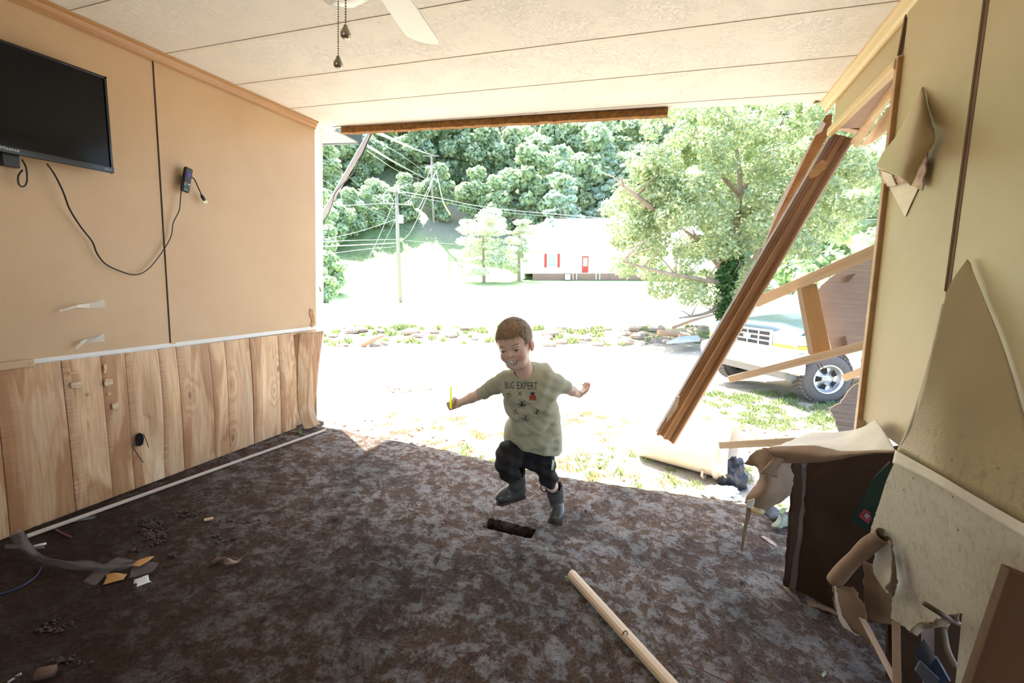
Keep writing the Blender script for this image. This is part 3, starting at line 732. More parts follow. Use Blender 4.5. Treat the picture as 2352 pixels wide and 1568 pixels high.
# rolled paper tube and the torn curls below
cp = [PY(1916, 1334, 1.52), PY(1955, 1290, 1.47), PY(2000, 1248, 1.43), PY(2030, 1228, 1.40)]
v = []
mb = MB(); mb.tube([p + noise.noise_vector(p * 20) * .0015 for p in crv(cp, 6)], [.021 + .0012 * math.sin(i * .7) for i in range(19)], 14, cap=False); o = mb.build('rolled_paper', M_PAPER, tw, smooth=True); md = o.modifiers.new('s', 'SOLIDIFY'); md.thickness = .002
lowf('torn_curl', [[(1912, 1330, 1.52), (1935, 1342, 1.5), (1962, 1345, 1.47)], [(1918, 1380, 1.53), (1940, 1385, 1.5), (1975, 1385, 1.46)], [(1928, 1425, 1.54), (1952, 1440, 1.52), (1988, 1425, 1.47)], [(1945, 1440, 1.54), (1970, 1456, 1.52), (2000, 1480, 1.48)]], M_PAPER, wob=.01, rag=.008)
lowf('torn_curl', [[(1915, 1340, 1.50), (1920, 1345, 1.5)], [(1922, 1400, 1.50), (1932, 1405, 1.5)], [(1932, 1432, 1.5), (1958, 1448, 1.49)], [(1940, 1440, 1.5), (1972, 1458, 1.49)]], M_PAPERL, wob=.004, rag=.004)
lowf('torn_curl', [[(1984, 1285, 1.55), (2010, 1300, 1.53), (2022, 1320, 1.5)], [(1986, 1345, 1.55), (2020, 1350, 1.52), (2045, 1372, 1.47)], [(1988, 1410, 1.55), (2030, 1405, 1.52), (2052, 1410, 1.46)], [(1998, 1425, 1.55), (2040, 1432, 1.5), (2068, 1448, 1.44)]], simple('brown_wet_cardboard', (.13, .07, .035), .8, var=.25, vs=14), wob=.006, rag=.006)
lowf('torn_curl', [[(2010, 1252, 1.45), (2028, 1244, 1.42), (2042, 1240, 1.38)], [(2008, 1300, 1.45), (2030, 1295, 1.42), (2054, 1290, 1.38)], [(2012, 1325, 1.45), (2032, 1350, 1.41), (2058, 1335, 1.37)], [(2034, 1360, 1.43), (2040, 1362, 1.41), (2046, 1364, 1.38)]], M_PAPERL, wob=.008, rag=.006)
lowf('torn_curl', [[(2036, 1240, 1.37), (2046, 1250, 1.36)], [(2052, 1280, 1.37), (2048, 1300, 1.36)], [(2062, 1335, 1.37), (2050, 1330, 1.36)], [(2050, 1372, 1.37), (2038, 1350, 1.36)]], M_PAPER, wob=.005, rag=.004)
# studs in the wall cavity
o = stud('diagonal_stud', (1985, 1428), (2075, 1600), 1.50, 1.30, .016, .075, M_GYP, None); tag(o, 'short pine stud slanting out of the dark gap under the torn curls', 'stud')
o = stud('cavity_stud', (2058, 1440), (2062, 1640), 1.42, 1.2, .018, .05, M_PAPER, None); tag(o, 'ragged strip of board standing in the lower right wall gap', 'board strip')
mb = MB(); mb.beam(PY(2105, 1400, 1.5), PZ(2110, 1560, 0.0), .05, .09); tag(mb.build('cavity_stud', M_DARKW), 'dark stud inside the broken hole at lower right', 'stud')
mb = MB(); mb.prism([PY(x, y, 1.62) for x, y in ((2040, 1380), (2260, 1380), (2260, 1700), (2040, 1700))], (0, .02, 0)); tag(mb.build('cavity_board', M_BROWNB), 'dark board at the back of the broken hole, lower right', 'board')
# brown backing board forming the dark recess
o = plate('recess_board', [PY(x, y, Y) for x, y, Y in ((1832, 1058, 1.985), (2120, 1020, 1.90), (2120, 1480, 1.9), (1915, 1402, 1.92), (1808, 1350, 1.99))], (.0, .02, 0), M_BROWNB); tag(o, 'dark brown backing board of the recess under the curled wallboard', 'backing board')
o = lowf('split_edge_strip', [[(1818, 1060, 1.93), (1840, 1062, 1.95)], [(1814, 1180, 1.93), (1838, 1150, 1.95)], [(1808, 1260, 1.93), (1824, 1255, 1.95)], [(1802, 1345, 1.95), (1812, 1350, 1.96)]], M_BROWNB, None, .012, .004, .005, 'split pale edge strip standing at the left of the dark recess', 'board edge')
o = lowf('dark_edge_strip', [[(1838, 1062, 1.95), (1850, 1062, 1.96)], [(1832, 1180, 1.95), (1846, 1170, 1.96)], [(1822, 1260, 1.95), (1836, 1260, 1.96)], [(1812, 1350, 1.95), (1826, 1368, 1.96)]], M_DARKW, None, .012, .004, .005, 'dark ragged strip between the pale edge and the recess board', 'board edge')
# the near, dark closed side of the recess (floor litter edge)
lowf('recess_base_scrap', [[(1800, 1345, 1.97), (1840, 1370, 1.95), (1880, 1385, 1.92), (1915, 1400, 1.9)], [(1812, 1362, 1.93), (1850, 1388, 1.90), (1890, 1398, 1.88), (1925, 1415, 1.86)]], M_PAPER, None, .004, .006, .006, 'torn dark paper scraps along the foot of the recess', 'paper scraps')
# generic folded game board
gb = empty('game_board', PY(1990, 1195, 1.87), 'dark green folded game board with a red square inside the recess', 'game board')
plate('board', [PY(x, y, Y) for x, y, Y in ((1956, 1196, 1.88), (1992, 1222, 1.86), (2050, 1130, 1.80), (2045, 1060, 1.80), (2010, 1095, 1.84), (1985, 1140, 1.86))], (0, .006, 0), simple('dark_green_board', (.012, .035, .024), .5), gb)
plate('red_square', [PY(x, y, 1.845) for x, y in ((1972, 1186), (1986, 1168), (2008, 1182), (1994, 1203))], (0, .002, 0), simple('red_print', (.20, .012, .012), .5), gb)
plate('pale_square', [PY(x, y, 1.842) for x, y in ((1984, 1184), (1989, 1178), (1998, 1184), (1992, 1192))], (0, .002, 0), simple('pale_print', (.18, .15, .14), .5), gb)
# horizontal curled flap of wallboard facing
flap = empty('curled_wallboard_flap', PY(1900, 1030, 1.9), 'wide flap of wallboard facing peeled out flat and curling down at its end', 'wallboard flap')
two = None
lowf('flap', [[(2012, 962, 1.70), (1975, 982, 1.83), (1925, 992, 1.95), (1860, 994, 2.05), (1820, 1012, 2.08)],
              [(2035, 1000, 1.58), (1975, 1010, 1.72), (1925, 1012, 1.84), (1855, 1010, 1.92), (1795, 1020, 1.95)],
              [(2060, 1034, 1.46), (1990, 1036, 1.58), (1930, 1036, 1.68), (1870, 1024, 1.78), (1770, 1026, 1.86)]], M_PAPERL, flap, .003, .003, .001)
lowf('rolled_front', [[(2060, 1034, 1.46), (1990, 1036, 1.58), (1930, 1036, 1.68), (1870, 1024, 1.78), (1770, 1026, 1.86)],
              [(2058, 1036, 1.45), (1990, 1040, 1.565), (1925, 1044, 1.66), (1860, 1044, 1.75), (1765, 1036, 1.83)],
              [(2058, 1038, 1.46), (1985, 1044, 1.58), (1920, 1055, 1.68), (1855, 1062, 1.77), (1775, 1062, 1.84)]], M_PAPER, flap, .003, .003, .001)
lowf('drooping_curl', [[(1705, 1063, 1.86), (1745, 1032, 1.85), (1775, 1030, 1.84), (1815, 1062, 1.84)],
              [(1740, 1075, 1.84), (1752, 1080, 1.80), (1772, 1085, 1.79), (1820, 1090, 1.84)],
              [(1738, 1110, 1.83), (1755, 1110, 1.79), (1780, 1112, 1.79), (1820, 1112, 1.85)],
              [(1716, 1140, 1.84), (1745, 1142, 1.79), (1780, 1142, 1.80), (1818, 1132, 1.86)],
              [(1710, 1152, 1.85), (1738, 1172, 1.83), (1765, 1168, 1.83), (1812, 1138, 1.87)]], M_PAPER, flap, .003, .008, .004)
lowf('inner_twist', [[(1762, 1068, 1.78), (1780, 1050, 1.77), (1800, 1052, 1.77)], [(1750, 1080, 1.77), (1775, 1068, 1.76), (1792, 1075, 1.77)], [(1745, 1085, 1.78), (1760, 1085, 1.77), (1784, 1098, 1.78)]], M_PAPER, flap, .003, .01, .005)
lowf('hanging_strip', [[(1712, 1160, 1.83), (1724, 1166, 1.83)], [(1712, 1185, 1.82), (1722, 1188, 1.82)], [(1706, 1225, 1.82), (1714, 1226, 1.82)], [(1700, 1262, 1.82), (1704, 1270, 1.82)]], M_PAPER, flap, .002, .004, .002)
o = lowf('paper_tip', [[(1716, 1150, 1.80), (1735, 1146, 1.79)], [(1714, 1166, 1.80), (1728, 1168, 1.80)]], M_PAPERL, flap)
# peeled flap high on the right wall
hf = empty('peeled_wall_flap', PW(2085, 330), 'peeled triangular flap of wallboard high on the right wall', 'wall flap')
rw = [[PW(2118, 200, .002), PW(2120, 205, .002), PW(2122, 210, .002)],
      [PW(2092, 255, .03), PW(2115, 262, .035), PW(2138, 282, .004)],
      [PW(2055, 318, .05), PW(2095, 325, .07), PW(2147, 322, .02)],
      [PW(2028, 352, .06), PW(2080, 375, .10), PW(2122, 362, .05)],
      [PW(2014, 384, .06), PW(2060, 404, .11), PW(2094, 426, .10)]]
loft('flap', rw, .003, M_WALLR, hf, 6, 6, .002)
mb = MB(); pts = ragline([PW(x, y, .012) for x, y in ((2020, 388), (2050, 378), (2120, 370), (2135, 330), (2128, 395), (2120, 436), (2085, 420), (2045, 430), (2028, 415))], .003, .01); mb.prism(pts, (-.004, 0, 0)); mb.build('exposed_gypsum', simple('pink_gypsum_core', (.50, .36, .28), .9, var=.4, vs=30, bump=.7, bd=.006), hf)
mb = MB(); mb.prism([PW(x, y, .017) for x, y in ((2026, 392), (2050, 400), (2060, 425), (2046, 428), (2032, 412))], (-.003, 0, 0)); mb.build('paper_curl', M_PAPERL, hf)
mb = MB(); mb.prism(ragline([PW(x, y, .002) for x, y in ((2044, 430), (2062, 405), (2110, 432), (2080, 498))], .001, .02), (-.0015, 0, 0)); mb.build('bare_patch', M_PAPERL, hf)
# leaning brown plank, bottom right
A = PY(2330, 1318, .93); Bf = PY(2250, 1640, .80)
q = [PY(2318, 1308, .93), PY(2420, 1350, .93), PY(2420, 1900, .78), PY(2120, 1900, .78)]
fr = Matrix.Translation(q[0]) @ (q[3] - q[0]).to_track_quat('X', 'Y').to_matrix().to_4x4()
mb = MB(); mb.prism(q, (0, .02, 0)); tag(mb.build('brown_plank', wood('dark_brown_plank', (.15, .075, .033), (.08, .036, .015), axis=0, rough=.8), frame=fr, bevel=.002), 'dark brown plank leaning against the wall at the bottom right corner', 'plank')
# stick, cable, boxes in the hole
mb = MB(); mb.tube([PY(2124, 1386, 1.20), PY(2165, 1412, 1.23), PY(2205, 1434, 1.3)], [.006, .006, .006], 8); tag(mb.build('broken_stick', M_DARKW, smooth=True), 'short brown stick poking out of the torn wall at lower right', 'stick')
mb = MB(); mb.tube(crv([PY(2165, 1430, 1.35), PY(2176, 1490, 1.33), PY(2195, 1530, 1.30)]), .007, 8); tag(mb.build('tan_pipe', simple('tan_plastic_pipe', (.18, .12, .07), .5), smooth=True), 'curved tan pipe inside the broken hole at lower right', 'pipe')
b_ = empty('metal_outlet_box', PY(2160, 1540, 1.3), 'dark blue metal outlet box in the hole at the bottom right', 'metal box')
o = plate('box', [PY(x, y, 1.30) for x, y in ((2126, 1542), (2150, 1508), (2178, 1560), (2150, 1610))], (0, .06, 0), simple('blue_grey_metal', (.03, .04, .07), .3, .7), b_)
plate('plate', [PY(x, y, 1.26) for x, y in ((2102, 1540), (2114, 1518), (2158, 1560), (2150, 1600))], (0, .004, 0), simple('dull_grey_plate', (.10, .11, .125), .5), b_)
mb = MB(); mb.tube([PY(2150, 1508, 1.29), PY(2180, 1562, 1.29)], .003); mb.build('bright_edge', simple('shiny_edge', (.6, .7, .9), .15, 1), b_)

mb = MB()
for a, b in (((WX0 - .05, WZ0 - .05), (WX1 + .05, WZ0)), ((WX0 - .05, WZ1), (WX1 + .05, WZ1 + .05)), ((WX0 - .05, WZ0), (WX0, WZ1)), ((WX1, WZ0), (WX1 + .05, WZ1)), ((WX0 - .0, 1.33), (WX1, 1.36))): mb.box((a[0], YB - .05, a[1]), (b[0], YB + .015, b[1]))
tag(mb.build('added_window_1', M_WHITE), kind='structure')  # invented window frame, added around the fill light
# ================================================================== OUTSIDE (level frame: right r, ahead d, up u; u = 0 at the eye)
DT = [0, 3, 5, 6.4, 9, 12, 14, 16, 18, 20.5, 26, 30, 36, 46, 62, 66, 76, 90, 120, 160, 220]
UT = [-1.95, -1.90, -1.83, -1.80, -1.90, -1.96, -1.95, -1.72, -1.70, -1.73, -1.42, -1.44, -1.6, -.9, .45, 1.2, 7.5, 16, 40, 70, 95]
def gu(r, d):
    u = float(np.interp(d, DT, UT))
    u += .05 * noise.noise(Vector((r * .8, d * .8, 0))) * (1 if d < 14 else .4) + (.02 * noise.noise(Vector((r * 5, d * 5, 0))) if d < 14 else 0)
    if 13 < d < 18: u += .22 * max(0, noise.noise(Vector((r * 1.3, d * 1.3, 4)))) * (1 - abs(d - 15.5) / 2.5)
    # hillside comes nearer on the left
    if r < -10 and d > 30: u += min(5, max(0, (-r - 14 + (d - 46) * .15)) * .25)
    return u
def gp(r, d): return ow(r, d, gu(r, d))
def gpx(px, d):                                        # ground point below image column px at depth d (level frame column)
    r = (px - CX) / F * d / math.cos(PIT); r = (px - CX) / F * (d * math.cos(PIT)); return gp(r, d), r
def make_ground():
    ds = list(np.arange(1.2, 16, .12)) + list(np.arange(16, 66, .7)) + list(np.arange(66, 225, 3.5)); V = []; Fc = []; z1 = []; z2 = []
    nr = 150
    for d in ds:
        w = 8 + d * 1.25
        for k in range(nr + 1):
            r = -w + 2 * w * k / nr; p = gp(r, d); V.append(tuple(p))
            lawn = 1. if 26 < d < 76 else 0.
            if 17.5 < d < 20.5: lawn = .7
            road = 1. if 20.5 <= d <= 25.9 else 0.
            forest = 1. if d > 62 else 0.
            if -34 < r < 2 and 56 < d < 94: forest = .45  # grass slope toned darker by the forest colour to stand for its shade
            if r < -16 and d > 34: forest = .8  # shaded grass at left painted with the forest colour
            if 4 < d < 14: weed = .35
            else: weed = 1. if 14 <= d <= 17.5 else .0
            z1 += [lawn, road, weed, 1]; z2 += [forest, 0, 0, 1]
    m = len(ds)
    for i in range(m - 1):
        for k in range(nr): a = i * (nr + 1) + k; Fc.append((a, a + 1, a + nr + 2, a + nr + 1))
    me = bpy.data.meshes.new('ground'); me.from_pydata(V, [], Fc)
    for nm, dd in (('zone', z1), ('zone2', z2)):
        c = me.color_attributes.new(nm, 'FLOAT_COLOR', 'POINT'); c.data.foreach_set('color', dd)
    me.update(); return tag(link('ground', me, M_GROUND, None, True), kind='structure')
make_ground()
def basis(r, d, u, yaw=0):
    """level object frame at a place; yaw about up"""
    return Matrix.Translation(ow(r, d, u)) @ OM @ Matrix.Rotation(yaw, 4, 'Z')

# ---- leaves
def leafmesh(name, centers, radii, n, size, flat=.75, tone_up=True, droop=0, aspect=1.6, keep=None):
    """n folded leaf quads scattered through a set of clump ellipsoids (local, z up)"""
    C = np.array(centers, float); Rr = np.array(radii, float)
    wgt = Rr ** 2; wgt /= wgt.sum(); idx = rng.choice(len(C), n, p=wgt)
    dr = rng.normal(size=(n, 3)); dr /= np.linalg.norm(dr, axis=1)[:, None]
    rad = (.55 + .5 * rng.random(n) ** .6)[:, None]
    P = C[idx] + dr * rad * Rr[idx][:, None] * np.array([1, 1, flat])
    nrm = dr * .6 + rng.normal(size=(n, 3)) * .55 + np.array([0, 0, .5]); nrm /= np.linalg.norm(nrm, axis=1)[:, None]
    a = np.cross(nrm, rng.normal(size=(n, 3))); a /= np.linalg.norm(a, axis=1)[:, None]; b = np.cross(nrm, a)
    s = (size * (.6 + .8 * rng.random(n)))[:, None]
    V = np.empty((n, 4, 3)); V[:, 0] = P - a * s * aspect / 2; V[:, 1] = P + b * s * .5 - nrm * s * .1; V[:, 2] = P + a * s * aspect / 2; V[:, 3] = P - b * s * .5 - nrm * s * .1
    me = bpy.data.meshes.new(name); me.vertices.add(n * 4); me.vertices.foreach_set('co', V.reshape(-1).astype(np.float32))
    me.loops.add(n * 4); me.loops.foreach_set('vertex_index', np.arange(n * 4, dtype=np.int32)); me.polygons.add(n)
    me.polygons.foreach_set('loop_start', np.arange(0, n * 4, 4, dtype=np.int32)); me.update(calc_edges=True)
    t = np.repeat(rng.random(n), 4); col = np.stack([t, t, t, np.ones_like(t)], 1).reshape(-1).astype(np.float32)
    ca = me.color_attributes.new('tone', 'FLOAT_COLOR', 'POINT'); ca.data.foreach_set('color', col); me.validate(); return me
def crown_clumps(h, w, n, seed, base=.25, cone=False):
    r_ = random.Random(seed); C = []; R = []
    for k in range(n):
        t = r_.random()
        if cone: rr = w / 2 * (1 - t) ** .8 + .2; z = h * (base + (1 - base) * t); a = r_.random() * 6.28; q = rr * (.45 + .5 * r_.random()); sz = w * .11 * (1.3 - t)
        else:
            z = h * (base + (1 - base) * t); prof = math.sin(math.pi * (.12 + .80 * t)) ** .6; a = r_.random() * 6.28; q = w / 2 * prof * (r_.random() ** .5) * .85; sz = w * (.13 + .09 * r_.random())
        C.append((q * math.cos(a), q * math.sin(a), z)); R.append(sz)
    return C, R
M_LF = m_leaf('hazed_forest_leaves', (.62, .70, .44), (.24, .36, .25)); M_LF2 = m_leaf('hazed_conifer_needles', (.55, .66, .52), (.30, .42, .35)); M_LP = m_leaf('hazed_pale_leaves', (.68, .70, .54), (.46, .54, .38))  # tree leaf colours here and below lightened and greyed to carry outdoor haze
M_LN = m_leaf('hazed_near_leaves', (.62, .66, .36), (.20, .31, .17), .4)
M_BARK = wood('grey_bark', (.42, .34, .26), (.24, .18, .13), axis=2, rough=.9, scale=.2)
protos = []
for k in range(5):
    C, R = crown_clumps(11 + k, 9 + k % 3, 26, 30 + k, .12); protos.append(leafmesh('foliage', C, R, 5200, .55))
pc = []
for k in range(2):
    C, R = crown_clumps(16, 8, 60, 50 + k, .10, True); pc.append(leafmesh('foliage', C, R, 6500, .42, flat=.45))
tb = MB(); tb.tube([(0, 0, -1), (.05, 0, 3), (0, .1, 8)], [.28, .2, .08], 7); trunk_me = None
def tree(r, d, me, s, lab, group, mat, sz=1., dz=-.5, name='hillside_tree', cat='tree'):
    global trunk_me
    e = empty(name, ow(r, d, gu(r, d) + dz), lab, cat, group)
    e.matrix_world = basis(r, d, gu(r, d) + dz, random.random() * 6) @ Matrix.Diagonal((s, s, s * sz, 1))
    if not me.materials: me.materials.append(mat)
    o = bpy.data.objects.new('foliage', me); COL.objects.link(o); o.parent = e
    if trunk_me is None:
        t0 = tb.build('trunk', M_BARK); trunk_me = t0.data; t0.parent = e
    else:
        t0 = bpy.data.objects.new('trunk', trunk_me); COL.objects.link(t0); t0.parent = e
    return e
LH = 'leafy green tree among the forest covering the hillside'
def colr(px, d): return (px - CX) / F * d
rows_ = [(80, 11, 0), (92, 12, 4), (104, 12, 0), (118, 13, 5), (134, 14, 0), (152, 15, 5), (172, 17, 0)]
for d0, st, off in rows_:
    r = colr(700, d0) + off * .5
    while r < colr(2080, d0):
        d = d0 + random.uniform(-3, 3); px = CX + r / d * F
        if not (d0 < 84 and 760 < px < 1170): tree(r + random.uniform(-2, 2), d, random.choice(protos), random.uniform(.85, 1.25) * (1 + (d0 - 80) / 260), LH, 'trees covering the hillside', M_LF)
        r += st * .62
# left edge thicket nearer
for px, d, s in ((735, 58, .62), (770, 66, .75), (815, 70, .62), (750, 50, .45), (880, 74, .62), (940, 78, .6), (1010, 80, .7), (1090, 80, .75), (1150, 78, .7), (745, 84, 1.0), (790, 88, 1.1), (850, 84, .9), (760, 76, .8)):
    tree(colr(px, d), d, random.choice(protos), s, 'leafy green tree at the lower edge of the hillside forest', 'trees at the foot of the hillside', M_LF, name='hillside_tree')
for px, d, s, lab in ((1285, 70, 1.12, 'tall pale conifer rising behind the left end of the white house'), (1390, 76, 1.0, 'dense conifer behind the white house roof, right of the tall pale one'), (1210, 80, .8, 'shorter conifer left of the tall pale conifer behind the house')):
    tree(colr(px, d), d, pc[random.randrange(2)], s, lab, None, M_LF2, name='conifer')
C, R = crown_clumps(9.5, 8.5, 40, 91, .12); R = [x * .8 for x in R]; me1 = leafmesh('foliage', C, R, 7000, .22, flat=.4)
tree(colr(1112, 57), 57, me1, 1.0, 'wispy pale tree on the lawn left of the white house', None, M_LP, 1.0, name='pale_tree')
C, R = crown_clumps(9, 5, 24, 92, .2); R = [x * .8 for x in R]; me1b = leafmesh('foliage', C, R, 3200, .2, flat=.4)
tree(colr(1192, 60), 60, me1b, 1.0, 'slim pale tree touching the left corner of the white house', None, M_LP, .95, name='pale_tree')
for px, d, s, lab in ((2040, 24, .8, 'leafy tree seen through the gap right of the diagonal jamb'), (1950, 34, .85, 'tree behind the truck seen through the right opening'), (1850, 44, .8, 'distant tree between the big tree and the diagonal jamb'), (1620, 72, .9, 'hillside tree just right of the white house gable')):
    tree(colr(px, d), d, protos[1], s, lab, None, M_LF, name='roadside_tree')
for px, d, s, lab in ((762, 40, .33, 'low bush at the left edge of the far lawn'), (742, 34, .26, 'bush beside the white wall end at the lawn edge')):
    tree(colr(px, d), d, protos[0], s, lab, None, M_LF, dz=-.3, name='bush', cat='bush')

# ---- the big tree on the right
bt_d = 15.0; bt_r = colr(1672, bt_d); e = empty('big_tree', ow(bt_r, bt_d, gu(bt_r, bt_d)), 'large leafy tree with ivy-covered trunk in the middle of the yard', 'tree')
e.matrix_world = basis(bt_r, bt_d, gu(bt_r, bt_d) - .1)
mb = MB(); br = []
def bpt(px, py, dd=0.): # image point -> local coords of the tree
    return e.matrix_world.inverted() @ PD(px, py, bt_d + dd)
limbs = [[(1665, 745, 0), (1672, 690, 0), (1672, 640, 0), (1680, 580, .1), (1690, 520, .2), (1700, 430, .3), (1690, 330, .3)],
         [(1672, 640, 0), (1635, 590, -.3), (1605, 555, -.6), (1560, 520, -1.), (1500, 480, -1.3)],
         [(1678, 600, 0), (1655, 530, .4), (1625, 470, .8), (1590, 400, 1.2), (1560, 330, 1.4)],
         [(1690, 560, 0), (1730, 500, .5), (1760, 440, .8), (1800, 360, 1.)], [(1672, 660, 0), (1720, 610, -.6), (1760, 540, -1.2), (1800, 470, -1.6)],
         [(1660, 700, 0), (1620, 720, -.5), (1560, 730, -.8)], [(1670, 650, 0), (1600, 640, -1), (1500, 620, -1.5), (1430, 600, -1.6)],
         [(1700, 450, .3), (1640, 380, -.5), (1600, 300, -1)], [(1700, 450, .3), (1760, 350, 0), (1800, 280, 0)], [(1500, 480, -1.3), (1450, 440, -1.5), (1420, 420, -1.5)]]
for i, l in enumerate(limbs):
    pts = crv([bpt(*q) for q in l], 4); n = len(pts); r0 = .26 if i == 0 else .09
    mb.tube(pts, [r0 * (1 - .8 * k / n) for k in range(n)], 8)
    for k in range(0, n, 3):
        for _ in range(2):
            q = pts[k] + Vector((random.uniform(-.9, .9), random.uniform(-.9, .9), random.uniform(.1, .9))); mb.tube([pts[k], (pts[k] + q) / 2 + Vector((0, 0, .08)), q], [.03, .02, .008], 5)
o = mb.build('trunk', M_BARK, smooth=True); o.parent = e
cl = []; rd = []
def clp(px, py, rpx, dd): p = bpt(px, py, dd); cl.append(tuple(p)); rd.append(rpx / F * bt_d)
rr = random.Random(4)
outl = [(1500, 300, 560, 1990), ]
spans = {235: (1520, 1990), 275: (1470, 2000), 315: (1470, 2000), 355: (1450, 2000), 395: (1440, 2000), 435: (1420, 2010), 475: (1400, 2000), 515: (1400, 1950), 555: (1390, 1900), 590: (1400, 1830), 625: (1430, 1780), 655: (1500, 1760), 685: (1560, 1740)}
for y, (a, b) in spans.items():
    x = a + 25
    while x < b - 20:
        for _ in range(2 if y < 560 else 1):
            clp(x + rr.uniform(-20, 20), y + rr.uniform(-18, 18), rr.uniform(24, 40), rr.uniform(-2.2, 2.2))
        x += rr.uniform(38, 58)
# thin the crown where the house shows through
keep = [i for i in range(len(cl)) if not (rr.random() < .12)]
me = leafmesh('foliage', [cl[i] for i in keep], [rd[i] for i in keep], 62000, .085, flat=.8); me.materials.append(M_LN); o = bpy.data.objects.new('foliage', me); COL.objects.link(o); o.parent = e
iv = [tuple(bpt(1672 + rr.uniform(-14, 14), y, rr.uniform(-.3, .1))) for y in range(560, 740, 9)]
me = leafmesh('ivy', iv, [.32] * len(iv), 5200, .09); me.materials.append(m_leaf('ivy_leaves', (.12, .26, .07), (.04, .12, .03), .3)); o = bpy.data.objects.new('ivy', me); COL.objects.link(o); o.parent = e

# ---- house
HD = 62.; hr0 = colr(1202, HD); fr = basis(hr0, HD, .45, math.radians(-3)); px16 = F / HD
hs = empty('house', fr.translation, 'white two-storey house with red shutters and red door across the road', 'house'); hs.matrix_world = fr
WHT = simple('white_siding', (.82, .82, .80), .6, var=.03, vs=2, obj=True); RFW = simple('pale_metal_roof', (.74, .76, .78), .5, var=.05, vs=3, obj=True)
BRK = simple('brick_foundation', (.36, .22, .17), .9, var=.3, vs=20, obj=True); RED = simple('red_paint', (.50, .05, .04), .5); GLS = simple('window_glass_grey', (.45, .50, .52), .1, obj=True)
def L(lo, hi): m = MB(); m.box(lo, hi, fr); return m
def hb(name, lo, hi, mat): return L(lo, hi).build(name, mat, hs)
k = 1 / px16
wl = 400 * k; hb('wall', (0, 0, .9), (wl, 9, 4.2), WHT); hb('foundation', (1.3, -.02, 0), (5.8, 8.9, .9), BRK); hb('foundation', (6.6, -.02, 0), (12, 8.9, .9), BRK); hb('foundation', (12, .1, 0), (wl, 8.9, .9), BRK)
mb = MB(); prof = [(-.6, 4.0), (4.5, 8.0), (9.6, 4.0), (9.6, 4.2), (4.5, 8.2), (-.6, 4.2)]
def rprism(x0, x1, prof, name, mat):
    m = MB(); v = [fr @ Vector((x, y, z)) for x in (x0, x1) for y, z in prof]; n = len(prof)
    m.add(v, [(i, (i + 1) % n, (i + 1) % n + n, i + n) for i in range(n)] + [tuple(range(n)), tuple(range(n, 2 * n))[::-1]]); return m.build(name, mat, hs)
rprism(-.4, wl + .4, prof, 'roof', RFW); rprism(0, wl, [(0, 4.1), (9, 4.1), (4.5, 8.0)], 'gable', WHT)
rprism(4.4, wl - 1.5, [(.5, 4.6), (4.5, 9.1), (8.5, 4.6)], 'upper_roof', RFW)
hb('steps', (5.85, -1.2, 0), (6.55, 0, .8), WHT)
w1 = hb('window', (3.35, -.06, 1.8), (4.75, 0, 3.6), WHT); m = L((3.5, -.09, 1.95), (4.6, -.05, 3.45)); m.build('pane', GLS, w1)
hb('shutter', (2.95, -.08, 1.75), (3.3, 0, 3.65), RED); hb('shutter', (4.8, -.08, 1.75), (5.15, 0, 3.65), RED)
dr = hb('door', (8.25, -.08, 1.0), (9.15, 0, 3.3), RED); m = L((8.4, -.11, 1.9), (9.0, -.07, 3.1)); m.build('pane', GLS, dr)
for x in (13., 15.): hb('window', (x, -.06, 1.9), (x + 1.3, 0, 3.5), GLS)
hb('porch_step', (-1.1, -.2, 0), (0, 1.2, 1.0), WHT)
for i, x in enumerate((7.2, 10.4)):
    fm = basis(hr0, HD, .45, math.radians(-3)) @ Matrix.Translation((x, -.9, .9)); mb = MB()
    for s_ in (-.25, .25): mb.box((s_ - .03, -.25, -.9 + .0), (s_ + .03, -.19, .65), fm); mb.box((s_ - .03, .2, -.9), (s_ + .03, .26, 1.1), fm)
    mb.box((-.28, -.25, .38), (.28, .26, .44), fm); mb.box((-.28, .2, .5), (.28, .24, 1.1), fm)
    tag(mb.build('porch_chair', simple('white_wicker', (.65, .65, .65), .6, obj=True), fix=False), ('white chair left of the red house door', 'white chair right of the red house door')[i], 'chair')
# shed end behind the tree
fr2 = basis(colr(1600, 60), 60, .4, 0); mb = MB(); mb.box((0, 0, 0), (3, 5, 3), fr2)
tag(mb.build('outbuilding', simple('grey_siding', (.5, .5, .5), .7, obj=True)), 'small grey outbuilding right of the white house', 'shed')

# ---- poles and wires
M_POLE = wood('weathered_pole', (.40, .36, .32), (.26, .23, .20), axis=2, rough=.8, scale=.3); M_WIRE = simple('grey_wire', (.42, .42, .43), .5, .2, bump=0); M_GREY = simple('grey_metal_can', (.7, .71, .72), .4, .3, bump=0)
D1 = 35.
p1 = empty('utility_pole', PD(920, 697, D1), 'near wooden utility pole with crossarms and transformer on the lawn', 'utility pole')
mb = MB(); mb.tube([PD(920, 705, D1), PD(914, 560, D1), PD(911, 437, D1)], [.16, .14, .11], 10); mb.build('pole', M_POLE, p1, True)
mb = MB(); mb.beam(PD(880, 466, D1), PD(945, 470, D1), .1, .1); mb.build('crossarm', M_POLE, p1)
mb = MB(); mb.beam(PD(896, 438, D1), PD(924, 442, D1 - .3), .1, .1); mb.build('crossarm', M_POLE, p1)
mb = MB(); mb.tube([PD(920, 512, D1 - .3), PD(920, 494, D1 - .3)], .22, 12); mb.build('transformer', M_GREY, p1)
for x, y in ((882, 460), (890, 462), (938, 464), (944, 466), (900, 434), (916, 436)):
    mb = MB(); mb.ball(PD(x, y, D1), (.07, .07, .14), 8); mb.build('insulator', M_WHITE, p1)
mb = MB(); mb.tube(crv([PD(882, 468, D1), PD(880, 452, D1), PD(888, 438, D1), PD(898, 432, D1), (PD(918, 432, D1))]), .03, 6); mb.build('jumper_wire', M_GREY, p1)
D2 = 76.
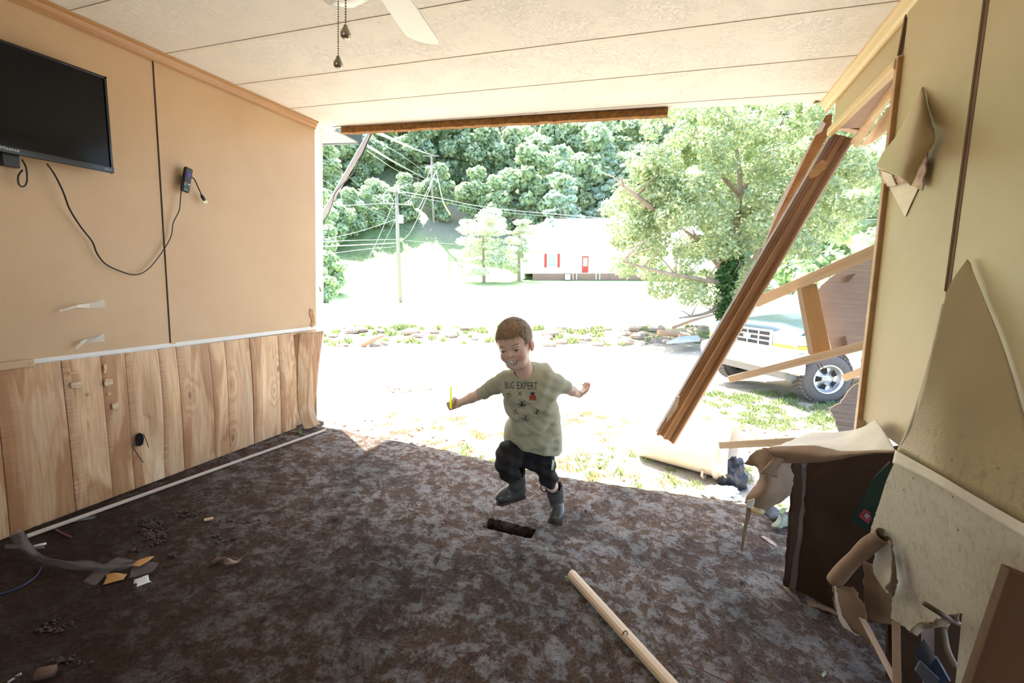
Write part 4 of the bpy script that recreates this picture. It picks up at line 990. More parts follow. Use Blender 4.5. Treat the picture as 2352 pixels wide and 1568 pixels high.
p2 = empty('utility_pole', PD(995, 507, D2), 'far utility pole standing on the grassy slope behind', 'utility pole')
mb = MB(); mb.tube([PD(996, 512, D2), PD(993, 440, D2), PD(991, 360, D2)], [.22, .2, .15], 8); mb.build('pole', M_POLE, p2, True)
mb = MB(); mb.beam(PD(975, 379, D2), PD(1010, 381, D2), .15, .15); mb.build('crossarm', M_POLE, p2); mb = MB(); mb.beam(PD(972, 358, D2), PD(1008, 358, D2), .15, .15); mb.build('crossarm', M_POLE, p2)
mb = MB(); mb.tube([PD(1002, 395, D2), PD(1018, 465, D2 - 4)], .08, 6); mb.k = 1; mb.tube([PD(1018, 465, D2 - 4), PD(1034, 493, D2 - 5)], .12, 6); mb.build('guy_wire', None, p2, mats=[M_WIRE, simple('yellow_guard', (.75, .6, .15), .5)])
wires = [
 (((740, 472, 30), (880, 467, D1)), .035, 'wire running left from the near pole crossarm'),
 (((740, 566, 24), (830, 562, 30), (910, 558, D1)), .05, 'thick wire running left from halfway up the near pole'),
 (((738, 555, 24), (840, 551, 30), (911, 550, D1)), .03, 'thin wire just above the thick one, left of the near pole'),
 (((738, 585, 24), (840, 572, 30), (912, 566, D1)), .025, 'lowest thin wire slanting left from the near pole'),
 (((738, 552, 24), (830, 530, 30), (910, 503, D1)), .025, 'wire rising rightwards to the transformer of the near pole'),
 (((925, 440, D1), (1010, 455, 45), (1150, 480, 52), (1400, 502, 60)), .07, 'heavy bundled cable sagging right from the near pole top toward the house'),
 (((925, 446, D1), (1010, 462, 45), (1150, 487, 52), (1390, 506, 60)), .035, 'lower of the cables sagging right from the near pole'),
 (((858, 300, 22), (960, 345, 50), (1000, 358, D2)), .14, 'upper heavy line from the top left down to the far pole'),
 (((845, 335, 22), (920, 380, 50), (992, 418, D2)), .12, 'middle heavy line from the top left down to the far pole'),
 (((850, 315, 22), (920, 355, 50), (984, 400, D2)), .05, 'thin line between the heavy lines to the far pole'),
 (((842, 345, 22), (920, 395, 50), (985, 420, D2)), .04, 'lowest thin line from the top left to the far pole'),
 (((1008, 382, D2), (985, 430, 60), (960, 480, 45), (945, 465, D1)), .04, 'loose wire dropping from the far pole crossarm to the near pole'),
 (((992, 382, D2), (975, 420, 60), (945, 455, 45), (930, 466, D1)), .04, 'second wire dropping from the far pole to the near pole'),
 (((1000, 390, D2), (985, 440, 60), (950, 520, 45), (925, 552, D1)), .035, 'long wire from the far pole down to the middle of the near pole'),
 (((910, 450, D1), (870, 545, D1 - 1), (826, 635, D1 - 2)), .035, 'guy wire slanting down left from the near pole top'),
 (((911, 500, D1), (875, 570, D1 - 1), (834, 637, D1 - 2)), .02, 'thin guy wire slanting down left, second from the pole'),
 (((738, 350, 26), (830, 430, 34), (920, 500, 42)), .02, 'faint wire crossing down right over the dark trees at left'),
 (((738, 410, 26), (830, 470, 34), (920, 510, 42)), .02, 'lower faint wire crossing the dark trees at left'),
 (((930, 552, D1), (1100, 565, 45), (1210, 577, 60)), .02, 'thin service wire from the near pole to the house corner'),
 (((1900, 508, 16), (1960, 506, 16), (2040, 502, 16)), .025, 'wire seen through the gap right of the diagonal jamb')]
for pts, r, lab in wires:
    q = [PD(*p) for p in pts]; mb = MB(); mb.tube(crv(q, 6) if len(q) > 2 else [q[0], (q[0] + q[1]) / 2 + OU * -.05, q[1]], r * .6, 5); tag(mb.build('overhead_wire', M_WIRE, smooth=True), lab, 'wire')

# ---- neighbouring eave and leaning tube at the left edge
ea = empty('neighbouring_eave', PY(790, 315, 4.0), 'corner of a roof eave with dark fascia and white soffit outside at upper left', 'roof eave')
P = lambda x, y, Y: PY(x, y, Y)
mb = MB(); mb.prism([P(762, 298, 3.3), P(826, 298, 4.1), P(826, 328, 4.1), P(775, 302, 3.3)], (.01, .03, 0)); mb.build('fascia', simple('dark_blue_grey_fascia', (.02, .028, .035), .5), ea)
mb = MB(); mb.prism([P(735, 290, 3.4), P(770, 300, 3.3), P(822, 328, 4.1), P(735, 332, 4.6)], (0, .01, .03)); mb.build('soffit', simple('pale_soffit', (.28, .30, .30), .6), ea)
mb = MB(); mb.tube([P(826, 328, 4.08), P(735, 333, 4.55)], .012, 6); mb.build('drip_edge', M_BLACK, ea)
mb = MB(); a = PY(866, 278, 2.95); b = PY(735, 505, 2.95 + .5); fr = Matrix.Translation(a) @ (b - a).to_track_quat('X', 'Y').to_matrix().to_4x4(); mb.beam(a, b, .035, .028)
tag(mb.build('leaning_gutter', simple('pale_grey_aluminium', (.24, .235, .25), .35, .4), frame=fr, bevel=.004), 'pale metal gutter strip slanting down outside the left wall end', 'gutter strip')
mb = MB(); mb.tube(crv([PY(856, 300, 2.93), PY(836, 345, 2.93), PY(812, 395, 2.95), PY(772, 440, 3.1), PY(762, 470, 3.2), PY(750, 500, 3.3), PY(738, 512, 3.3)]), .0045, 6); tag(mb.build('hanging_cable', M_CORD, smooth=True), 'thin black cable twisted along the slanting metal gutter', 'cable')

# ---- rubbish bin lying on the ground
A = PD(1690, 1042, 4.0); ga = (A - CAM).dot(OR), (A - CAM).dot(OD)
r1, d1 = 2.06, 3.96; r0, d0 = 1.56, 4.42
ra, rb = .225, .275
pa = ow(r0 - .15, d0 + .06, gu(r0, d0) + ra); pb = ow(r1 + .05, d1, gu(r1, d1) + rb)
X = (pb - pa).normalized(); ln = (pb - pa).length
bf = Matrix.Translation(pa) @ X.to_track_quat('Z', 'Y').to_matrix().to_4x4()
M_BIN = simple('beige_bin_plastic', (.66, .55, .42), .45, var=.05, vs=6)
bn = empty('rubbish_bin', pa, 'beige plastic rubbish bin lying on its side on the muddy grass', 'bin')
mb = MB(); mb.lathe([(0, 0), (ra - .03, 0), (ra, .03), (rb - .015, ln - .13), (rb - .012, ln - .12), (rb + .012, ln - .115), (rb + .012, ln - .07), (rb, ln - .06), (rb + .004, ln - .02), (rb + .016, ln), (rb + .016, ln + .02), (rb - .006, ln + .02), (rb - .012, ln - .1), (ra - .015, .03), (0, .02)], 40, bf)
mb.build('body', M_BIN, bn, True)
mb = MB(); hp = [bf @ Vector((rb * math.cos(a) * 1.0, rb * math.sin(a), ln - .16)) for a in (0, .3, .6)]
for a0 in (-2.2, ):
    q = [bf @ Vector(((rb + o_) * math.cos(a0 + t), (rb + o_) * math.sin(a0 + t), ln - .2)) for t, o_ in ((-.3, -.01), (-.25, .04), (.25, .04), (.3, -.01))]; mb.tube(q, .012, 8)
mb.build('handle', M_BIN, bn, True)
# black bag spilling from the bin
def crumple(name, c, rad, mat, lab, cat, amp=.35, n=40, smooth=False, fq=3., parent=None):
    mb = MB(); mb.ball((0, 0, 0), 1, n); vs = []
    for v in mb.v:
        q = v.normalized(); s_ = 1 + amp * noise.noise(q * fq) + amp * .6 * noise.noise(q * fq * 2.7 + Vector((4, 4, 4))) + amp * .3 * noise.noise(q * fq * 6); q = Vector((q.x * rad[0], q.y * rad[1], q.z * rad[2])) * s_; vs.append(Vector(c) + (OM.to_3x3() @ q))
    mb.v = vs; o = mb.build(name, mat, parent, smooth); 
    return tag(o, lab, cat) if lab else o
BAG = simple('black_bag_film', (.02, .025, .04), .18, var=.3, vs=20, bump=.5, bd=.01)
crumple('rubbish_bag', ow(2.08, 3.83, gu(2.1, 3.8) + .10), (.12, .12, .16), BAG, 'crumpled black plastic bag at the mouth of the fallen bin', 'bag', .4, 36, True, 1.6)
crumple('foil_sheet', ow(1.88, 3.62, gu(1.9, 3.6) + .03), (.16, .10, .05), simple('silvery_film', (.6, .6, .6), .2, .7, vs=20), 'crumpled silvery film on the ground below the bin', 'film', .45, 36, True, 1.8)

# ---- truck
wr_, wd_ = 4.74, 6.30; fx, fd = -.97, -.24; yaw = math.atan2(fd, fx)
tf = basis(wr_, wd_, gu(wr_, wd_) + .0, yaw)            # x forward, y left, z up; origin under the left front tyre's outer face
tk = empty('truck', tf.translation, 'dark green and tan off-road truck parked outside at right', 'truck'); tk.matrix_world = tf
GRN = simple('dark_green_car_paint', (.032, .056, .062), .22, var=.05, vs=2, bump=0, spec=.7, obj=True); TAN = simple('pale_tan_car_paint', (.50, .47, .40), .3, var=.03, vs=2, bump=0, obj=True)
CHR = simple('silver_grille', (.62, .64, .66), .3, .3, bump=0, obj=True); DRK = simple('dark_underside', (.01, .01, .01), .8, bump=0); TYR = simple('dusty_tyre_rubber', (.12, .11, .105), .9, var=.2, vs=60, bump=.4, obj=True)
def tb_(name, lo, hi, mat, bev=.02, parent=None):
    m = MB(); m.box(lo, hi, tf); o = m.build(name, mat, parent or tk, frame=None, bevel=bev); return o
Wd = 1.98
def tprism(name, pts, y0, y1, mat, bev=.02, parent=None, smooth=False):
    v = [tf @ Vector((x, y, z)) for y in (y0, y1) for x, z in pts]; n = len(pts); m = MB(); m.add(v, [(i, (i + 1) % n, (i + 1) % n + n, i + n) for i in range(n)]); 
    m.add([tf @ Vector((x, y0, z)) for x, z in pts], [tuple(t) for t in tessellate_polygon([[Vector((x, 0, z)) for x, z in pts]])])
    m.add([tf @ Vector((x, y1, z)) for x, z in pts], [tuple(t) for t in tessellate_polygon([[Vector((x, 0, z)) for x, z in pts]])])
    return m.build(name, mat, parent or tk, smooth, bevel=bev)
# body with wheel arch (side profile, x forward)
arch = [(.50 * math.cos(a), .37 + .50 * math.sin(a)) for a in np.linspace(math.radians(200), math.radians(-10), 12)][::-1]
archL = [(x, z) for x, z in arch]
fr_x = .56
low = [(fr_x, .62)] + [(x, z) for x, z in archL if z > .38] + [(-.5, .5), (-3.4, .5), (-3.4, .86), (fr_x, .86)]
tprism('lower_body', low, -Wd + .04, -.04, TAN, .015)
up = [(fr_x, .86), (-3.4, .86), (-3.4, 1.18), (-.75, 1.22), (fr_x - .12, 1.12), (fr_x, 1.04)]
tprism('upper_body', up, -Wd + .05, -.05, GRN, .03)
# crowned hood
def hood():
    v = []; f = []; NX, NY = 12, 14
    for i in range(NX + 1):
        for j in range(NY + 1):
            t = i / NX; s_ = j / NY * 2 - 1; x = fr_x - .04 - t * 1.5; z = 1.08 + .14 * t ** .7 + .07 * (1 - abs(s_) ** 3) * (1 - .5 * (t < .05)) + (.02 if abs(s_) < .45 else 0) - (.05 if t < .01 else 0); y = -Wd / 2 + s_ * (Wd / 2 - .07); v.append(tf @ Vector((x, y, z)))
    for i in range(NX):
        for j in range(NY): a = i * (NY + 1) + j; f.append((a, a + 1, a + NY + 2, a + NY + 1))
    m = MB(); m.add(v, f); o = m.build('hood', GRN, tk, True); md = o.modifiers.new('s', 'SOLIDIFY'); md.thickness = .03; return o
hood()
tprism('windscreen', [(-.75, 1.22), (-1.25, 1.72), (-1.30, 1.72), (-.80, 1.22)], -Wd + .18, -.18, simple('windscreen_glass', (.10, .14, .15), .05, obj=True), .01)
tprism('cab_roof', [(-1.2, 1.70), (-3.3, 1.72), (-3.3, 1.78), (-1.25, 1.78)], -Wd + .18, -.18, GRN, .03)
tprism('cab_rear', [(-1.9, 1.18), (-3.4, 1.18), (-3.3, 1.75), (-1.95, 1.75)], -Wd + .14, -.14, GRN, .03)
# front: grille surround with three bars and posts
g = tb_('grille', (fr_x, -Wd + .50, .82), (fr_x + .03, -.50, 1.09), CHR, .012)
for k in range(3):
    for j in range(4):
        y0 = -Wd + .54 + j * .232; z0 = .845 + k * .08; m = MB(); m.box((fr_x + .025, y0, z0), (fr_x + .034, y0 + .20, z0 + .055), tf); m.build('grille_slot', DRK, g)
m = MB(); m.ball(tf @ Vector((fr_x + .04, -Wd / 2, .955)), (.012, .085, .04), 16, (tf @ Matrix.Identity(4)).to_3x3()); m.build('oval_badge', simple('badge_blue_silver', (.5, .55, .65), .2, .5), g, True)
for y0 in (-.485, -Wd + .06):
    hl = tb_('headlight', (fr_x - .04, y0, .83), (fr_x + .028, y0 + .425, 1.075), CHR, .02)
    m = MB(); m.box((fr_x, y0 + .02, .905), (fr_x + .040, y0 + .405, 1.055), tf); m.build('lens', simple('clear_lens', (.80, .82, .82), .1, bump=0), hl, bevel=.01)
    m = MB(); m.box((fr_x, y0 + .02, .845), (fr_x + .040, y0 + .405, .90), tf); m.build('turn_signal', simple('amber_lens', (.85, .42, .04), .2, bump=0), hl, bevel=.01)
tb_('side_marker', (fr_x - .17, -.07, .905), (fr_x - .005, -.028, 1.05), simple('clear_lens', (0, 0, 0)), .01); tb_('side_turn_signal', (fr_x - .17, -.07, .845), (fr_x - .005, -.026, .90), simple('amber_lens', (0, 0, 0)), .01)
bp = tprism('bumper', [(fr_x - .12, .46), (fr_x + .12, .50), (fr_x + .16, .60), (fr_x + .15, .74), (fr_x - .12, .80)], -Wd - .01, .01, simple('pale_bumper', (.55, .54, .50), .35, .1, bump=0, obj=True), .03)
pl = tb_('licence_plate', (fr_x + .15, -Wd / 2 - .28, .56), (fr_x + .165, -Wd / 2 + .03, .72), WHT, .004)
tprism('air_dam', [(fr_x - .3, .34), (fr_x + .0, .36), (fr_x + .05, .5), (fr_x - .3, .5)], -Wd + .2, -.2, simple('grey_valance', (.2, .2, .2), .6), .02)
tb_('axle', (-.1, -Wd + .2, .28), (.1, -.2, .42), DRK, .02)
def wheel(x, y, s_, st=0):
    R = .385; wf = tf @ Matrix.Translation((x, y, R)) @ Matrix.Rotation(math.radians(st), 4, 'Z') @ Matrix.Rotation(math.radians(90 * s_), 4, 'X')
    m = MB(); m.lathe([(.20, .26), (.30, .255), (.345, .24), (R, .20), (R, .05), (.35, .01), (.30, -.005), (.225, .0), (.215, .02), (.2, .26)], 48, wf)
    o = m.build('tyre', TYR, tk, True)
    m = MB()
    for k in range(40):
        a = 2 * math.pi * k / 40
        for z0, z1, sh in ((.02, .10, 0), (.11, .17, .08), (.17, .25, 0)):
            q = wf @ Matrix.Rotation(a + sh, 4, 'Z'); m.box((R - .012, -.02, z0), (R + .012, .02, z1), q)
    m.build('tread', TYR, o)
    rm = MB(); rm.lathe([(.225, .0), (.222, -.012), (.205, -.010), (.195, .03), (.19, .09), (.12, .08), (.06, .04), (.045, .0), (0, -.005)], 40, wf); rm = rm.build('rim', simple('alloy_rim', (.62, .63, .64), .3, .6, bump=0), o, True)
    hm = MB()
    for k in range(5):
        a = 2 * math.pi * k / 5; q = wf @ Matrix.Rotation(a, 4, 'Z'); hm.prism([q @ Vector(p) for p in ((.085, -.025, .035), (.165, -.05, .06), (.165, .05, .06), (.085, .025, .035))], (wf.to_3x3() @ Vector((0, 0, -.006))))
    hm.build('rim_opening', DRK, o)
    c = MB(); c.lathe([(0, -.02), (.03, -.018), (.034, .01)], 20, wf); c.build('hub_cap', CHR, o, True)
wheel(0, 0, 1, -15)
wheel(-2.7, 0, 1)
wheel(0, -Wd, -1)
m = MB(); m.tube([PD(1812, 720, 7.0), PD(1822, 622, 7.0)], .005, 6); m.build('antenna', CHR, tk)

# ---- debris bank: logs, rocks, sheet
M_ROCK = simple('pale_stone', (.36, .29, .23), .9, var=.3, vs=6, bump=.6, bd=.03); M_LOG = wood('drift_log', (.50, .33, .20), (.30, .18, .10), axis=0, rough=.8, scale=.3)
rr = random.Random(11)
for k in range(70):
    px = rr.choice([rr.uniform(760, 1100), rr.uniform(1250, 1640), rr.uniform(1250, 1640)]); d = rr.uniform(13.2, 16.2); r = colr(px, d); s_ = rr.uniform(.06, .2)
    mb = MB(); mb.ball((0, 0, 0), 1, 10); base = ow(r, d, gu(r, d) + s_ * .25)
    mb.v = [base + (OM.to_3x3() @ Vector((v.x * s_ * 1.5, v.y * s_, v.z * s_ * .7))) * (1 + .35 * noise.noise(v * 1.7 + Vector((k, k, 0)))) for v in mb.v]
    tag(mb.build('bank_stone', M_ROCK), 'pale stone on the flood debris bank across the yard', 'stone', 'stones on the debris bank')
for (x0, y0, x1, y1, d, rad, lab) in ((1512, 763, 1600, 778, 13.4, .10, 'orange-brown log on the debris bank left of the diagonal jamb'), (1560, 772, 1628, 783, 12.9, .07, 'thinner log below the orange-brown one on the bank'), (1545, 752, 1640, 722, 13.8, .05, 'grey branch sticking up from the bank near the big tree'), (830, 795, 880, 770, 13.2, .08, 'pale log end on the bank at far left')):
    mb = MB(); A = PD(x0, y0, d); Bq = PD(x1, y1, d + .3); fr = Matrix.Translation(A) @ (Bq - A).to_track_quat('X', 'Z').to_matrix().to_4x4(); mb.tube([A, A.lerp(Bq, .5) + OU * .03, Bq], [rad, rad * .9, rad * .6], 9); tag(mb.build('drift_log', M_LOG, smooth=True, frame=fr), lab, 'log')
mb = MB(); mb.prism([PD(x, y, d) for x, y, d in ((1530, 790, 12.2), (1562, 775, 12.9), (1605, 774, 12.9), (1608, 784, 12.4), (1560, 788, 12.2))], OU * .05); tag(mb.build('metal_sheet', simple('grey_metal_sheet', (.4, .46, .44), .4, .3)), 'flat grey metal sheet lying on the bank beside the logs', 'metal sheet')
# weeds and clods
def tufts(name, spots, mat, lab, cat, h=.12, n=26):
    V = []; Fc = []
    for (r, d, s_) in spots:
        for k in range(n):
            a = rr.random() * 6.28; q = rr.random() * .12 * s_; b = gp(r + q * math.cos(a), d + q * math.sin(a)); t = OR * rr.uniform(-.5, .5) + OD * rr.uniform(-.5, .5) + OU; hh = h * s_ * rr.uniform(.5, 1); w_ = OR * (.006 * s_ + .002) * (1 + d / 8)
            i = len(V); V += [b - w_, b + w_, b + t * hh]; Fc.append((i, i + 1, i + 2))
    m = MB(); m.add(V, Fc); return tag(m.build(name, mat, fix=False), lab, cat, kind='stuff')
GW = m_leaf('weed_leaves', (.44, .46, .22), (.20, .26, .10), .4); GD = m_leaf('dry_grass', (.62, .50, .28), (.36, .26, .13), .3)
tufts('weed_tufts', [(rr.uniform(-1.3, 2.4), rr.uniform(3.3, 4.6), rr.uniform(.3, .9)) for _ in range(90)], GW, 'small green weeds scattered on the silt beyond the floor edge', 'weeds', .09)
tufts('dry_grass_tufts', [(rr.uniform(-1.8, 3.2), rr.uniform(3.2, 5.8), rr.uniform(.3, .9)) for _ in range(200)], GD, 'dry grass tufts in the silt just outside the opening', 'grass', .06)
tufts('bank_weeds', [(colr(rr.uniform(740, 1640), 15), rr.uniform(13.4, 16.5), rr.uniform(.9, 2.)) for _ in range(90)], GW, 'weeds growing along the debris bank across the yard', 'weeds', .14)
tufts('truck_grass', [(rr.uniform(3., 6.), rr.uniform(5.2, 7.), rr.uniform(.5, 1.1)) for _ in range(260)], GW, 'green grass under and around the parked truck', 'grass', .08)
cm = MB()
for k in range(260):
    zone = rr.choice([(740, 1000, 4.9, 5.5), (1250, 1500, 3.3, 3.9), (880, 1000, 7., 7.4), (1480, 1900, 4.5, 5.3), (1250, 1700, 3.2, 3.6), (820, 1060, 4.6, 4.9)]); px = rr.uniform(zone[0], zone[1]); d = rr.uniform(zone[2], zone[3]); r = colr(px, d); s_ = rr.uniform(.01, .035)
    b = MB(); b.ball((0, 0, 0), 1, 6); c = gp(r, d)
    cm.add([c + v * s_ * (1 + .5 * noise.noise(v * 2 + Vector((k, 0, 0)))) for v in b.v], b.f)
tag(cm.build('mud_clods', simple('brown_mud_clod', (.26, .16, .10), .95, var=.3)), 'brown mud clods scattered on the silt outside', 'mud clods', kind='stuff')
# ================================================================== THINGS INSIDE
# ---- television
XT = XL + .085
tr = PX(248, 178, XT); brn = PX(259, 398, XT)
yR = (tr.y + brn.y) / 2; zT = tr.z; zB = brn.z; yLf = yR - (zT - zB) * 1.70
tv = empty('television', (XL + .03, (yR + yLf) / 2, zB), 'black flat television mounted on the left wall', 'television')
mb = MB(); mb.box((XL + .03, yLf + .03, zB + .02), (XT - .018, yR - .03, zT - .02)); mb.build('back_housing', M_BLACK, tv, bevel=.008)
bz = MB(); x0, x1 = XT - .018, XT
bz.box((x0, yLf, zT - .010), (x1, yR, zT)); bz.box((x0, yR - .010, zB), (x1, yR, zT)); bz.box((x0, yLf, zB), (x1, yLf + .010, zT)); bz.box((x0, yLf, zB), (x1 + .003, yR, zB + .026)); bz.build('bezel', M_GLOSSB, tv, bevel=.002)
sc = NT('tv_screen'); sc.base((.004, .004, .005)); sc.rough(.12); sc.b.inputs['Specular IOR Level'].default_value = .18
mb = MB(); mb.box((x0 - .002, yLf + .008, zB + .02), (x1 - .006, yR - .008, zT - .008)); mb.build('screen', sc.m, tv)
def wtext(body, size, y, z, X, mat, name, parent):
    me = textmesh(body, size); 
    for v in me.vertices: c = v.co.copy(); v.co = (X, y + c.x, z + c.y)
    o = link(name, me, mat, parent); return o
M_SIL = simple('silver_lettering', (.55, .55, .55), .4, .3, bump=0)
lg = PX(24, 351, XT + .004); wtext('Hisense', .0165, lg.y, zB + .016, XT + .0042, M_SIL, 'logo_lettering', tv)
wtext('Roku TV', .007, yR - .022, zB + .013, XT + .0042, M_SIL, 'small_lettering', tv)
mb = MB(); a = PX(20, 370, XL + .04); mb.box((XL + .01, a.y - .02, zB - .045), (XL + .05, a.y + .028, zB + .02)); mb.build('wall_bracket', M_BLACK, tv, bevel=.002)
mb = MB(); mb.tube(crv([PX(x, y, XL + .03) for x, y in ((50, 366), (60, 385), (62, 415), (55, 428), (44, 424), (42, 405), (52, 390))]), .003, 6); mb.build('dangling_lead', M_CORD, tv, True)
# power cord with plug, remote on the wall
cd = empty('power_cord', PX(310, 632, XL + .02), 'black television power cord drooping across the left wall to a plug', 'cord')
pc_ = [(108, 376, .06), (125, 400, .04), (145, 440, .035), (160, 480, .03), (185, 520, .025), (212, 555, .02), (222, 580, .02), (240, 604, .02), (270, 620, .02), (310, 631, .02), (340, 618, .02), (368, 585, .02), (392, 545, .022), (398, 512, .025), (412, 482, .03), (415, 450, .03), (421, 415, .025), (432, 405, .02), (445, 410, .03), (455, 430, .03), (463, 448, .03)]
mb = MB(); mb.tube(crv([PX(x, y, XL + o_) for x, y, o_ in pc_], 6), .0034, 8, sq=.7); mb.build('cable', M_CORD, cd, True)
a = PX(462, 447, XL + .03); b = PX(470, 460, XL + .028); mb = MB(); mb.tube([a, a.lerp(b, .4), b], [.005, .009, .008], 8); mb.build('plug', M_CORD, cd, True)
dv = (b - a).normalized(); mb = MB()
for s_ in (-.005, .005): mb.beam(b + Vector((0, s_, s_ * .6)), b + Vector((0, s_, s_ * .6)) + dv * .016, .0025, .005)
mb.build('prongs', simple('brass_prongs', (.6, .5, .3), .3, 1, bump=0), cd)
rc = PX(432, 413, XL + .045); ru = (PX(436, 385, XL + .045) - PX(427, 441, XL + .045)).normalized(); rw_ = Vector((1, 0, 0)).cross(ru).normalized()
if rw_.y < 0: rw_ = -rw_
rm_ = Matrix((( rw_.x, ru.x, 1), (rw_.y, ru.y, 0), (rw_.z, ru.z, 0))).to_4x4(); rf = Matrix.Translation(rc) @ rm_
H2 = (PX(436, 385, XL + .045) - PX(427, 441, XL + .045)).length / 2
rem_ = empty('remote_control', rc, 'black remote control with a purple direction pad stuck to the left wall', 'remote control')
mb = MB(); mb.box((-.0205, -H2, -.022), (.0205, H2, -.002), rf); mb.build('case', M_BLACK, rem_, bevel=.008, seg=3)
def rbtn(name, x, y, w, h, col):
    m = MB(); m.box((x - w, y - h, -.003), (x + w, y + h, .0005), rf); m.build(name, simple('btn_%02d%02d%02d' % tuple(int(c * 99) for c in col), col, .4, bump=0), rem_, bevel=.001)
PUR = (.16, .05, .5); GR = (.10, .10, .10)
rbtn('direction_pad', 0, H2 * .42, .0105, .0035, PUR); rbtn('direction_pad', 0, H2 * .42, .0035, .0115, PUR); rbtn('button', -.008, H2 * .82, .003, .003, GR)
for j in range(3):
    for i in range(3): rbtn('button', -.010 + .010 * i, H2 * (.10 - j * .14), .003, .0028, GR)
for (x, y, c) in ((-.009, -.32, (.6, .2, .2)), (.008, -.32, (.6, .6, .6)), (-.009, -.47, (.05, .4, .15)), (.008, -.47, (.1, .3, .6))): rbtn('shortcut_button', x, H2 * y, .006, .003, c)
me = textmesh('Hisense', .0065)
for v in me.vertices: c = v.co.copy(); v.co = rf @ Vector((c.x, c.y - H2 * .78, -.0012))
link('lettering', me, M_SIL, rem_)
mb = MB(); mb.box((XL, rc.y - .012, rc.z - .03), (rc.x - .021, rc.y + .012, rc.z + .02)); mb.build('adhesive_pad', simple('grey_pad', (.2, .2, .2), .8), rem_)
# ---- tape strips on the left wall
TP = NT('clear_tape'); TP.base((.78, .72, .62)); TP.rough(.15); TP.b.inputs['Alpha'].default_value = .55; TP.bump(TP.noise(TP.pos(), 90, 3), .5, .002)
for pts, lab, tip in (([(240, 687), (241, 707), (205, 707), (178, 706), (140, 716), (135, 712), (176, 700), (206, 696)], 'upper strip of clear tape peeling off the left wall', None),
                 ([(239, 764), (240, 784), (205, 787), (192, 789), (176, 803), (173, 800), (186, 783), (205, 776)], 'lower strip of clear tape peeling off the left wall', None)):
    P3 = [PX(x, y, XL + (.001 if i < 3 or i > 6 else .022)) for i, (x, y) in enumerate(pts)]; mb = MB(); mb.prism(P3, (.0006, 0, 0)); o = mb.build('tape_strip', TP.m); tag(o, lab, 'tape')
# scuffs on the wall
# ---- ceiling fan
fc = PZ(789, 18, 1.86); HubX, HubY = fc.x, fc.y - .02
fan = empty('ceiling_fan', (HubX, HubY, HC), 'white ceiling fan with a frosted bowl light, at the top of the picture', 'ceiling fan')
FM = Matrix.Translation((HubX, HubY, 0)); WH = simple('white_enamel', (.80, .79, .76), .3, var=.02, bump=0)
mb = MB(); mb.lathe([(0, HC), (.075, HC), (.075, HC - .03), (.05, HC - .06), (.10, HC - .07), (.115, HC - .11), (.115, HC - .16), (.09, HC - .19), (.06, HC - .20), (.06, HC - .215)], 32, FM); mb.build('motor_housing', WH, fan, True)
gl = NT('frosted_glass'); gl.base((.86, .86, .84)); gl.rough(.15); gl.b.inputs['Subsurface Weight'].default_value = .3
mb = MB(); mb.lathe([(.085, HC - .215), (.10, HC - .225), (.098, HC - .26), (.075, HC - .305), (.04, HC - .332), (.0, HC - .34)], 32, FM); mb.build('light_bowl', gl.m, fan, True)
tipc = PZ(975, 96, HC - .155); va = Vector((tipc.x - HubX, tipc.y - HubY, 0)); Lb = va.length; ang0 = math.atan2(va.y, va.x)
print('fan blade', Lb, HubX, HubY)
nb = 5
for k in range(nb):
    a = ang0 + 2 * math.pi * k / nb; q = FM @ Matrix.Rotation(a, 4, 'Z') @ Matrix.Translation((0, 0, HC - .155)) @ Matrix.Rotation(math.radians(11), 4, 'X')
    w = .062; pts = [(.14, -w * .7), (.3, -w * .9), (Lb - .03, -w * 1.05), (Lb - .008, -w * .95), (Lb + .004, -w * .6), (Lb + .010, 0), (Lb + .004, w * .6), (Lb - .008, w * .95), (Lb - .03, w * 1.05), (.3, w * .9), (.14, w * .7)]
    mb = MB(); mb.prism([q @ Vector((x, y, 0)) for x, y in pts], q.to_3x3() @ Vector((0, 0, .006))); o = mb.build('blade', WH, fan)
    mb = MB(); mb.prism([q @ Vector((x, y, .006)) for x, y in ((.08, -.02), (.2, -.03), (.22, 0), (.2, .03), (.08, .02))], q.to_3x3() @ Vector((0, 0, .006))); mb.build('blade_arm', WH, o)
M_CH = simple('pull_chain_brass', (.35, .26, .17), .35, .8, bump=0); M_FOB = simple('brushed_nickel_fob', (.50, .44, .33), .3, .7, bump=0)
dch = (fc - CAM).length
for (x, y0, y1, y2, yy) in ((775, 20, 130, 157, fc.y - .06), (792, -6, 58, 90, fc.y - .13)):
    A = PY(x - 1, y0, yy); z1 = PY(x + 2, y1, yy).z; z2 = PY(x + 2, y2, yy).z; A.x = PY(x + 2, y1, yy).x
    pch = None; mb = MB(); z = A.z + .05
    while z > z1: mb.ball((A.x, A.y, z), .0022, 6); z -= .0052
    pch = mb.build('pull_chain', M_CH, fan, True); L = z1 - z2
    mb = MB(); mb.lathe([(0, L), (.004, L), (.005, L * .85), (.011, L * .4), (.010, L * .12), (.006, 0), (0, .002)], 12, Matrix.Translation((A.x, A.y, z2))); mb.build('fob', M_FOB, pch, True)

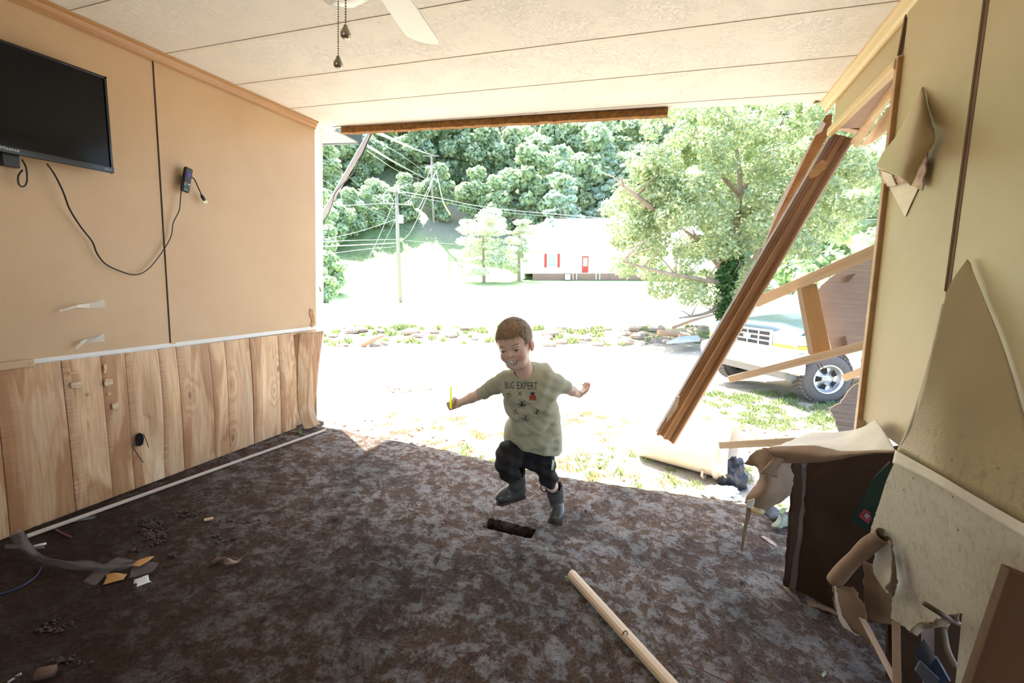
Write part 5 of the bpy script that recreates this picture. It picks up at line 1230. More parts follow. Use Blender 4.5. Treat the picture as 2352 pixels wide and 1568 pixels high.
# ---- pale handrail lying on the floor
A = PZ(1313, 1318, .028); Bq = PZ(1568, 1600, .028); Bq = A + (Bq - A) * 1.5
axn = (Bq - A).normalized(); fr = Matrix.Translation(A) @ axn.to_track_quat('X', 'Z').to_matrix().to_4x4(); ln = (Bq - A).length
prof = [(-.019, -.012), (.019, -.012), (.021, -.004), (.020, .006), (.013, .014), (.0, .017), (-.013, .014), (-.020, .006), (-.021, -.004)]
v = [fr @ Vector((x, y, z)) for x in (0, ln) for y, z in prof]; n = len(prof); v[2] += axn * .008; v[5] += axn * -.006
hr = empty('handrail', A, 'pale rounded wooden handrail lying on the muddy floor in the foreground', 'handrail')
mb = MB(); mb.add(v, [(i, (i + 1) % n, (i + 1) % n + n, i + n) for i in range(n)] + [tuple(range(n)), tuple(range(n, 2 * n))[::-1]]); mb.build('rail', M_DOWEL, hr, frame=fr)
sp = PZ(1430, 1457, .046); mb = MB(); mb.tube(crv([sp, sp + Vector((.004, .002, .012)), sp + Vector((.012, .004, .014)), sp + Vector((.016, .0, .004))], 4), .0022, 6); mb.build('bent_screw', simple('rusty_screw', (.22, .12, .07), .5, .6), hr)
# ---- clear tape with torn paper on the floor
tpw = empty('torn_tape_wad', PZ(250, 1310, 0), 'crumpled strip of clear tape with torn orange paper on the floor at left', 'tape')
CT = NT('clear_packing_tape'); CT.base((.26, .23, .22)); CT.rough(.12); CT.b.inputs['Alpha'].default_value = .22; CT.bump(CT.noise(CT.pos(), 60, 3), .6, .004)
def fl(name, rows, mat, parent=tpw, lab=None, cat=None, wob=.006, rag=.001, th=.0006):
    o = loft(name, [[PZ(x, y, z) for x, y, z in r] for r in rows], th, mat, parent, 4, 5, rag, None, wob); return tag(o, lab, cat) if lab else o
fl('tape', [[(22, 1235, .05), (40, 1212, .09), (55, 1218, .06)], [(40, 1260, .03), (60, 1262, .05), (85, 1262, .02)], [(80, 1285, .02), (100, 1280, .05), (140, 1290, .02)], [(150, 1305, .01), (190, 1295, .03), (200, 1285, .01)], [(215, 1310, .01), (240, 1302, .03), (250, 1296, .01)], [(280, 1312, .01), (300, 1300, .03), (330, 1290, .01)]], CT.m)
fl('tape', [[(12, 1258, .01), (14, 1248, .02)], [(60, 1262, .02), (62, 1250, .03)], [(105, 1258, .02), (100, 1246, .02)]], CT.m)
fl('tape', [[(188, 1337, .004), (215, 1347, .004)], [(230, 1300, .012), (258, 1310, .015)], [(270, 1278, .010), (308, 1285, .02)]], CT.m)
OR_ = simple('orange_kraft_paper', (.50, .26, .08), .6, var=.15, vs=20)
fl('paper', [[(235, 1344, .003), (262, 1336, .004), (285, 1330, .004)], [(245, 1325, .01), (270, 1325, .012), (292, 1318, .01)], [(245, 1318, .014), (265, 1316, .016), (290, 1320, .01)]], OR_, th=.001)
fl('paper', [[(300, 1300, .02), (318, 1300, .03)], [(318, 1285, .03), (340, 1288, .03)], [(345, 1276, .035), (356, 1276, .03)]], OR_, th=.001)
fl('paper', [[(308, 1330, .008), (340, 1322, .012)], [(308, 1345, .004), (342, 1335, .006)], [(310, 1349, .003), (348, 1337, .003)]], simple('white_torn_paper', (.70, .68, .64), .6, var=.05), th=.001)
fl('tape', [[(296, 1325, .01), (350, 1316, .012)], [(305, 1298, .022), (362, 1298, .022)], [(310, 1286, .025), (366, 1292, .025)]], CT.m)
fl('tape_scrap', [[(155, 1200, .004), (160, 1192, .01)], [(190, 1196, .008), (185, 1190, .01)], [(216, 1190, .004), (222, 1182, .006)]], CT.m, None, 'flat clear tape scrap beside the loose wood strip at left', 'tape')
fl('white_tape_scrap', [[(75, 1255, .01), (80, 1250, .012)], [(92, 1251, .015), (92, 1246, .015)], [(108, 1247, .01), (107, 1243, .01)]], simple('white_torn_paper', (0, 0, 0)), None, 'little white tape end beside the crumpled tape at far left', 'tape')
mb = MB(); mb.tube(crv([PZ(96, 1300, .006), PZ(85, 1320, .006), PZ(60, 1340, .006), PZ(20, 1358, .006), PZ(-40, 1372, .006)]), .0022, 6); tag(mb.build('blue_wire', simple('blue_wire_sheath', (.03, .06, .14), .4, bump=0), smooth=True), 'thin dark blue wire curving off the left edge of the floor', 'wire')
# ---- dried leaves, chips, twigs
def leafy(name, pts, lab, col, cat='leaf', wob=.01):
    o = loft(name, [[PZ(x, y, z) for x, y, z in r] for r in pts], .0008, simple('%s_mat_%d' % (name, int(col[0] * 100)), col, .7, var=.3, vs=40, bump=.5), None, 5, 5, .002, None, wob); return tag(o, lab, cat)
leafy('dead_leaf', [[(514, 1290, .004), (520, 1300, .004)], [(522, 1283, .02), (535, 1296, .018)], [(540, 1290, .01), (552, 1292, .015)], [(556, 1282, .02), (562, 1276, .03)]], 'curled brown dead leaf on the floor beside the bark chip', (.26, .17, .13))
mb = MB(); mb.tube([PZ(487, 1292, .012), PZ(500, 1286, .012), PZ(516, 1282, .02)], [.010, .009, .006], 8); tag(mb.build('bark_chip', simple('bark_chip_wood', (.13, .07, .042), .8, var=.3), smooth=True), 'small curled bark chip beside the dead leaf on the floor', 'bark chip')
mb = MB(); mb.beam(PZ(469, 1194, .008), PZ(490, 1190, .008), .014, .008); tag(mb.build('wood_chip', M_PINE), 'tiny tan wood chip on the floor near the left wall', 'wood chip')
mb = MB(); mb.tube([PZ(85, 1548, .02), PZ(125, 1540, .02)], .016, 10); tag(mb.build('bark_roll', simple('bark_chip_wood', (0, 0, 0)), smooth=True), 'dark roll of bark near the bottom left corner', 'bark')
mb = MB(); mb.prism([PZ(x, y, .004) for x, y in ((16, 1566), (48, 1544), (51, 1548), (20, 1568))], (0, 0, .001)); tag(mb.build('paper_sliver', simple('grey_paper_sliver', (.4, .38, .33), .7)), 'pale paper sliver in the bottom left corner of the floor', 'paper')
tw_ = simple('reddish_twig', (.16, .05, .04), .6, var=.3)
for p, lab in (([(1577, 1524), (1620, 1542), (1664, 1562), (1700, 1580)], 'long thin reddish twig on the floor right of the handrail'), ([(1686, 1545), (1700, 1560), (1716, 1575)], 'short thin twig at the bottom edge right of the longer twig'), ([(128, 1216), (150, 1228), (163, 1233)], 'dark knobbly twig beside the loose wood strip at left')):
    mb = MB(); mb.tube([PZ(x, y, .006) for x, y in p], .002 if p[0][0] > 500 else .004, 6); tag(mb.build('twig', tw_), lab, 'twig')
for pts, lab, col in (([[(1296, 1322, .004), (1300, 1334, .004)], [(1306, 1324, .02), (1306, 1334, .01)]], 'small grey-green leaf at the end of the handrail', (.20, .26, .18)),
                      ([[(1886, 1548, .004), (1892, 1556, .004)], [(1896, 1538, .02), (1899, 1548, .012)]], 'small pale leaf on the dark floor at lower right', (.3, .36, .22)),
                      ([[(1703, 1200, .004), (1706, 1208, .004)], [(1720, 1205, .012), (1722, 1209, .008)]], 'small green leaf on the floor below the drooping curl', (.25, .32, .18)),
                      ([[(708, 1158, .004), (712, 1168, .004)], [(718, 1152, .015), (722, 1162, .01)]], 'tiny dark leaf on the middle of the muddy floor', (.05, .04, .03)),
                      ([[(680, 990, .01), (688, 997, .01)], [(690, 985, .02), (694, 995, .01)]], 'tiny green sprig at the foot of the panelling end', (.08, .16, .03))):
    leafy('fallen_leaf', pts, lab, col, wob=.003)
for (x, y, lab) in ((1704, 1337, 'small dark pebble on the wet floor at right'), (1345, 1172, 'tiny dark pebble right of the child by the outer floor edge')):
    mb = MB(); mb.ball(PZ(x, y, .008), (.009, .007, .006), 8); tag(mb.build('pebble', simple('dark_pebble', (.04, .03, .03), .7)), lab, 'pebble')
leafy('paper_scrap', [[(1748, 1232, .004), (1754, 1230, .004)], [(1766, 1245, .006), (1772, 1240, .006)], [(1786, 1256, .004), (1792, 1254, .004)], [(1806, 1258, .004), (1808, 1262, .004)]], 'thin torn tan scrap on the floor left of the recess', (.36, .28, .22), 'paper', .002)
# mud lumps as flat clumps of clods near left
cm = MB(); rr = random.Random(21)
for (cx_, cy_, sx, sy, n) in ((350, 1225, 30, 20, 170), (340, 1200, 24, 8, 50), (398, 1276, 10, 4, 10), (305, 1263, 12, 4, 10), (430, 1180, 60, 8, 26), (560, 1195, 50, 6, 20), (120, 1440, 40, 14, 26), (150, 1520, 50, 10, 20), (520, 1240, 60, 12, 14)):
    for k in range(n):
        p = PZ(cx_ + rr.gauss(0, sx * .55), cy_ + rr.gauss(0, sy * .55), .004); s_ = rr.uniform(.002, .0065); b = MB(); b.ball((0, 0, 0), 1, 8)
        cm.add([p + Vector((v.x * 1.5, v.y, v.z * .6)) * s_ * (1 + 1.1 * noise.noise(v * 2.6 + Vector((k, 0, 0)))) for v in b.v], b.f)
tag(cm.build('mud_lumps', simple('wet_mud_lump', (.05, .028, .016), .6, var=.3), smooth=True), 'dark wet mud lumps scattered on the floor near the left wall', 'mud lumps', kind='stuff')
# ---- litter at the floor edge under the curl
ct = empty('grey_cloth', PZ(1790, 1190, 0), 'dark grey striped cloth bunched on the floor edge under the curled wallboard', 'cloth')
o = loft('cloth', [[PZ(x, y, z) for x, y, z in r] for r in ([(1742, 1162, .01), (1752, 1155, .03), (1765, 1160, .01)], [(1760, 1178, .01), (1775, 1168, .04), (1790, 1172, .01)], [(1772, 1192, .01), (1790, 1185, .05), (1808, 1186, .01)], [(1782, 1198, .01), (1805, 1195, .03), (1830, 1205, .01)])], .002, simple('dark_grey_fabric', (.06, .07, .09), .8, var=.3, vs=60), ct, 6, 6, .002, None, .012)
lf = empty('wilted_leaf_bunch', PZ(1797, 1210, 0), 'wilted pale and green leaves beside the recess edge on the floor', 'leaves')
loft('wilted_leaf', [[PZ(x, y, z) for x, y, z in r] for r in ([(1768, 1208, .005), (1790, 1214, .02), (1812, 1210, .01)], [(1784, 1192, .04), (1798, 1196, .05), (1815, 1200, .02)], [(1788, 1180, .06), (1800, 1182, .07), (1815, 1180, .05)])], .001, simple('wilted_leaf_green', (.17, .20, .13), .5, var=.3, vs=30), lf, 5, 5, .003, None, .012)
loft('green_leaf', [[PZ(x, y, z) for x, y, z in r] for r in ([(1788, 1178, .07), (1800, 1180, .08)], [(1792, 1170, .08), (1806, 1170, .09)], [(1800, 1166, .09), (1812, 1166, .08)])], .001, simple('fresh_leaf_green', (.07, .16, .03), .5), lf, 4, 4, .001, None, .004)
pb = PY(1741, 1172, 1.82); mb = MB(); mb.ball(pb, (.026, .016, .016), 10); o = mb.build('tan_bulb', simple('translucent_tan_shell', (.55, .38, .18), .4, var=.3), smooth=True); tag(o, 'small rounded tan shell hanging under the drooping wallboard curl', 'shell')
# ================================================================== THE CHILD (signed-distance bodies meshed with surface nets)
def A3(v): return np.array([v[0], v[1], v[2]], np.float32)
def s_cap(P, a, b, ra, rb):
    a = A3(a); b = A3(b); ab = b - a; t = np.clip(((P - a) @ ab) / (ab @ ab), 0, 1)[:, None]
    return np.linalg.norm(P - (a + ab * t), axis=1) - (ra + (rb - ra) * t[:, 0])
def s_ell(P, c, r, R=None):
    q = P - A3(c)
    if R is not None: q = q @ R.astype(np.float32)      # R columns = local axes
    r = np.array(r, np.float32); k0 = np.linalg.norm(q / r, axis=1); k1 = np.linalg.norm(q / (r * r), axis=1) + 1e-9
    return k0 * (k0 - 1) / k1
def smin(a, b, k): h = np.clip(.5 + .5 * (b - a) / k, 0, 1); return b * (1 - h) + a * h - k * h * (1 - h)
def smax(a, b, k): return -smin(-a, -b, k)
def s_chain(P, pts, rs, k=.01):
    d = None
    for i in range(len(pts) - 1):
        e = s_cap(P, pts[i], pts[i + 1], rs[i], rs[i + 1]); d = e if d is None else smin(d, e, k)
    return d
def s_table(P, C, Sx, Dx, W_, D_, pw=2.0):
    """elliptic tube: centres C (n,3), side axes Sx, depth axes Dx, half sizes W_, D_ along the axis"""
    C = np.array([A3(c) for c in C]); n = len(C); best = np.full(len(P), 1e9, np.float32); out = np.full(len(P), 1e9, np.float32)
    for i in range(n - 1):
        ab = C[i + 1] - C[i]; t = ((P - C[i]) @ ab) / (ab @ ab); tc = np.clip(t, 0, 1)[:, None]
        q = P - (C[i] + ab * tc); sx = A3(Sx[i]) * (1 - tc) + A3(Sx[i + 1]) * tc; dx = A3(Dx[i]) * (1 - tc) + A3(Dx[i + 1]) * tc
        w = (W_[i] * (1 - tc) + W_[i + 1] * tc)[:, 0]; dd = (D_[i] * (1 - tc) + D_[i + 1] * tc)[:, 0]
        al = ab / np.linalg.norm(ab); x = (q * sx).sum(1); y = (q * dx).sum(1); z = (q @ al)
        k = (np.abs(x / w) ** pw + np.abs(y / dd) ** pw + np.abs(z / dd) ** pw) ** (1 / pw)
        out = np.minimum(out, (k - 1) * np.minimum(w, dd))
    return out
def nets(fn, lo, hi, h):
    """block-culled surface nets"""
    lo = np.array(lo, np.float32); n = (np.ceil((np.array(hi) - lo) / h / 8).astype(int) + 1) * 8
    G = np.full(n + 1, 1.0, np.float32); nb = n // 8
    bc = np.stack(np.meshgrid(*[np.arange(k) for k in nb], indexing='ij'), -1).reshape(-1, 3)
    ctr = lo + (bc * 8 + 4) * h; d = fn(ctr.astype(np.float32)); act = bc[np.abs(d) < 8 * h * 1.5 + .012]
    # sign for inactive
    ina = bc[~(np.abs(d) < 8 * h * 1.5 + .012)]; neg = ina[fn((lo + (ina * 8 + 4) * h).astype(np.float32)) < 0] if len(ina) else []
    for b in neg: G[b[0] * 8:b[0] * 8 + 9, b[1] * 8:b[1] * 8 + 9, b[2] * 8:b[2] * 8 + 9] = -1
    loc = np.stack(np.meshgrid(*[np.arange(9)] * 3, indexing='ij'), -1).reshape(-1, 3)
    for s in range(0, len(act), 600):
        blk = act[s:s + 600]; ids = (blk[:, None, :] * 8 + loc[None]); P = (lo + ids.reshape(-1, 3) * h).astype(np.float32)
        v = fn(P); ii = ids.reshape(-1, 3); G[ii[:, 0], ii[:, 1], ii[:, 2]] = v
    sg = G < 0
    c = np.zeros(n, np.int8)
    for dx in (0, 1):
        for dy in (0, 1):
            for dz in (0, 1): c += sg[dx:n[0] + dx, dy:n[1] + dy, dz:n[2] + dz]
    cells = np.argwhere((c > 0) & (c < 8)); idx = np.full(n, -1, np.int32); idx[tuple(cells.T)] = np.arange(len(cells))
    acc = np.zeros((len(cells), 3), np.float64); cnt = np.zeros(len(cells))
    corners = [(a, b, c_) for a in (0, 1) for b in (0, 1) for c_ in (0, 1)]
    for i, p in enumerate(corners):
        for q in corners[i + 1:]:
            if sum(abs(a - b) for a, b in zip(p, q)) != 1: continue
            pa = cells + p; pb = cells + q; va = G[tuple(pa.T)]; vb = G[tuple(pb.T)]; m = (va < 0) != (vb < 0)
            t = va[m] / (va[m] - vb[m]); acc[m] += pa[m] + (pb[m] - pa[m]) * t[:, None]; cnt[m] += 1
    V = lo + acc / np.maximum(cnt, 1)[:, None] * h
    Fs = []
    for ax in range(3):
        e = [0, 0, 0]; e[ax] = 1; o1 = [(0, 1, 0), (0, 0, 1), (1, 0, 0)][ax]; o2 = [(0, 0, 1), (1, 0, 0), (0, 1, 0)][ax]
        a = sg[:n[0], :n[1], :n[2]]; b = sg[e[0]:n[0] + e[0], e[1]:n[1] + e[1], e[2]:n[2] + e[2]]; m = np.argwhere(a != b); m = m[(m > 0).all(1)]
        o1 = np.array(o1); o2 = np.array(o2); q = np.stack([idx[tuple((m - o1 - o2).T)], idx[tuple((m - o2).T)], idx[tuple(m.T)], idx[tuple((m - o1).T)]], 1)
        fl_ = a[tuple(m.T)]; q[~fl_] = q[~fl_][:, ::-1]; q = q[(q >= 0).all(1)]; Fs.append(q)
    return V, np.concatenate(Fs)
def body(name, fn, lo, hi, h, mat, parent, mats=None, smooth_it=2):
    V, Fq = nets(fn, lo, hi, h); me = bpy.data.meshes.new(name); me.from_pydata(V.tolist(), [], Fq.tolist()); me.update()
    bm = bmesh.new(); bm.from_mesh(me)
    bmesh.ops.recalc_face_normals(bm, faces=bm.faces)
    for _ in range(smooth_it): bmesh.ops.smooth_vert(bm, verts=bm.verts, factor=.5, use_axis_x=True, use_axis_y=True, use_axis_z=True)
    bm.to_mesh(me); bm.free(); return link(name, me, mat, parent, True, mats)

J = lambda x, y, Y: PY(x, y, Y)
kid = empty('person', PZ(1240, 1205, 0), 'small child running in a green bug shirt, black shorts and grey boots', 'person')
cr = RX.copy(); cu = -RD.copy(); ct = -RF.copy()
# local view axes at the child's place (towards the camera)
tc = (CAM - J(1200, 900, 1.75)).normalized(); cr2 = cu.cross(tc).normalized(); cu2 = tc.cross(cr2)
HCn = J(1184, 791, 1.66)
th = (CAM - HCn).normalized(); hr_ = cu.cross(th).normalized(); hu_ = th.cross(hr_)
ya, pi_, ro = math.radians(20), math.radians(17), math.radians(7)
Fw = (th * math.cos(ya) - hr_ * math.sin(ya)) * math.cos(pi_) - hu_ * math.sin(pi_)
Uh = (hu_ - Fw * hu_.dot(Fw)).normalized(); Sd = Uh.cross(Fw) * -1
Sd = Fw.cross(Uh) * -1                                  # his left (image right)
if Sd.dot(hr_) < 0: Sd = -Sd
Uh, Sd = (Uh * math.cos(ro) - Sd * math.sin(ro)), (Sd * math.cos(ro) + Uh * math.sin(ro))
HS = .935
HR = np.array([[Sd[i], Fw[i], Uh[i]] for i in range(3)], np.float32)        # local x side, y forward, z up
def hl(x, y, z): return HCn + (Sd * x + Fw * y + Uh * z) * HS
def head_sdf(P):
    q = ((P - A3(HCn)) @ HR) / HS
    qm = q.copy(); qm[:, 0] = np.abs(qm[:, 0])
    d = s_ell(q, (0, -.006, .032), (.074, .090, .083))
    d = smin(d, s_ell(q, (0, .016, -.032), (.058, .062, .068)), .03)
    d = smin(d, s_ell(q, (0, .045, .035), (.055, .038, .05)), .02)       # forehead
    d = smin(d, s_ell(qm, (.033, .050, -.036), (.027, .026, .024)), .018)  # cheeks
    d = smin(d, s_ell(q, (0, .058, -.084), (.020, .017, .016)), .02)      # chin
    d = smin(d, s_ell(qm, (.020, .040, -.078), (.026, .025, .016)), .02)  # jaw
    d = smax(d, -s_ell(qm, (.030, .088, -.003), (.017, .016, .011)), .010)  # sockets
    d = smin(d, s_ell(qm, (.030, .074, .012), (.018, .008, .0045)), .006) # brow
    d = smin(d, s_cap(q, (0, .078, .0), (0, .090, -.024), .0055, .0085), .009)
    d = smin(d, s_ell(qm, (.0085, .082, -.027), (.0065, .008, .0055)), .005)
    d = smax(d, -s_ell(qm, (.0048, .090, -.0325), (.003, .004, .003)), .002)
    # lids: shell over the eyeball, open below
    e = s_ell(qm, (.030, .0665, -.003), (.0142,) * 3)
    lid = smax(e, -(qm[:, 2] + .0035 + .05 * 0), .0015); d = smin(d, lid, .0025)
    low = smax(e, (qm[:, 2] + .0085), .0015); d = smin(d, low, .0025)
    # lips, open smile
    dx = q[:, 0]; lipz = -.056 + 3.2 * dx * dx
    lip = np.sqrt((np.maximum(np.abs(dx) - .019, 0)) ** 2 + (q[:, 1] - (.078 - 9 * dx * dx)) ** 2 + (np.abs(q[:, 2] - lipz) - .006) ** 2) - .0040
    d = smin(d, lip, .005)
    slit = np.sqrt((np.maximum(np.abs(dx) - .018, 0)) ** 2 + ((q[:, 1] - (.080 - 9 * dx * dx)) * .5) ** 2 + (q[:, 2] - lipz) ** 2) - .0035
    d = smax(d, -slit, .003)
    # ears
    er = s_ell(qm, (.074, -.006, -.012), (.009, .017, .027)); er = smax(er, -s_ell(qm, (.083, -.003, -.008), (.007, .010, .017)), .004)
    er = smin(er, s_ell(qm, (.072, .004, -.030), (.006, .009, .009)), .005); d = smin(d, er, .006)
    return d * HS
# hands ----------------------------------------------------------------
def hand_chains(wr_, ax, pn, sd, s, curls, thumb):
    """wrist, palm axis, palm normal (out of the palm), side towards thumb; returns capsules"""
    ax = ax.normalized(); pn = (pn - ax * pn.dot(ax)).normalized(); sd = ax.cross(pn) if ax.cross(pn).dot(sd) > 0 else -ax.cross(pn)
    out = []; pl = .040 * s
    for k, (o_, L, r) in enumerate(((.0135, .92, .0062), (.0045, 1.0, .0064), (-.0045, .94, .0061), (-.013, .76, .0055))):
        root = wr_ + ax * pl + sd * (o_ * s); base = wr_ + ax * (.006 * s) + sd * (o_ * .75 * s)
        out.append((base, root, .0085 * s, .0075 * s)); c = curls[k]; p = root; ang = 0
        for j, (l, dc) in enumerate(((.017, c * .8), (.012, c * 1.1), (.009, c * .8))):
            ang += dc; dr = ax * math.cos(ang) + pn * math.sin(ang) + sd * (o_ * 6 * (1 - min(1, c))); q = p + dr.normalized() * (l * L * s); out.append((p, q, r * s * (1 - .06 * j), r * s * (1 - .06 * (j + 1)))); p = q
    b = wr_ + ax * (.008 * s) + sd * (.012 * s); a1 = b + (ax * .55 + sd * .75 + pn * .3).normalized() * .018 * s
    d2 = (ax * (.8 - .5 * thumb) + sd * (.55 - 1.0 * thumb) + pn * (.15 + .8 * thumb)).normalized(); a2 = a1 + d2 * .014 * s
    d3 = (ax * (.9 - .7 * thumb) + sd * (.2 - 1.1 * thumb) + pn * (.1 + .6 * thumb)).normalized(); a3 = a2 + d3 * .011 * s
    out += [(b, a1, .0085 * s, .0075 * s), (a1, a2, .0072 * s, .0068 * s), (a2, a3, .0068 * s, .0058 * s)]
    return out
# right arm (image left): fist round the glow stick
shR = J(1152, 872, 1.69); elR = J(1098, 907, 1.70); wrR = J(1056, 925, 1.63)
hx = (J(1032, 932, 1.61) - wrR).normalized()
hR = hand_chains(wrR, hx, (tc * .9 + cu2 * -.1), cu2, 1.02, (1.25, 1.3, 1.35, 1.35), 1.0)
# left arm (image right): open hand flung out behind
shL = J(1258, 876, 1.74); elL = J(1305, 893, 1.86); wrL = J(1330, 906, 1.93)
hxl = (J(1346, 898, 1.96) - wrL).normalized()
hL = hand_chains(wrL, hxl + cu2 * .25, (cu2 * .8 + tc * .35 - cr2 * .3), tc * .3 - cu2, .98, (.38, .5, .62, .72), .15)
nk0 = hl(0, -.012, -.055); nk1 = J(1210, 868, 1.71)
leg1 = [J(1174, 1075, 1.71), J(1186, 1100, 1.78), J(1188, 1125, 1.85)]
leg2 = [J(1256, 1075, 1.80), J(1268, 1116, 1.86), J(1274, 1150, 1.91)]
def skin_sdf(P):
    d = head_sdf(P)
    d = smin(d, s_cap(P, nk0, nk1, .037, .042), .018)
    ch = J(1216, 930, 1.77); d = smin(d, s_cap(P, nk1, ch, .038, .045), .02)
    pel = J(1220, 1010, 1.84); d = smin(d, s_cap(P, ch, pel, .045, .045), .02)
    d = smin(d, s_cap(P, nk1, shR, .026, .020), .01); d = smin(d, s_cap(P, nk1, shL, .026, .020), .01)
    for (s_, e_, w_, H) in ((shR, elR, wrR, hR), (shL, elL, wrL, hL)):
        d = smin(d, s_cap(P, s_, e_, .020, .0225), .01); m = e_.lerp(w_, .35); d = smin(d, s_cap(P, e_, m, .0225, .0225), .01); d = smin(d, s_cap(P, m, w_, .0225, .0155), .008)
        h_ = None
        for a, b, ra, rb in H: c = s_cap(P, a, b, ra, rb); h_ = c if h_ is None else smin(h_, c, .0022)
        d = smin(d, h_, .006)
    hp1 = J(1195, 1020, 1.82); kn1 = J(1160, 1062, 1.68); d = smin(d, s_cap(P, hp1, kn1, .038, .030), .02); d = smin(d, s_chain(P, [kn1] + leg1[1:], (.026, .024, .022)), .012)
    hp2 = J(1240, 1025, 1.85); kn2 = J(1254, 1078, 1.825); d = smin(d, s_cap(P, hp2, kn2, .038, .028), .02); d = smin(d, s_chain(P, [kn2] + leg2[1:], (.028, .027, .024)), .012)
    return d
def skin_mat():
    t = NT('child_skin'); p = t.pos(); n = t.noise(p, 40, 3)
    c = t.ramp(n, [(.3, (.80, .55, .44)), (.7, (.87, .63, .51))])
    def spot(c0, r0, r1, col, amt, c):
        sb = t.node('VectorMath', operation='DISTANCE'); t.link(t.node('NewGeometry').outputs['Position'], sb.inputs[0]); sb.inputs[1].default_value = c0
        return t.mix(t.math('MULTIPLY', t.ramp(t.math('MULTIPLY', sb.outputs['Value'], 10.), [(r0 * 10, 1.), (r1 * 10, 0.)]), amt), c, col)
    for s_ in (-1, 1):
        c = spot(hl(s_ * .036, .072, -.036), .006, .026, (.72, .24, .17), .45, c)
        c = spot(hl(s_ * .080, -.004, -.01), .01, .03, (.75, .22, .14), .55, c)
    for k in range(-2, 3): c = spot(hl(k * .008, .078, -.056 + 3.2 * (k * .008) ** 2), .006, .010, (.60, .19, .16), .75, c)
    t.base(c); t.rough(.42); t.b.inputs['Subsurface Weight'].default_value = .25; t.b.inputs['Subsurface Radius'].default_value = (.02, .008, .005); t.b.inputs['Subsurface Scale'].default_value = .4
    t.bump(t.noise(p, 400, 2), .06, .001); return t.m
SK = skin_mat()
allp = [HCn, shR, shL, wrR, wrL, leg1[2], leg2[2], hl(0, 0, .14)] + [c[1] for c in hR + hL]
lo = [min(p[i] for p in allp) - .06 for i in range(3)]; hi = [max(p[i] for p in allp) + .06 for i in range(3)]
sk = body('body', skin_sdf, lo, hi, .0024, SK, kid, smooth_it=1)
# eyes, brows, lashes
EW = simple('eye_white', (.75, .73, .70), .15, var=.02, bump=0); EI = simple('dark_brown_iris', (.035, .02, .012), .1, bump=0)
for s_ in (-1, 1):
    c = hl(s_ * .030, .0660, -.0035); mb = MB(); mb.ball(c, .0122 * HS, 20); eo = mb.build('eye', EW, kid, True)
    gz = (Fw * .86 - Uh * .42 - Sd * .28).normalized(); mb = MB(); mb.ball(c + gz * .0085 * HS, (.0062, .0062, .0046), 16, gz.to_track_quat('Z', 'Y').to_matrix()); mb.build('iris', EI, eo, True)
    pts = [hl(s_ * (.030 + .0135 * math.cos(a)), .0665 + .0128 * max(0, math.sin(a * .999)) ** .5 + .002, -.0045 + .0012 * math.sin(a)) for a in np.linspace(.15, math.pi - .15, 9)]
    mb = MB(); mb.tube(pts, [.0005, .0009, .0011, .0012, .0012, .0012, .0011, .0009, .0005], 5); mb.build('eyelashes', simple('lash_brown', (.05, .025, .015), .6, bump=0), kid, True)
HAIRM = NT('light_brown_hair'); _p = HAIRM.pos((1, 1, 1)); HAIRM.base(HAIRM.ramp(HAIRM.noise(_p, 55, 5, .7, 1.), [(.3, (.20, .12, .062)), (.5, (.36, .23, .13)), (.72, (.56, .40, .25))])); HAIRM.rough(.42); HAIRM.bump(HAIRM.noise(_p, 160, 3), .4, .002)
bvh = BVHTree.FromPolygons([v.co.copy() for v in sk.data.vertices], [tuple(p.vertices) for p in sk.data.polygons])
def hairgrow(name, spots, ln, wd, dirf, parent, mat, n_seg=4):
    V = []; Fc = []
    for (p, nrm) in spots:
        d = dirf(p, nrm); L = ln * random.uniform(.7, 1.15); sdv = nrm.cross(d).normalized() * wd; q = p.copy(); i0 = len(V); dd = d.copy()
        for k in range(n_seg + 1):
            w = sdv * (1 - (k / n_seg) ** 1.6); V += [q - w, q + w]; dd = (dd + (-nrm * .10 if k > 1 else nrm * .05)).normalized(); q = q + dd * (L / n_seg)
        for k in range(n_seg): a = i0 + 2 * k; Fc.append((a, a + 1, a + 3, a + 2))
    m = MB(); m.add(V, Fc); return m.build(name, mat, parent, True, fix=False)
for s_ in (-1, 1):
    sp_ = []
    for k in range(60):
        t = random.random(); x = s_ * (.014 + .030 * t); z = .0155 + .005 * math.sin(t * 2.2) + random.uniform(-.0015, .0015)
        o_ = hl(x, .14, z); h = bvh.ray_cast(o_, -Fw)
        if h[0]: sp_.append((h[0] + h[1] * .0004, h[1]))
    hairgrow('eyebrow', sp_, .006, .0005, lambda p, n_: (Sd * s_ * .95 + Uh * .1 + n_ * .1).normalized(), kid, HAIRM.m, 3)
# hair cap + strands
def hair_sdf(P):
    q = ((P - A3(HCn)) @ HR) / HS; qm = q.copy(); qm[:, 0] = np.abs(qm[:, 0])
    d = s_ell(q, (0, -.008, .036), (.0785, .0945, .0865)); d = smin(d, s_ell(q, (0, .044, .043), (.057, .042, .048)), .02)
    # hairline: forehead, round the ears, nape
    cut = q[:, 2] - (.052 + 0 * q[:, 0]); front = np.clip((q[:, 1] - .02) / .04, 0, 1); side = np.clip((q[:, 1] + .03) / .05, 0, 1)
    line = -.045 * (1 - side) + side * ((-.004) * (1 - front) + front * .052) + .002 * np.sin(q[:, 0] * 190) * front
    line = np.where((qm[:, 0] > .055) & (np.abs(q[:, 1] - .032) < .012), np.minimum(line, -.012), line)
    d = smax(d, line - q[:, 2], .004)
    d += .0010 * np.sin(q[:, 0] * 420 + 3 * np.sin(q[:, 1] * 60)) * np.cos(q[:, 1] * 90)
    return d * HS
lo2 = [HCn[i] - .12 for i in range(3)]; hi2 = [HCn[i] + .13 for i in range(3)]
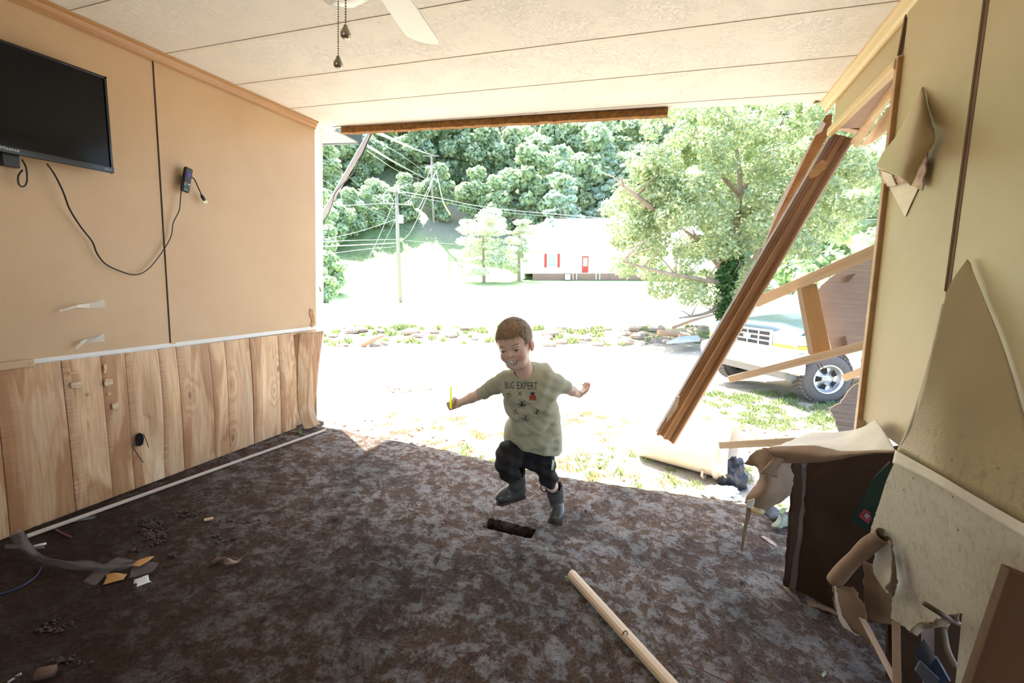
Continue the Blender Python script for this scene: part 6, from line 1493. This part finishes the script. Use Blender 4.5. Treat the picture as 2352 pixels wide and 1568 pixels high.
hair = body('hair', hair_sdf, lo2, hi2, .0025, HAIRM.m, kid, smooth_it=1)
hv = hair.data; sp_ = []
polys = [p for p in hv.polygons if ((p.center - HCn).dot(p.normal) > 0)]
for _ in range(8000):
    p = random.choice(polys); sp_.append((p.center + Vector((random.uniform(-1, 1), random.uniform(-1, 1), random.uniform(-1, 1))) * .0012 - p.normal * .001, p.normal.copy()))
whorl = hl(.01, -.05, .115)
def hdir(p, n_):
    t = (p - whorl); t = (t - n_ * t.dot(n_)); t = t.normalized() if t.length > 1e-4 else Uh
    sw = n_.cross(t) * .35; return (t * .95 + sw + n_ * .22 + Vector((random.uniform(-.12, .12), random.uniform(-.12, .12), random.uniform(-.12, .12)))).normalized()
hairgrow('hair_strands', sp_, .017, .0007, hdir, hair, HAIRM.m, 3)
# ---- shirt
SHT = NT('sage_cotton'); _p = SHT.pos(); SHT.base(SHT.ramp(SHT.noise(_p, 25, 4), [(.3, (.43, .43, .30)), (.7, (.49, .49, .355))])); SHT.rough(.85); SHT.bump(SHT.noise(_p, 700, 2), .15, .0008); SHT.b.inputs['Sheen Weight'].default_value = .15
def ax_at(c): t = (CAM - c).normalized(); s_ = cu.cross(t).normalized(); return s_, t
rows_t = [(1208, 863, 1.697, 29, .032), (1210, 870, 1.706, 45, .050), (1212, 880, 1.715, 56, .062), (1219, 905, 1.735, 59, .070), (1225, 935, 1.765, 54, .074), (1229, 965, 1.795, 56, .080), (1224, 1000, 1.825, 63, .088), (1220, 1045, 1.845, 67, .095)]
TC = [J(x, y, Y) for x, y, Y, _, _ in rows_t]; TS = []; TD = []; TW = []; TDp = []
for c, (x, y, Y, w, dd) in zip(TC, rows_t):
    s_, t_ = ax_at(c); s_ = (s_ * math.cos(.22) + t_ * -math.sin(.22) * -1).normalized() if False else s_
    TS.append(s_); TD.append(t_); TW.append((J(x + w, y, Y) - c).length); TDp.append(dd)
hemn = None
hA, hB = J(1153, 1002, 1.80), J(1285, 1036, 1.86); hemdir = (hB - hA).normalized(); up_t = (TC[0] - TC[-1]).normalized()
hemn = (up_t - hemdir * up_t.dot(hemdir)); hemn = (hemn - TD[-1] * hemn.dot(TD[-1]) * .6).normalized()
cufR = J(1104, 905, 1.70); cufRd = (elR - shR).normalized(); cufL = J(1303, 889, 1.85); cufLd = (elL - shL).normalized()
def shirt_solid(P, g=0.):
    d = s_table(P, TC, TS, TD, [w + g for w in TW], [w + g for w in TDp], 2.3)
    yk = s_chain(P, [J(1160, 872, 1.695), J(1210, 872, 1.71), J(1248, 874, 1.735)], [.028 + g, .036 + g, .023 + g], .02); d = smin(d, yk, .02)
    a = s_chain(P, [J(1164, 872, 1.70), J(1135, 886, 1.70), cufR + cufRd * .02], [.040 + g, .035 + g, .0275 + g], .01); a = smax(a, (P - A3(cufR)) @ A3(cufRd), .002)
    b = s_chain(P, [J(1252, 872, 1.74), J(1278, 880, 1.79), cufL + cufLd * .02], [.038 + g, .0365 + g, .0265 + g], .01); b = smax(b, (P - A3(cufL)) @ A3(cufLd), .002)
    d = smin(d, a, .028); d = smin(d, b, .028)
    return d
def folds(P):
    q = P - A3(TC[3]); x = q @ A3(TS[3]); z = q @ A3(up_t); 
    f = .0035 * np.sin((x * .8 + z * .55) * 95 + 2 * np.sin(z * 30)) * np.exp(-((z + .05) / .10) ** 2)
    f += .0045 * np.sin((x * .35 - z) * 70 + 1.5 * np.sin(x * 40)) * np.exp(-((x + .07) / .05) ** 2) 
    f += .0045 * np.sin((x - z * .5) * 80) * np.exp(-((x - .08) / .05) ** 2)
    f += .004 * np.sin(x * 75 + z * 12) * np.clip((-z - .06) / .08, 0, 1)
    f += .0015 * np.sin(x * 130 + z * 160)
    return f
def shirt_sdf(P):
    o_ = shirt_solid(P) - folds(P) * .55; inn = o_ + .0075
    d = smax(o_, -inn, .001) 
    for pnt, nrm in ((cufR + cufRd * -.001, cufRd), (cufL + cufLd * -.001, cufLd)): pass
    hem = (P - A3(hA)) @ A3(-hemn); d = smax(d, hem, .001)
    # sleeve openings: the cut end caps are removed so arms pass through
    for cp, cd_, r in ((cufR, cufRd, .0205), (cufL, cufLd, .0185)): d = smax(d, -s_cap(P, cp - cd_ * .012, cp + cd_ * .03, r, r), .001)
    nd = (hl(0, 0, -.05) - J(1209, 872, 1.70)).normalized(); d = smax(d, -s_cap(P, J(1207, 862, 1.70), J(1207, 862, 1.70) + nd * .10, .040, .044), .002)
    return d
lo3 = [min(p[i] for p in TC + [cufR, cufL]) - .14 for i in range(3)]; hi3 = [max(p[i] for p in TC + [cufR, cufL]) + .12 for i in range(3)]
shirt = body('shirt', shirt_sdf, lo3, hi3, .0028, SHT.m, kid, smooth_it=2)
# collar rib
nk_dir = (hl(0, 0, -.05) - J(1209, 872, 1.70)).normalized(); ncx = J(1208, 857, 1.698); e1 = nk_dir.cross(tc).normalized(); e2 = nk_dir.cross(e1)
mb = MB(); ring = [ncx + nk_dir * (.002 - .010 * math.sin(a) * 0) + e1 * (.042 * math.cos(a)) + e2 * (.041 * math.sin(a)) - nk_dir * (.016 * max(0, (e2 * math.sin(a) + e1 * math.cos(a)).dot(tc))) for a in np.linspace(0, 2 * math.pi, 33)]
mb.tube(ring, .0052, 8, sq=1., cap=False); mb.build('collar', SHT.m, shirt, True)
# ---- print on the shirt, wrapped on its surface
sb = BVHTree.FromPolygons([v.co.copy() for v in shirt.data.vertices], [tuple(p.vertices) for p in shirt.data.polygons])
def onshirt(px, py, off=.0009):
    r = ray(px, py).normalized(); h = sb.ray_cast(CAM, r); 
    return (h[0] - r * off) if h[0] else None
def pmesh(polys, name, mat, off=.0009):
    """polygons in picture coordinates, pressed onto the shirt"""
    m = MB()
    for po in polys:
        q = [onshirt(x, y, off) for x, y in po]
        if any(a is None for a in q) or len(q) < 3: continue
        cx_ = sum((a for a in q), Vector()) / len(q); m.add(q, [tuple(t) for t in tessellate_polygon([[Vector((x, y, 0)) for x, y in po]])])
    return m.build(name, mat, shirt, fix=False)
INK = simple('charcoal_print', (.045, .045, .05), .8, bump=0); REDI = simple('red_print_ink', (.55, .07, .03), .8, bump=0); ORI = simple('orange_print_ink', (.50, .22, .06), .8, bump=0); GRI = simple('grey_print_ink', (.42, .42, .36), .8, bump=0)
def ptext(body_, x, y, w, h, ang, mat, name):
    me = textmesh(body_, 1.0); co = [v.co.copy() for v in me.vertices]; x0 = min(c.x for c in co); x1 = max(c.x for c in co); y0 = min(c.y for c in co); y1 = max(c.y for c in co)
    bm = bmesh.new(); bm.from_mesh(me); bmesh.ops.triangulate(bm, faces=bm.faces)
    bmesh.ops.subdivide_edges(bm, edges=[e for e in bm.edges if e.calc_length() > .15], cuts=2, use_grid_fill=True); bmesh.ops.triangulate(bm, faces=bm.faces); bad = []
    for v in bm.verts:
        u = ((v.co.x - x0) / (x1 - x0) - .5) * w; k = ((v.co.y - y0) / (y1 - y0) - .5) * h; p = onshirt(x + u * math.cos(ang) + k * math.sin(ang) * 0, y - k + u * math.sin(ang), .0011)
        if p is None: bad.append(v)
        else: v.co = p
    bmesh.ops.delete(bm, geom=bad, context='VERTS'); bm.to_mesh(me); bm.free(); return link(name, me, mat, shirt)
ptext('BUG', 1170.5, 884.5, 21, 16, .0, INK, 'printed_lettering'); ptext('EXPERT', 1211, 885.5, 47, 16.5, .03, INK, 'printed_lettering')
def ell(cx_, cy_, rx, ry, a=0, n=14): return [(cx_ + rx * math.cos(t) * math.cos(a) - ry * math.sin(t) * math.sin(a), cy_ + rx * math.cos(t) * math.sin(a) + ry * math.sin(t) * math.cos(a)) for t in np.linspace(0, 2 * math.pi, n, endpoint=False)]
def leg(x0, y0, x1, y1, w=.55): 
    L = math.hypot(x1 - x0, y1 - y0); nx, ny = -(y1 - y0) / L * w, (x1 - x0) / L * w; return [(x0 + nx, y0 + ny), (x1 + nx, y1 + ny), (x1 - nx, y1 - ny), (x0 - nx, y0 - ny)]
def bug(cx_, cy_, s, a, body_m, six=True, name='printed_bug', wings=None):
    P_ = lambda x, y: (cx_ + s * (x * math.cos(a) - y * math.sin(a)), cy_ + s * (x * math.sin(a) + y * math.cos(a)))
    ls = []
    for sd_ in (-1, 1):
        for (y0, x1, y1, x2, y2) in ((-3, 4, -6, 6, -9), (0, 5, 0, 8, 1), (3, 5, 5, 6, 9)): ls.append(leg(*P_(0, y0), *P_(sd_ * x1, y1))); ls.append(leg(*P_(sd_ * x1, y1), *P_(sd_ * x2, y2)))
    pmesh(ls, name + '_legs', INK)
    if wings: pmesh([ell(*P_(-5, 1), 5 * s, 1.8 * s, a - .25), ell(*P_(5, 1), 5 * s, 1.8 * s, a + .25)], name + '_wings', wings)
    pmesh([ell(*P_(0, 2), 2.4 * s, 4.2 * s, a)], name, body_m); pmesh([ell(*P_(0, -4), 1.7 * s, 2. * s, a)], name + '_head', INK)
bug(1223.5, 910, 1.0, .05, INK)                    # ladybird
pmesh([ell(1219.5, 913, 3.8, 6.5, .15), ell(1227.5, 913, 3.8, 6.5, -.15)], 'printed_wing_cases', REDI, .0016); pmesh([ell(1223, 903.5, 4.4, 3.8)], 'printed_bug_head', INK, .0018); pmesh([ell(1218.5, 911, 1, 1.2), ell(1228.5, 911, 1, 1.2), ell(1221, 917, 1, 1.2), ell(1226, 917, 1, 1.2)], 'printed_spots', INK, .0022)
bug(1194, 904, .55, 0, ORI); bug(1169, 908, .8, -.5, GRI); bug(1198, 928, 1.1, .1, INK, wings=INK); bug(1233, 946, .95, .4, INK); bug(1207, 960, 1.05, .1, simple('dark_olive_ink', (.16, .13, .07), .8, bump=0)); bug(1184, 946, .8, -.3, ORI)
dash = []
for t in np.linspace(-1.9, 2.3, 20): dash.append(leg(1232 + 17 * math.cos(t), 943 + 16 * math.sin(t), 1232 + 17 * math.cos(t + .1), 943 + 16 * math.sin(t + .1), .35))
for t in np.linspace(0, 1, 9): dash.append(leg(1212 + 20 * t, 975 - 3 * t, 1213.5 + 20 * t, 974.8 - 3 * t, .35))
pmesh(dash, 'printed_dashes', INK)
caps_ = [leg(x, y, x + w, y + .3, .8) for x, y, w in ((1219, 922, 10), (1190, 912, 7), (1194, 943, 12), (1232, 964, 12), (1205, 977, 9))]; pmesh(caps_, 'printed_captions', simple('pale_print_ink', (.6, .6, .5), .8, bump=0))
# ---- shorts
SHB = simple('black_jersey', (.012, .011, .013), .8, var=.3, vs=30, bump=.2)
k1 = J(1163, 1060, 1.68); c1a = J(1172, 1088, 1.715); k2 = J(1250, 1075, 1.79); c2a = J(1264, 1106, 1.84)
def shorts_sdf(P):
    d = s_table(P, [J(1218, 985, 1.82), J(1218, 1025, 1.84)], [TS[-1]] * 2, [TD[-1]] * 2, [.090, .103], [.070, .072], 2.2)
    a = s_chain(P, [J(1192, 1022, 1.80), J(1172, 1045, 1.72), J(1164, 1062, 1.69)], [.064, .062, .052], .02); a = smin(a, s_chain(P, [J(1164, 1062, 1.69), J(1168, 1082, 1.705), J(1178, 1090, 1.73)], [.050, .043, .036]), .012)
    b = s_chain(P, [J(1240, 1028, 1.845), J(1248, 1062, 1.81), J(1260, 1095, 1.835), J(1264, 1104, 1.845)], [.066, .054, .040, .034], .02)
    d = smin(smin(d, a, .018), b, .018)
    q = P - A3(k1); f = .0035 * np.sin((q @ A3(cu2)) * 110 + (q @ A3(cr2)) * 50) + .002 * np.sin((q @ A3(cr2)) * 130)
    d = d - f
    n1 = A3((c1a - k1).normalized()); n2 = A3((c2a - k2).normalized())
    return d
lo4 = [min(p[i] for p in (k1, c1a, c2a, J(1218, 985, 1.8), J(1155, 1000, 1.8), J(1290, 1020, 1.9))) - .09 for i in range(3)]; hi4 = [max(p[i] for p in (k1, c1a, c2a, J(1218, 985, 1.8), J(1290, 1020, 1.9))) + .09 for i in range(3)]
sh = body('shorts', shorts_sdf, lo4, hi4, .003, SHB, kid, smooth_it=2)
mb = MB(); q = [PY(1279, 1034, 1.82), PY(1284, 1032, 1.83), PY(1276, 1062, 1.80), PY(1272, 1064, 1.79)]; 
shb = BVHTree.FromPolygons([v.co.copy() for v in sh.data.vertices], [tuple(p.vertices) for p in sh.data.polygons])
st = []
for x0, x1, y in [(1271 - (y - 1036) * .12, 1276.5 - (y - 1036) * .12, y) for y in range(1037, 1080, 3)]:
    a = [shb.ray_cast(CAM, ray(x, y).normalized())[0] for x in (x0, x1)]; st.append(a)
mb = MB()
for (a, b), (c, d) in zip(st[:-1], st[1:]):
    if all(v is not None for v in (a, b, c, d)): o_ = tc * .0035; mb.add([a + o_, b + o_, d + o_, c + o_], [(0, 1, 2, 3)])
if mb.v: mb.build('side_stripe', simple('pale_green_stripe', (.5, .58, .42), .8, bump=0), sh, fix=False)
# ---- boots
BT = simple('grey_rubber_boot', (.085, .088, .082), .22, var=.2, vs=20, bump=.15, bd=.002); MUDB = simple('muddy_sole', (.055, .035, .02), .8, var=.4, vs=60, bump=.6, bd=.004)
def boot(name, top, ank, heel, toe, rt, sole_n, loops):
    top, ank, heel, toe = map(Vector, (top, ank, heel, toe)); fd_ = (toe - heel).normalized(); sn = (Vector(sole_n) - fd_ * Vector(sole_n).dot(fd_)).normalized(); ws = fd_.cross(sn)
    FRm = np.array([[ws[i], fd_[i], sn[i]] for i in range(3)], np.float32); L = (toe - heel).length; mid = heel.lerp(toe, .5)
    def outer(P, g=0.):
        d = s_chain(P, [top, top.lerp(ank, .5), ank], [rt + g, rt * .93 + g, rt * .88 + g], .01)
        q = (P - A3(mid)) @ FRm
        foot = s_ell(q, (0, L * .16, .016), (.034 + g, L * .40 + g, .030 + g)); foot = smin(foot, s_ell(q, (0, -L * .24, .020), (.030 + g, L * .27 + g, .036 + g)), .02)
        foot = smin(foot, s_ell(q, (0, L * .02, .030), (.029 + g, L * .34 + g, .032 + g)), .02)
        foot = smax(foot, -(q[:, 2] + .008), .004)
        return smin(d, foot, .022)
    tn = (top - ank).normalized()
    def fn(P):
        o_ = outer(P); d = smax(o_, -(o_ + .0075), .001)
        d = smax(d, (P - A3(top)) @ A3(tn) , .001)
        return d
    pts = [top, ank, heel, toe]; lo_ = [min(p[i] for p in pts) - .07 for i in range(3)]; hi_ = [max(p[i] for p in pts) + .07 for i in range(3)]
    bo = body(name, fn, lo_, hi_, .0027, BT, kid, smooth_it=2)
    def sole(P):
        q = (P - A3(mid)) @ FRm; w = .034 - .007 * np.clip(-q[:, 1] / (L / 2), -0.2, 1) - .004 * np.cos(q[:, 1] / L * 6)
        k = np.sqrt((q[:, 0] / w) ** 2 + (np.maximum(np.abs(q[:, 1]) - L * .30, 0) / (L * .24)) ** 2) - 1; d = k * .03
        zz = q[:, 2] + .010 + .0012 * np.sign(np.sin(q[:, 1] * 330)) * (q[:, 2] < -.010)
        return smax(d, np.abs(zz) - .007, .003)
    body('sole', sole, [mid[i] - .12 for i in range(3)], [mid[i] + .12 for i in range(3)], .0028, MUDB, bo, smooth_it=1)
    # rim band and pull loops
    e1 = tn.orthogonal().normalized(); e2 = tn.cross(e1); rg = [top - tn * .002 + e1 * (rt * math.cos(a)) + e2 * (rt * math.sin(a)) for a in np.linspace(0, 2 * math.pi, 25)]
    m = MB(); m.tube(rg, .0028, 7, cap=False); m.build('rim_band', M_BLACK, bo, True)
    for lv in loops:
        c = top + Vector(lv[0]); m = MB(); m.tube(crv([top + Vector(v) for v in lv], 6), .0032, 7); m.build('pull_loop', M_BLACK, bo, True)
    return bo
boot('boot', J(1184, 1082, 1.765), J(1190, 1122, 1.835), J(1205, 1134, 1.865), J(1143, 1152, 1.765), .044, (hu_ * .9 + Vector((0, 0, 1)) * .3 + cr2 * -.35) * 1.0, [])
b2t = J(1272, 1118, 1.868)
boot('boot', b2t, J(1278, 1150, 1.905), J(1283, 1168, 1.93), J(1275, 1200, 1.83), .041, (tc * .55 + Vector((0, 0, 1)) * .9), [[tuple(cr2 * -.034 + tc * .01), tuple(cr2 * -.052 + cu2 * .012), tuple(cr2 * -.062 + cu2 * .0), tuple(cr2 * -.055 - cu2 * .018), tuple(cr2 * -.036 - cu2 * .02)], [tuple(cr2 * .018 - tc * .03), tuple(cr2 * .028 + cu2 * .025), tuple(cr2 * .036 + cu2 * .012), tuple(cr2 * .036 - cu2 * .012)]])
# ---- things he holds
gp0 = J(1036, 888, 1.585); gp1 = J(1034, 938, 1.585)
GS = NT('glow_stick'); GS.base((.80, .85, .02)); GS.rough(.25); GS.b.inputs['Emission Color'].default_value = (.75, .85, .0, 1); GS.b.inputs['Emission Strength'].default_value = .12
# carry the stick through the fist
fc_ = wrR + hx * .050 + tc * .004; ax_s = (gp0 - gp1).normalized(); base_s = J(1035, 936, fc_.y - .024)
sc_ = (J(1036, 888, base_s.y) - base_s)
mb = MB(); mb.tube([base_s - sc_.normalized() * .004, base_s, base_s + sc_ * .5, base_s + sc_ * .97, base_s + sc_], [.0028, .0038, .0038, .0038, .0028], 12); tag(mb.build('glow_stick', GS.m, smooth=True), 'bright yellow-green glow stick held upright in the child\'s fist', 'glow stick')
pcf = empty('pacifier', hl(0, .092, -.052), 'clear pacifier with a pale button held in the child\'s mouth', 'pacifier')
PFR = Matrix.Translation(hl(-.001, .0905, -.055)) @ Matrix(((Sd[0], Uh[0], Fw[0]), (Sd[1], Uh[1], Fw[1]), (Sd[2], Uh[2], Fw[2]))).to_4x4()
v = []; out_ = []
for t in np.linspace(0, 2 * math.pi, 40, endpoint=False):
    r = .0165 + .0035 * math.cos(2 * t) + .0015 * math.cos(4 * t); x = r * math.cos(t) * 1.05; y = r * math.sin(t) * .82 + .004 * abs(math.cos(t)); out_.append((x, y, -6.0 * x * x + .001))
CLR = NT('clear_pink_plastic'); CLR.base((.80, .66, .62)); CLR.rough(.15); CLR.b.inputs['Alpha'].default_value = .75
m = MB(); m.add([PFR @ Vector(p) for p in out_] + [PFR @ Vector((0, 0, .001))], [(i, (i + 1) % 40, 40) for i in range(40)]); s_ = m.build('shield', CLR.m, pcf, True, fix=False); md = s_.modifiers.new('s', 'SOLIDIFY'); md.thickness = .002
m = MB(); m.tube([PFR @ Vector(p) for p in out_ + out_[:1]], .0011, 6, cap=False); m.build('shield_rim', simple('pale_pink_rim', (.78, .62, .58), .3, bump=0), pcf, True)
m = MB(); m.lathe([(0, .007), (.006, .0072), (.0088, .0055), (.0095, .003), (.009, 0)], 24, PFR); b_ = m.build('button', simple('cream_button', (.72, .70, .52), .3, bump=0), pcf, True)
m = MB(); m.lathe([(0, .0080), (.003, .0079), (.0045, .0072)], 16, PFR @ Matrix.Translation((.001, 0, 0))); m.build('green_mark', simple('mint_mark', (.30, .50, .30), .4, bump=0), b_, True)
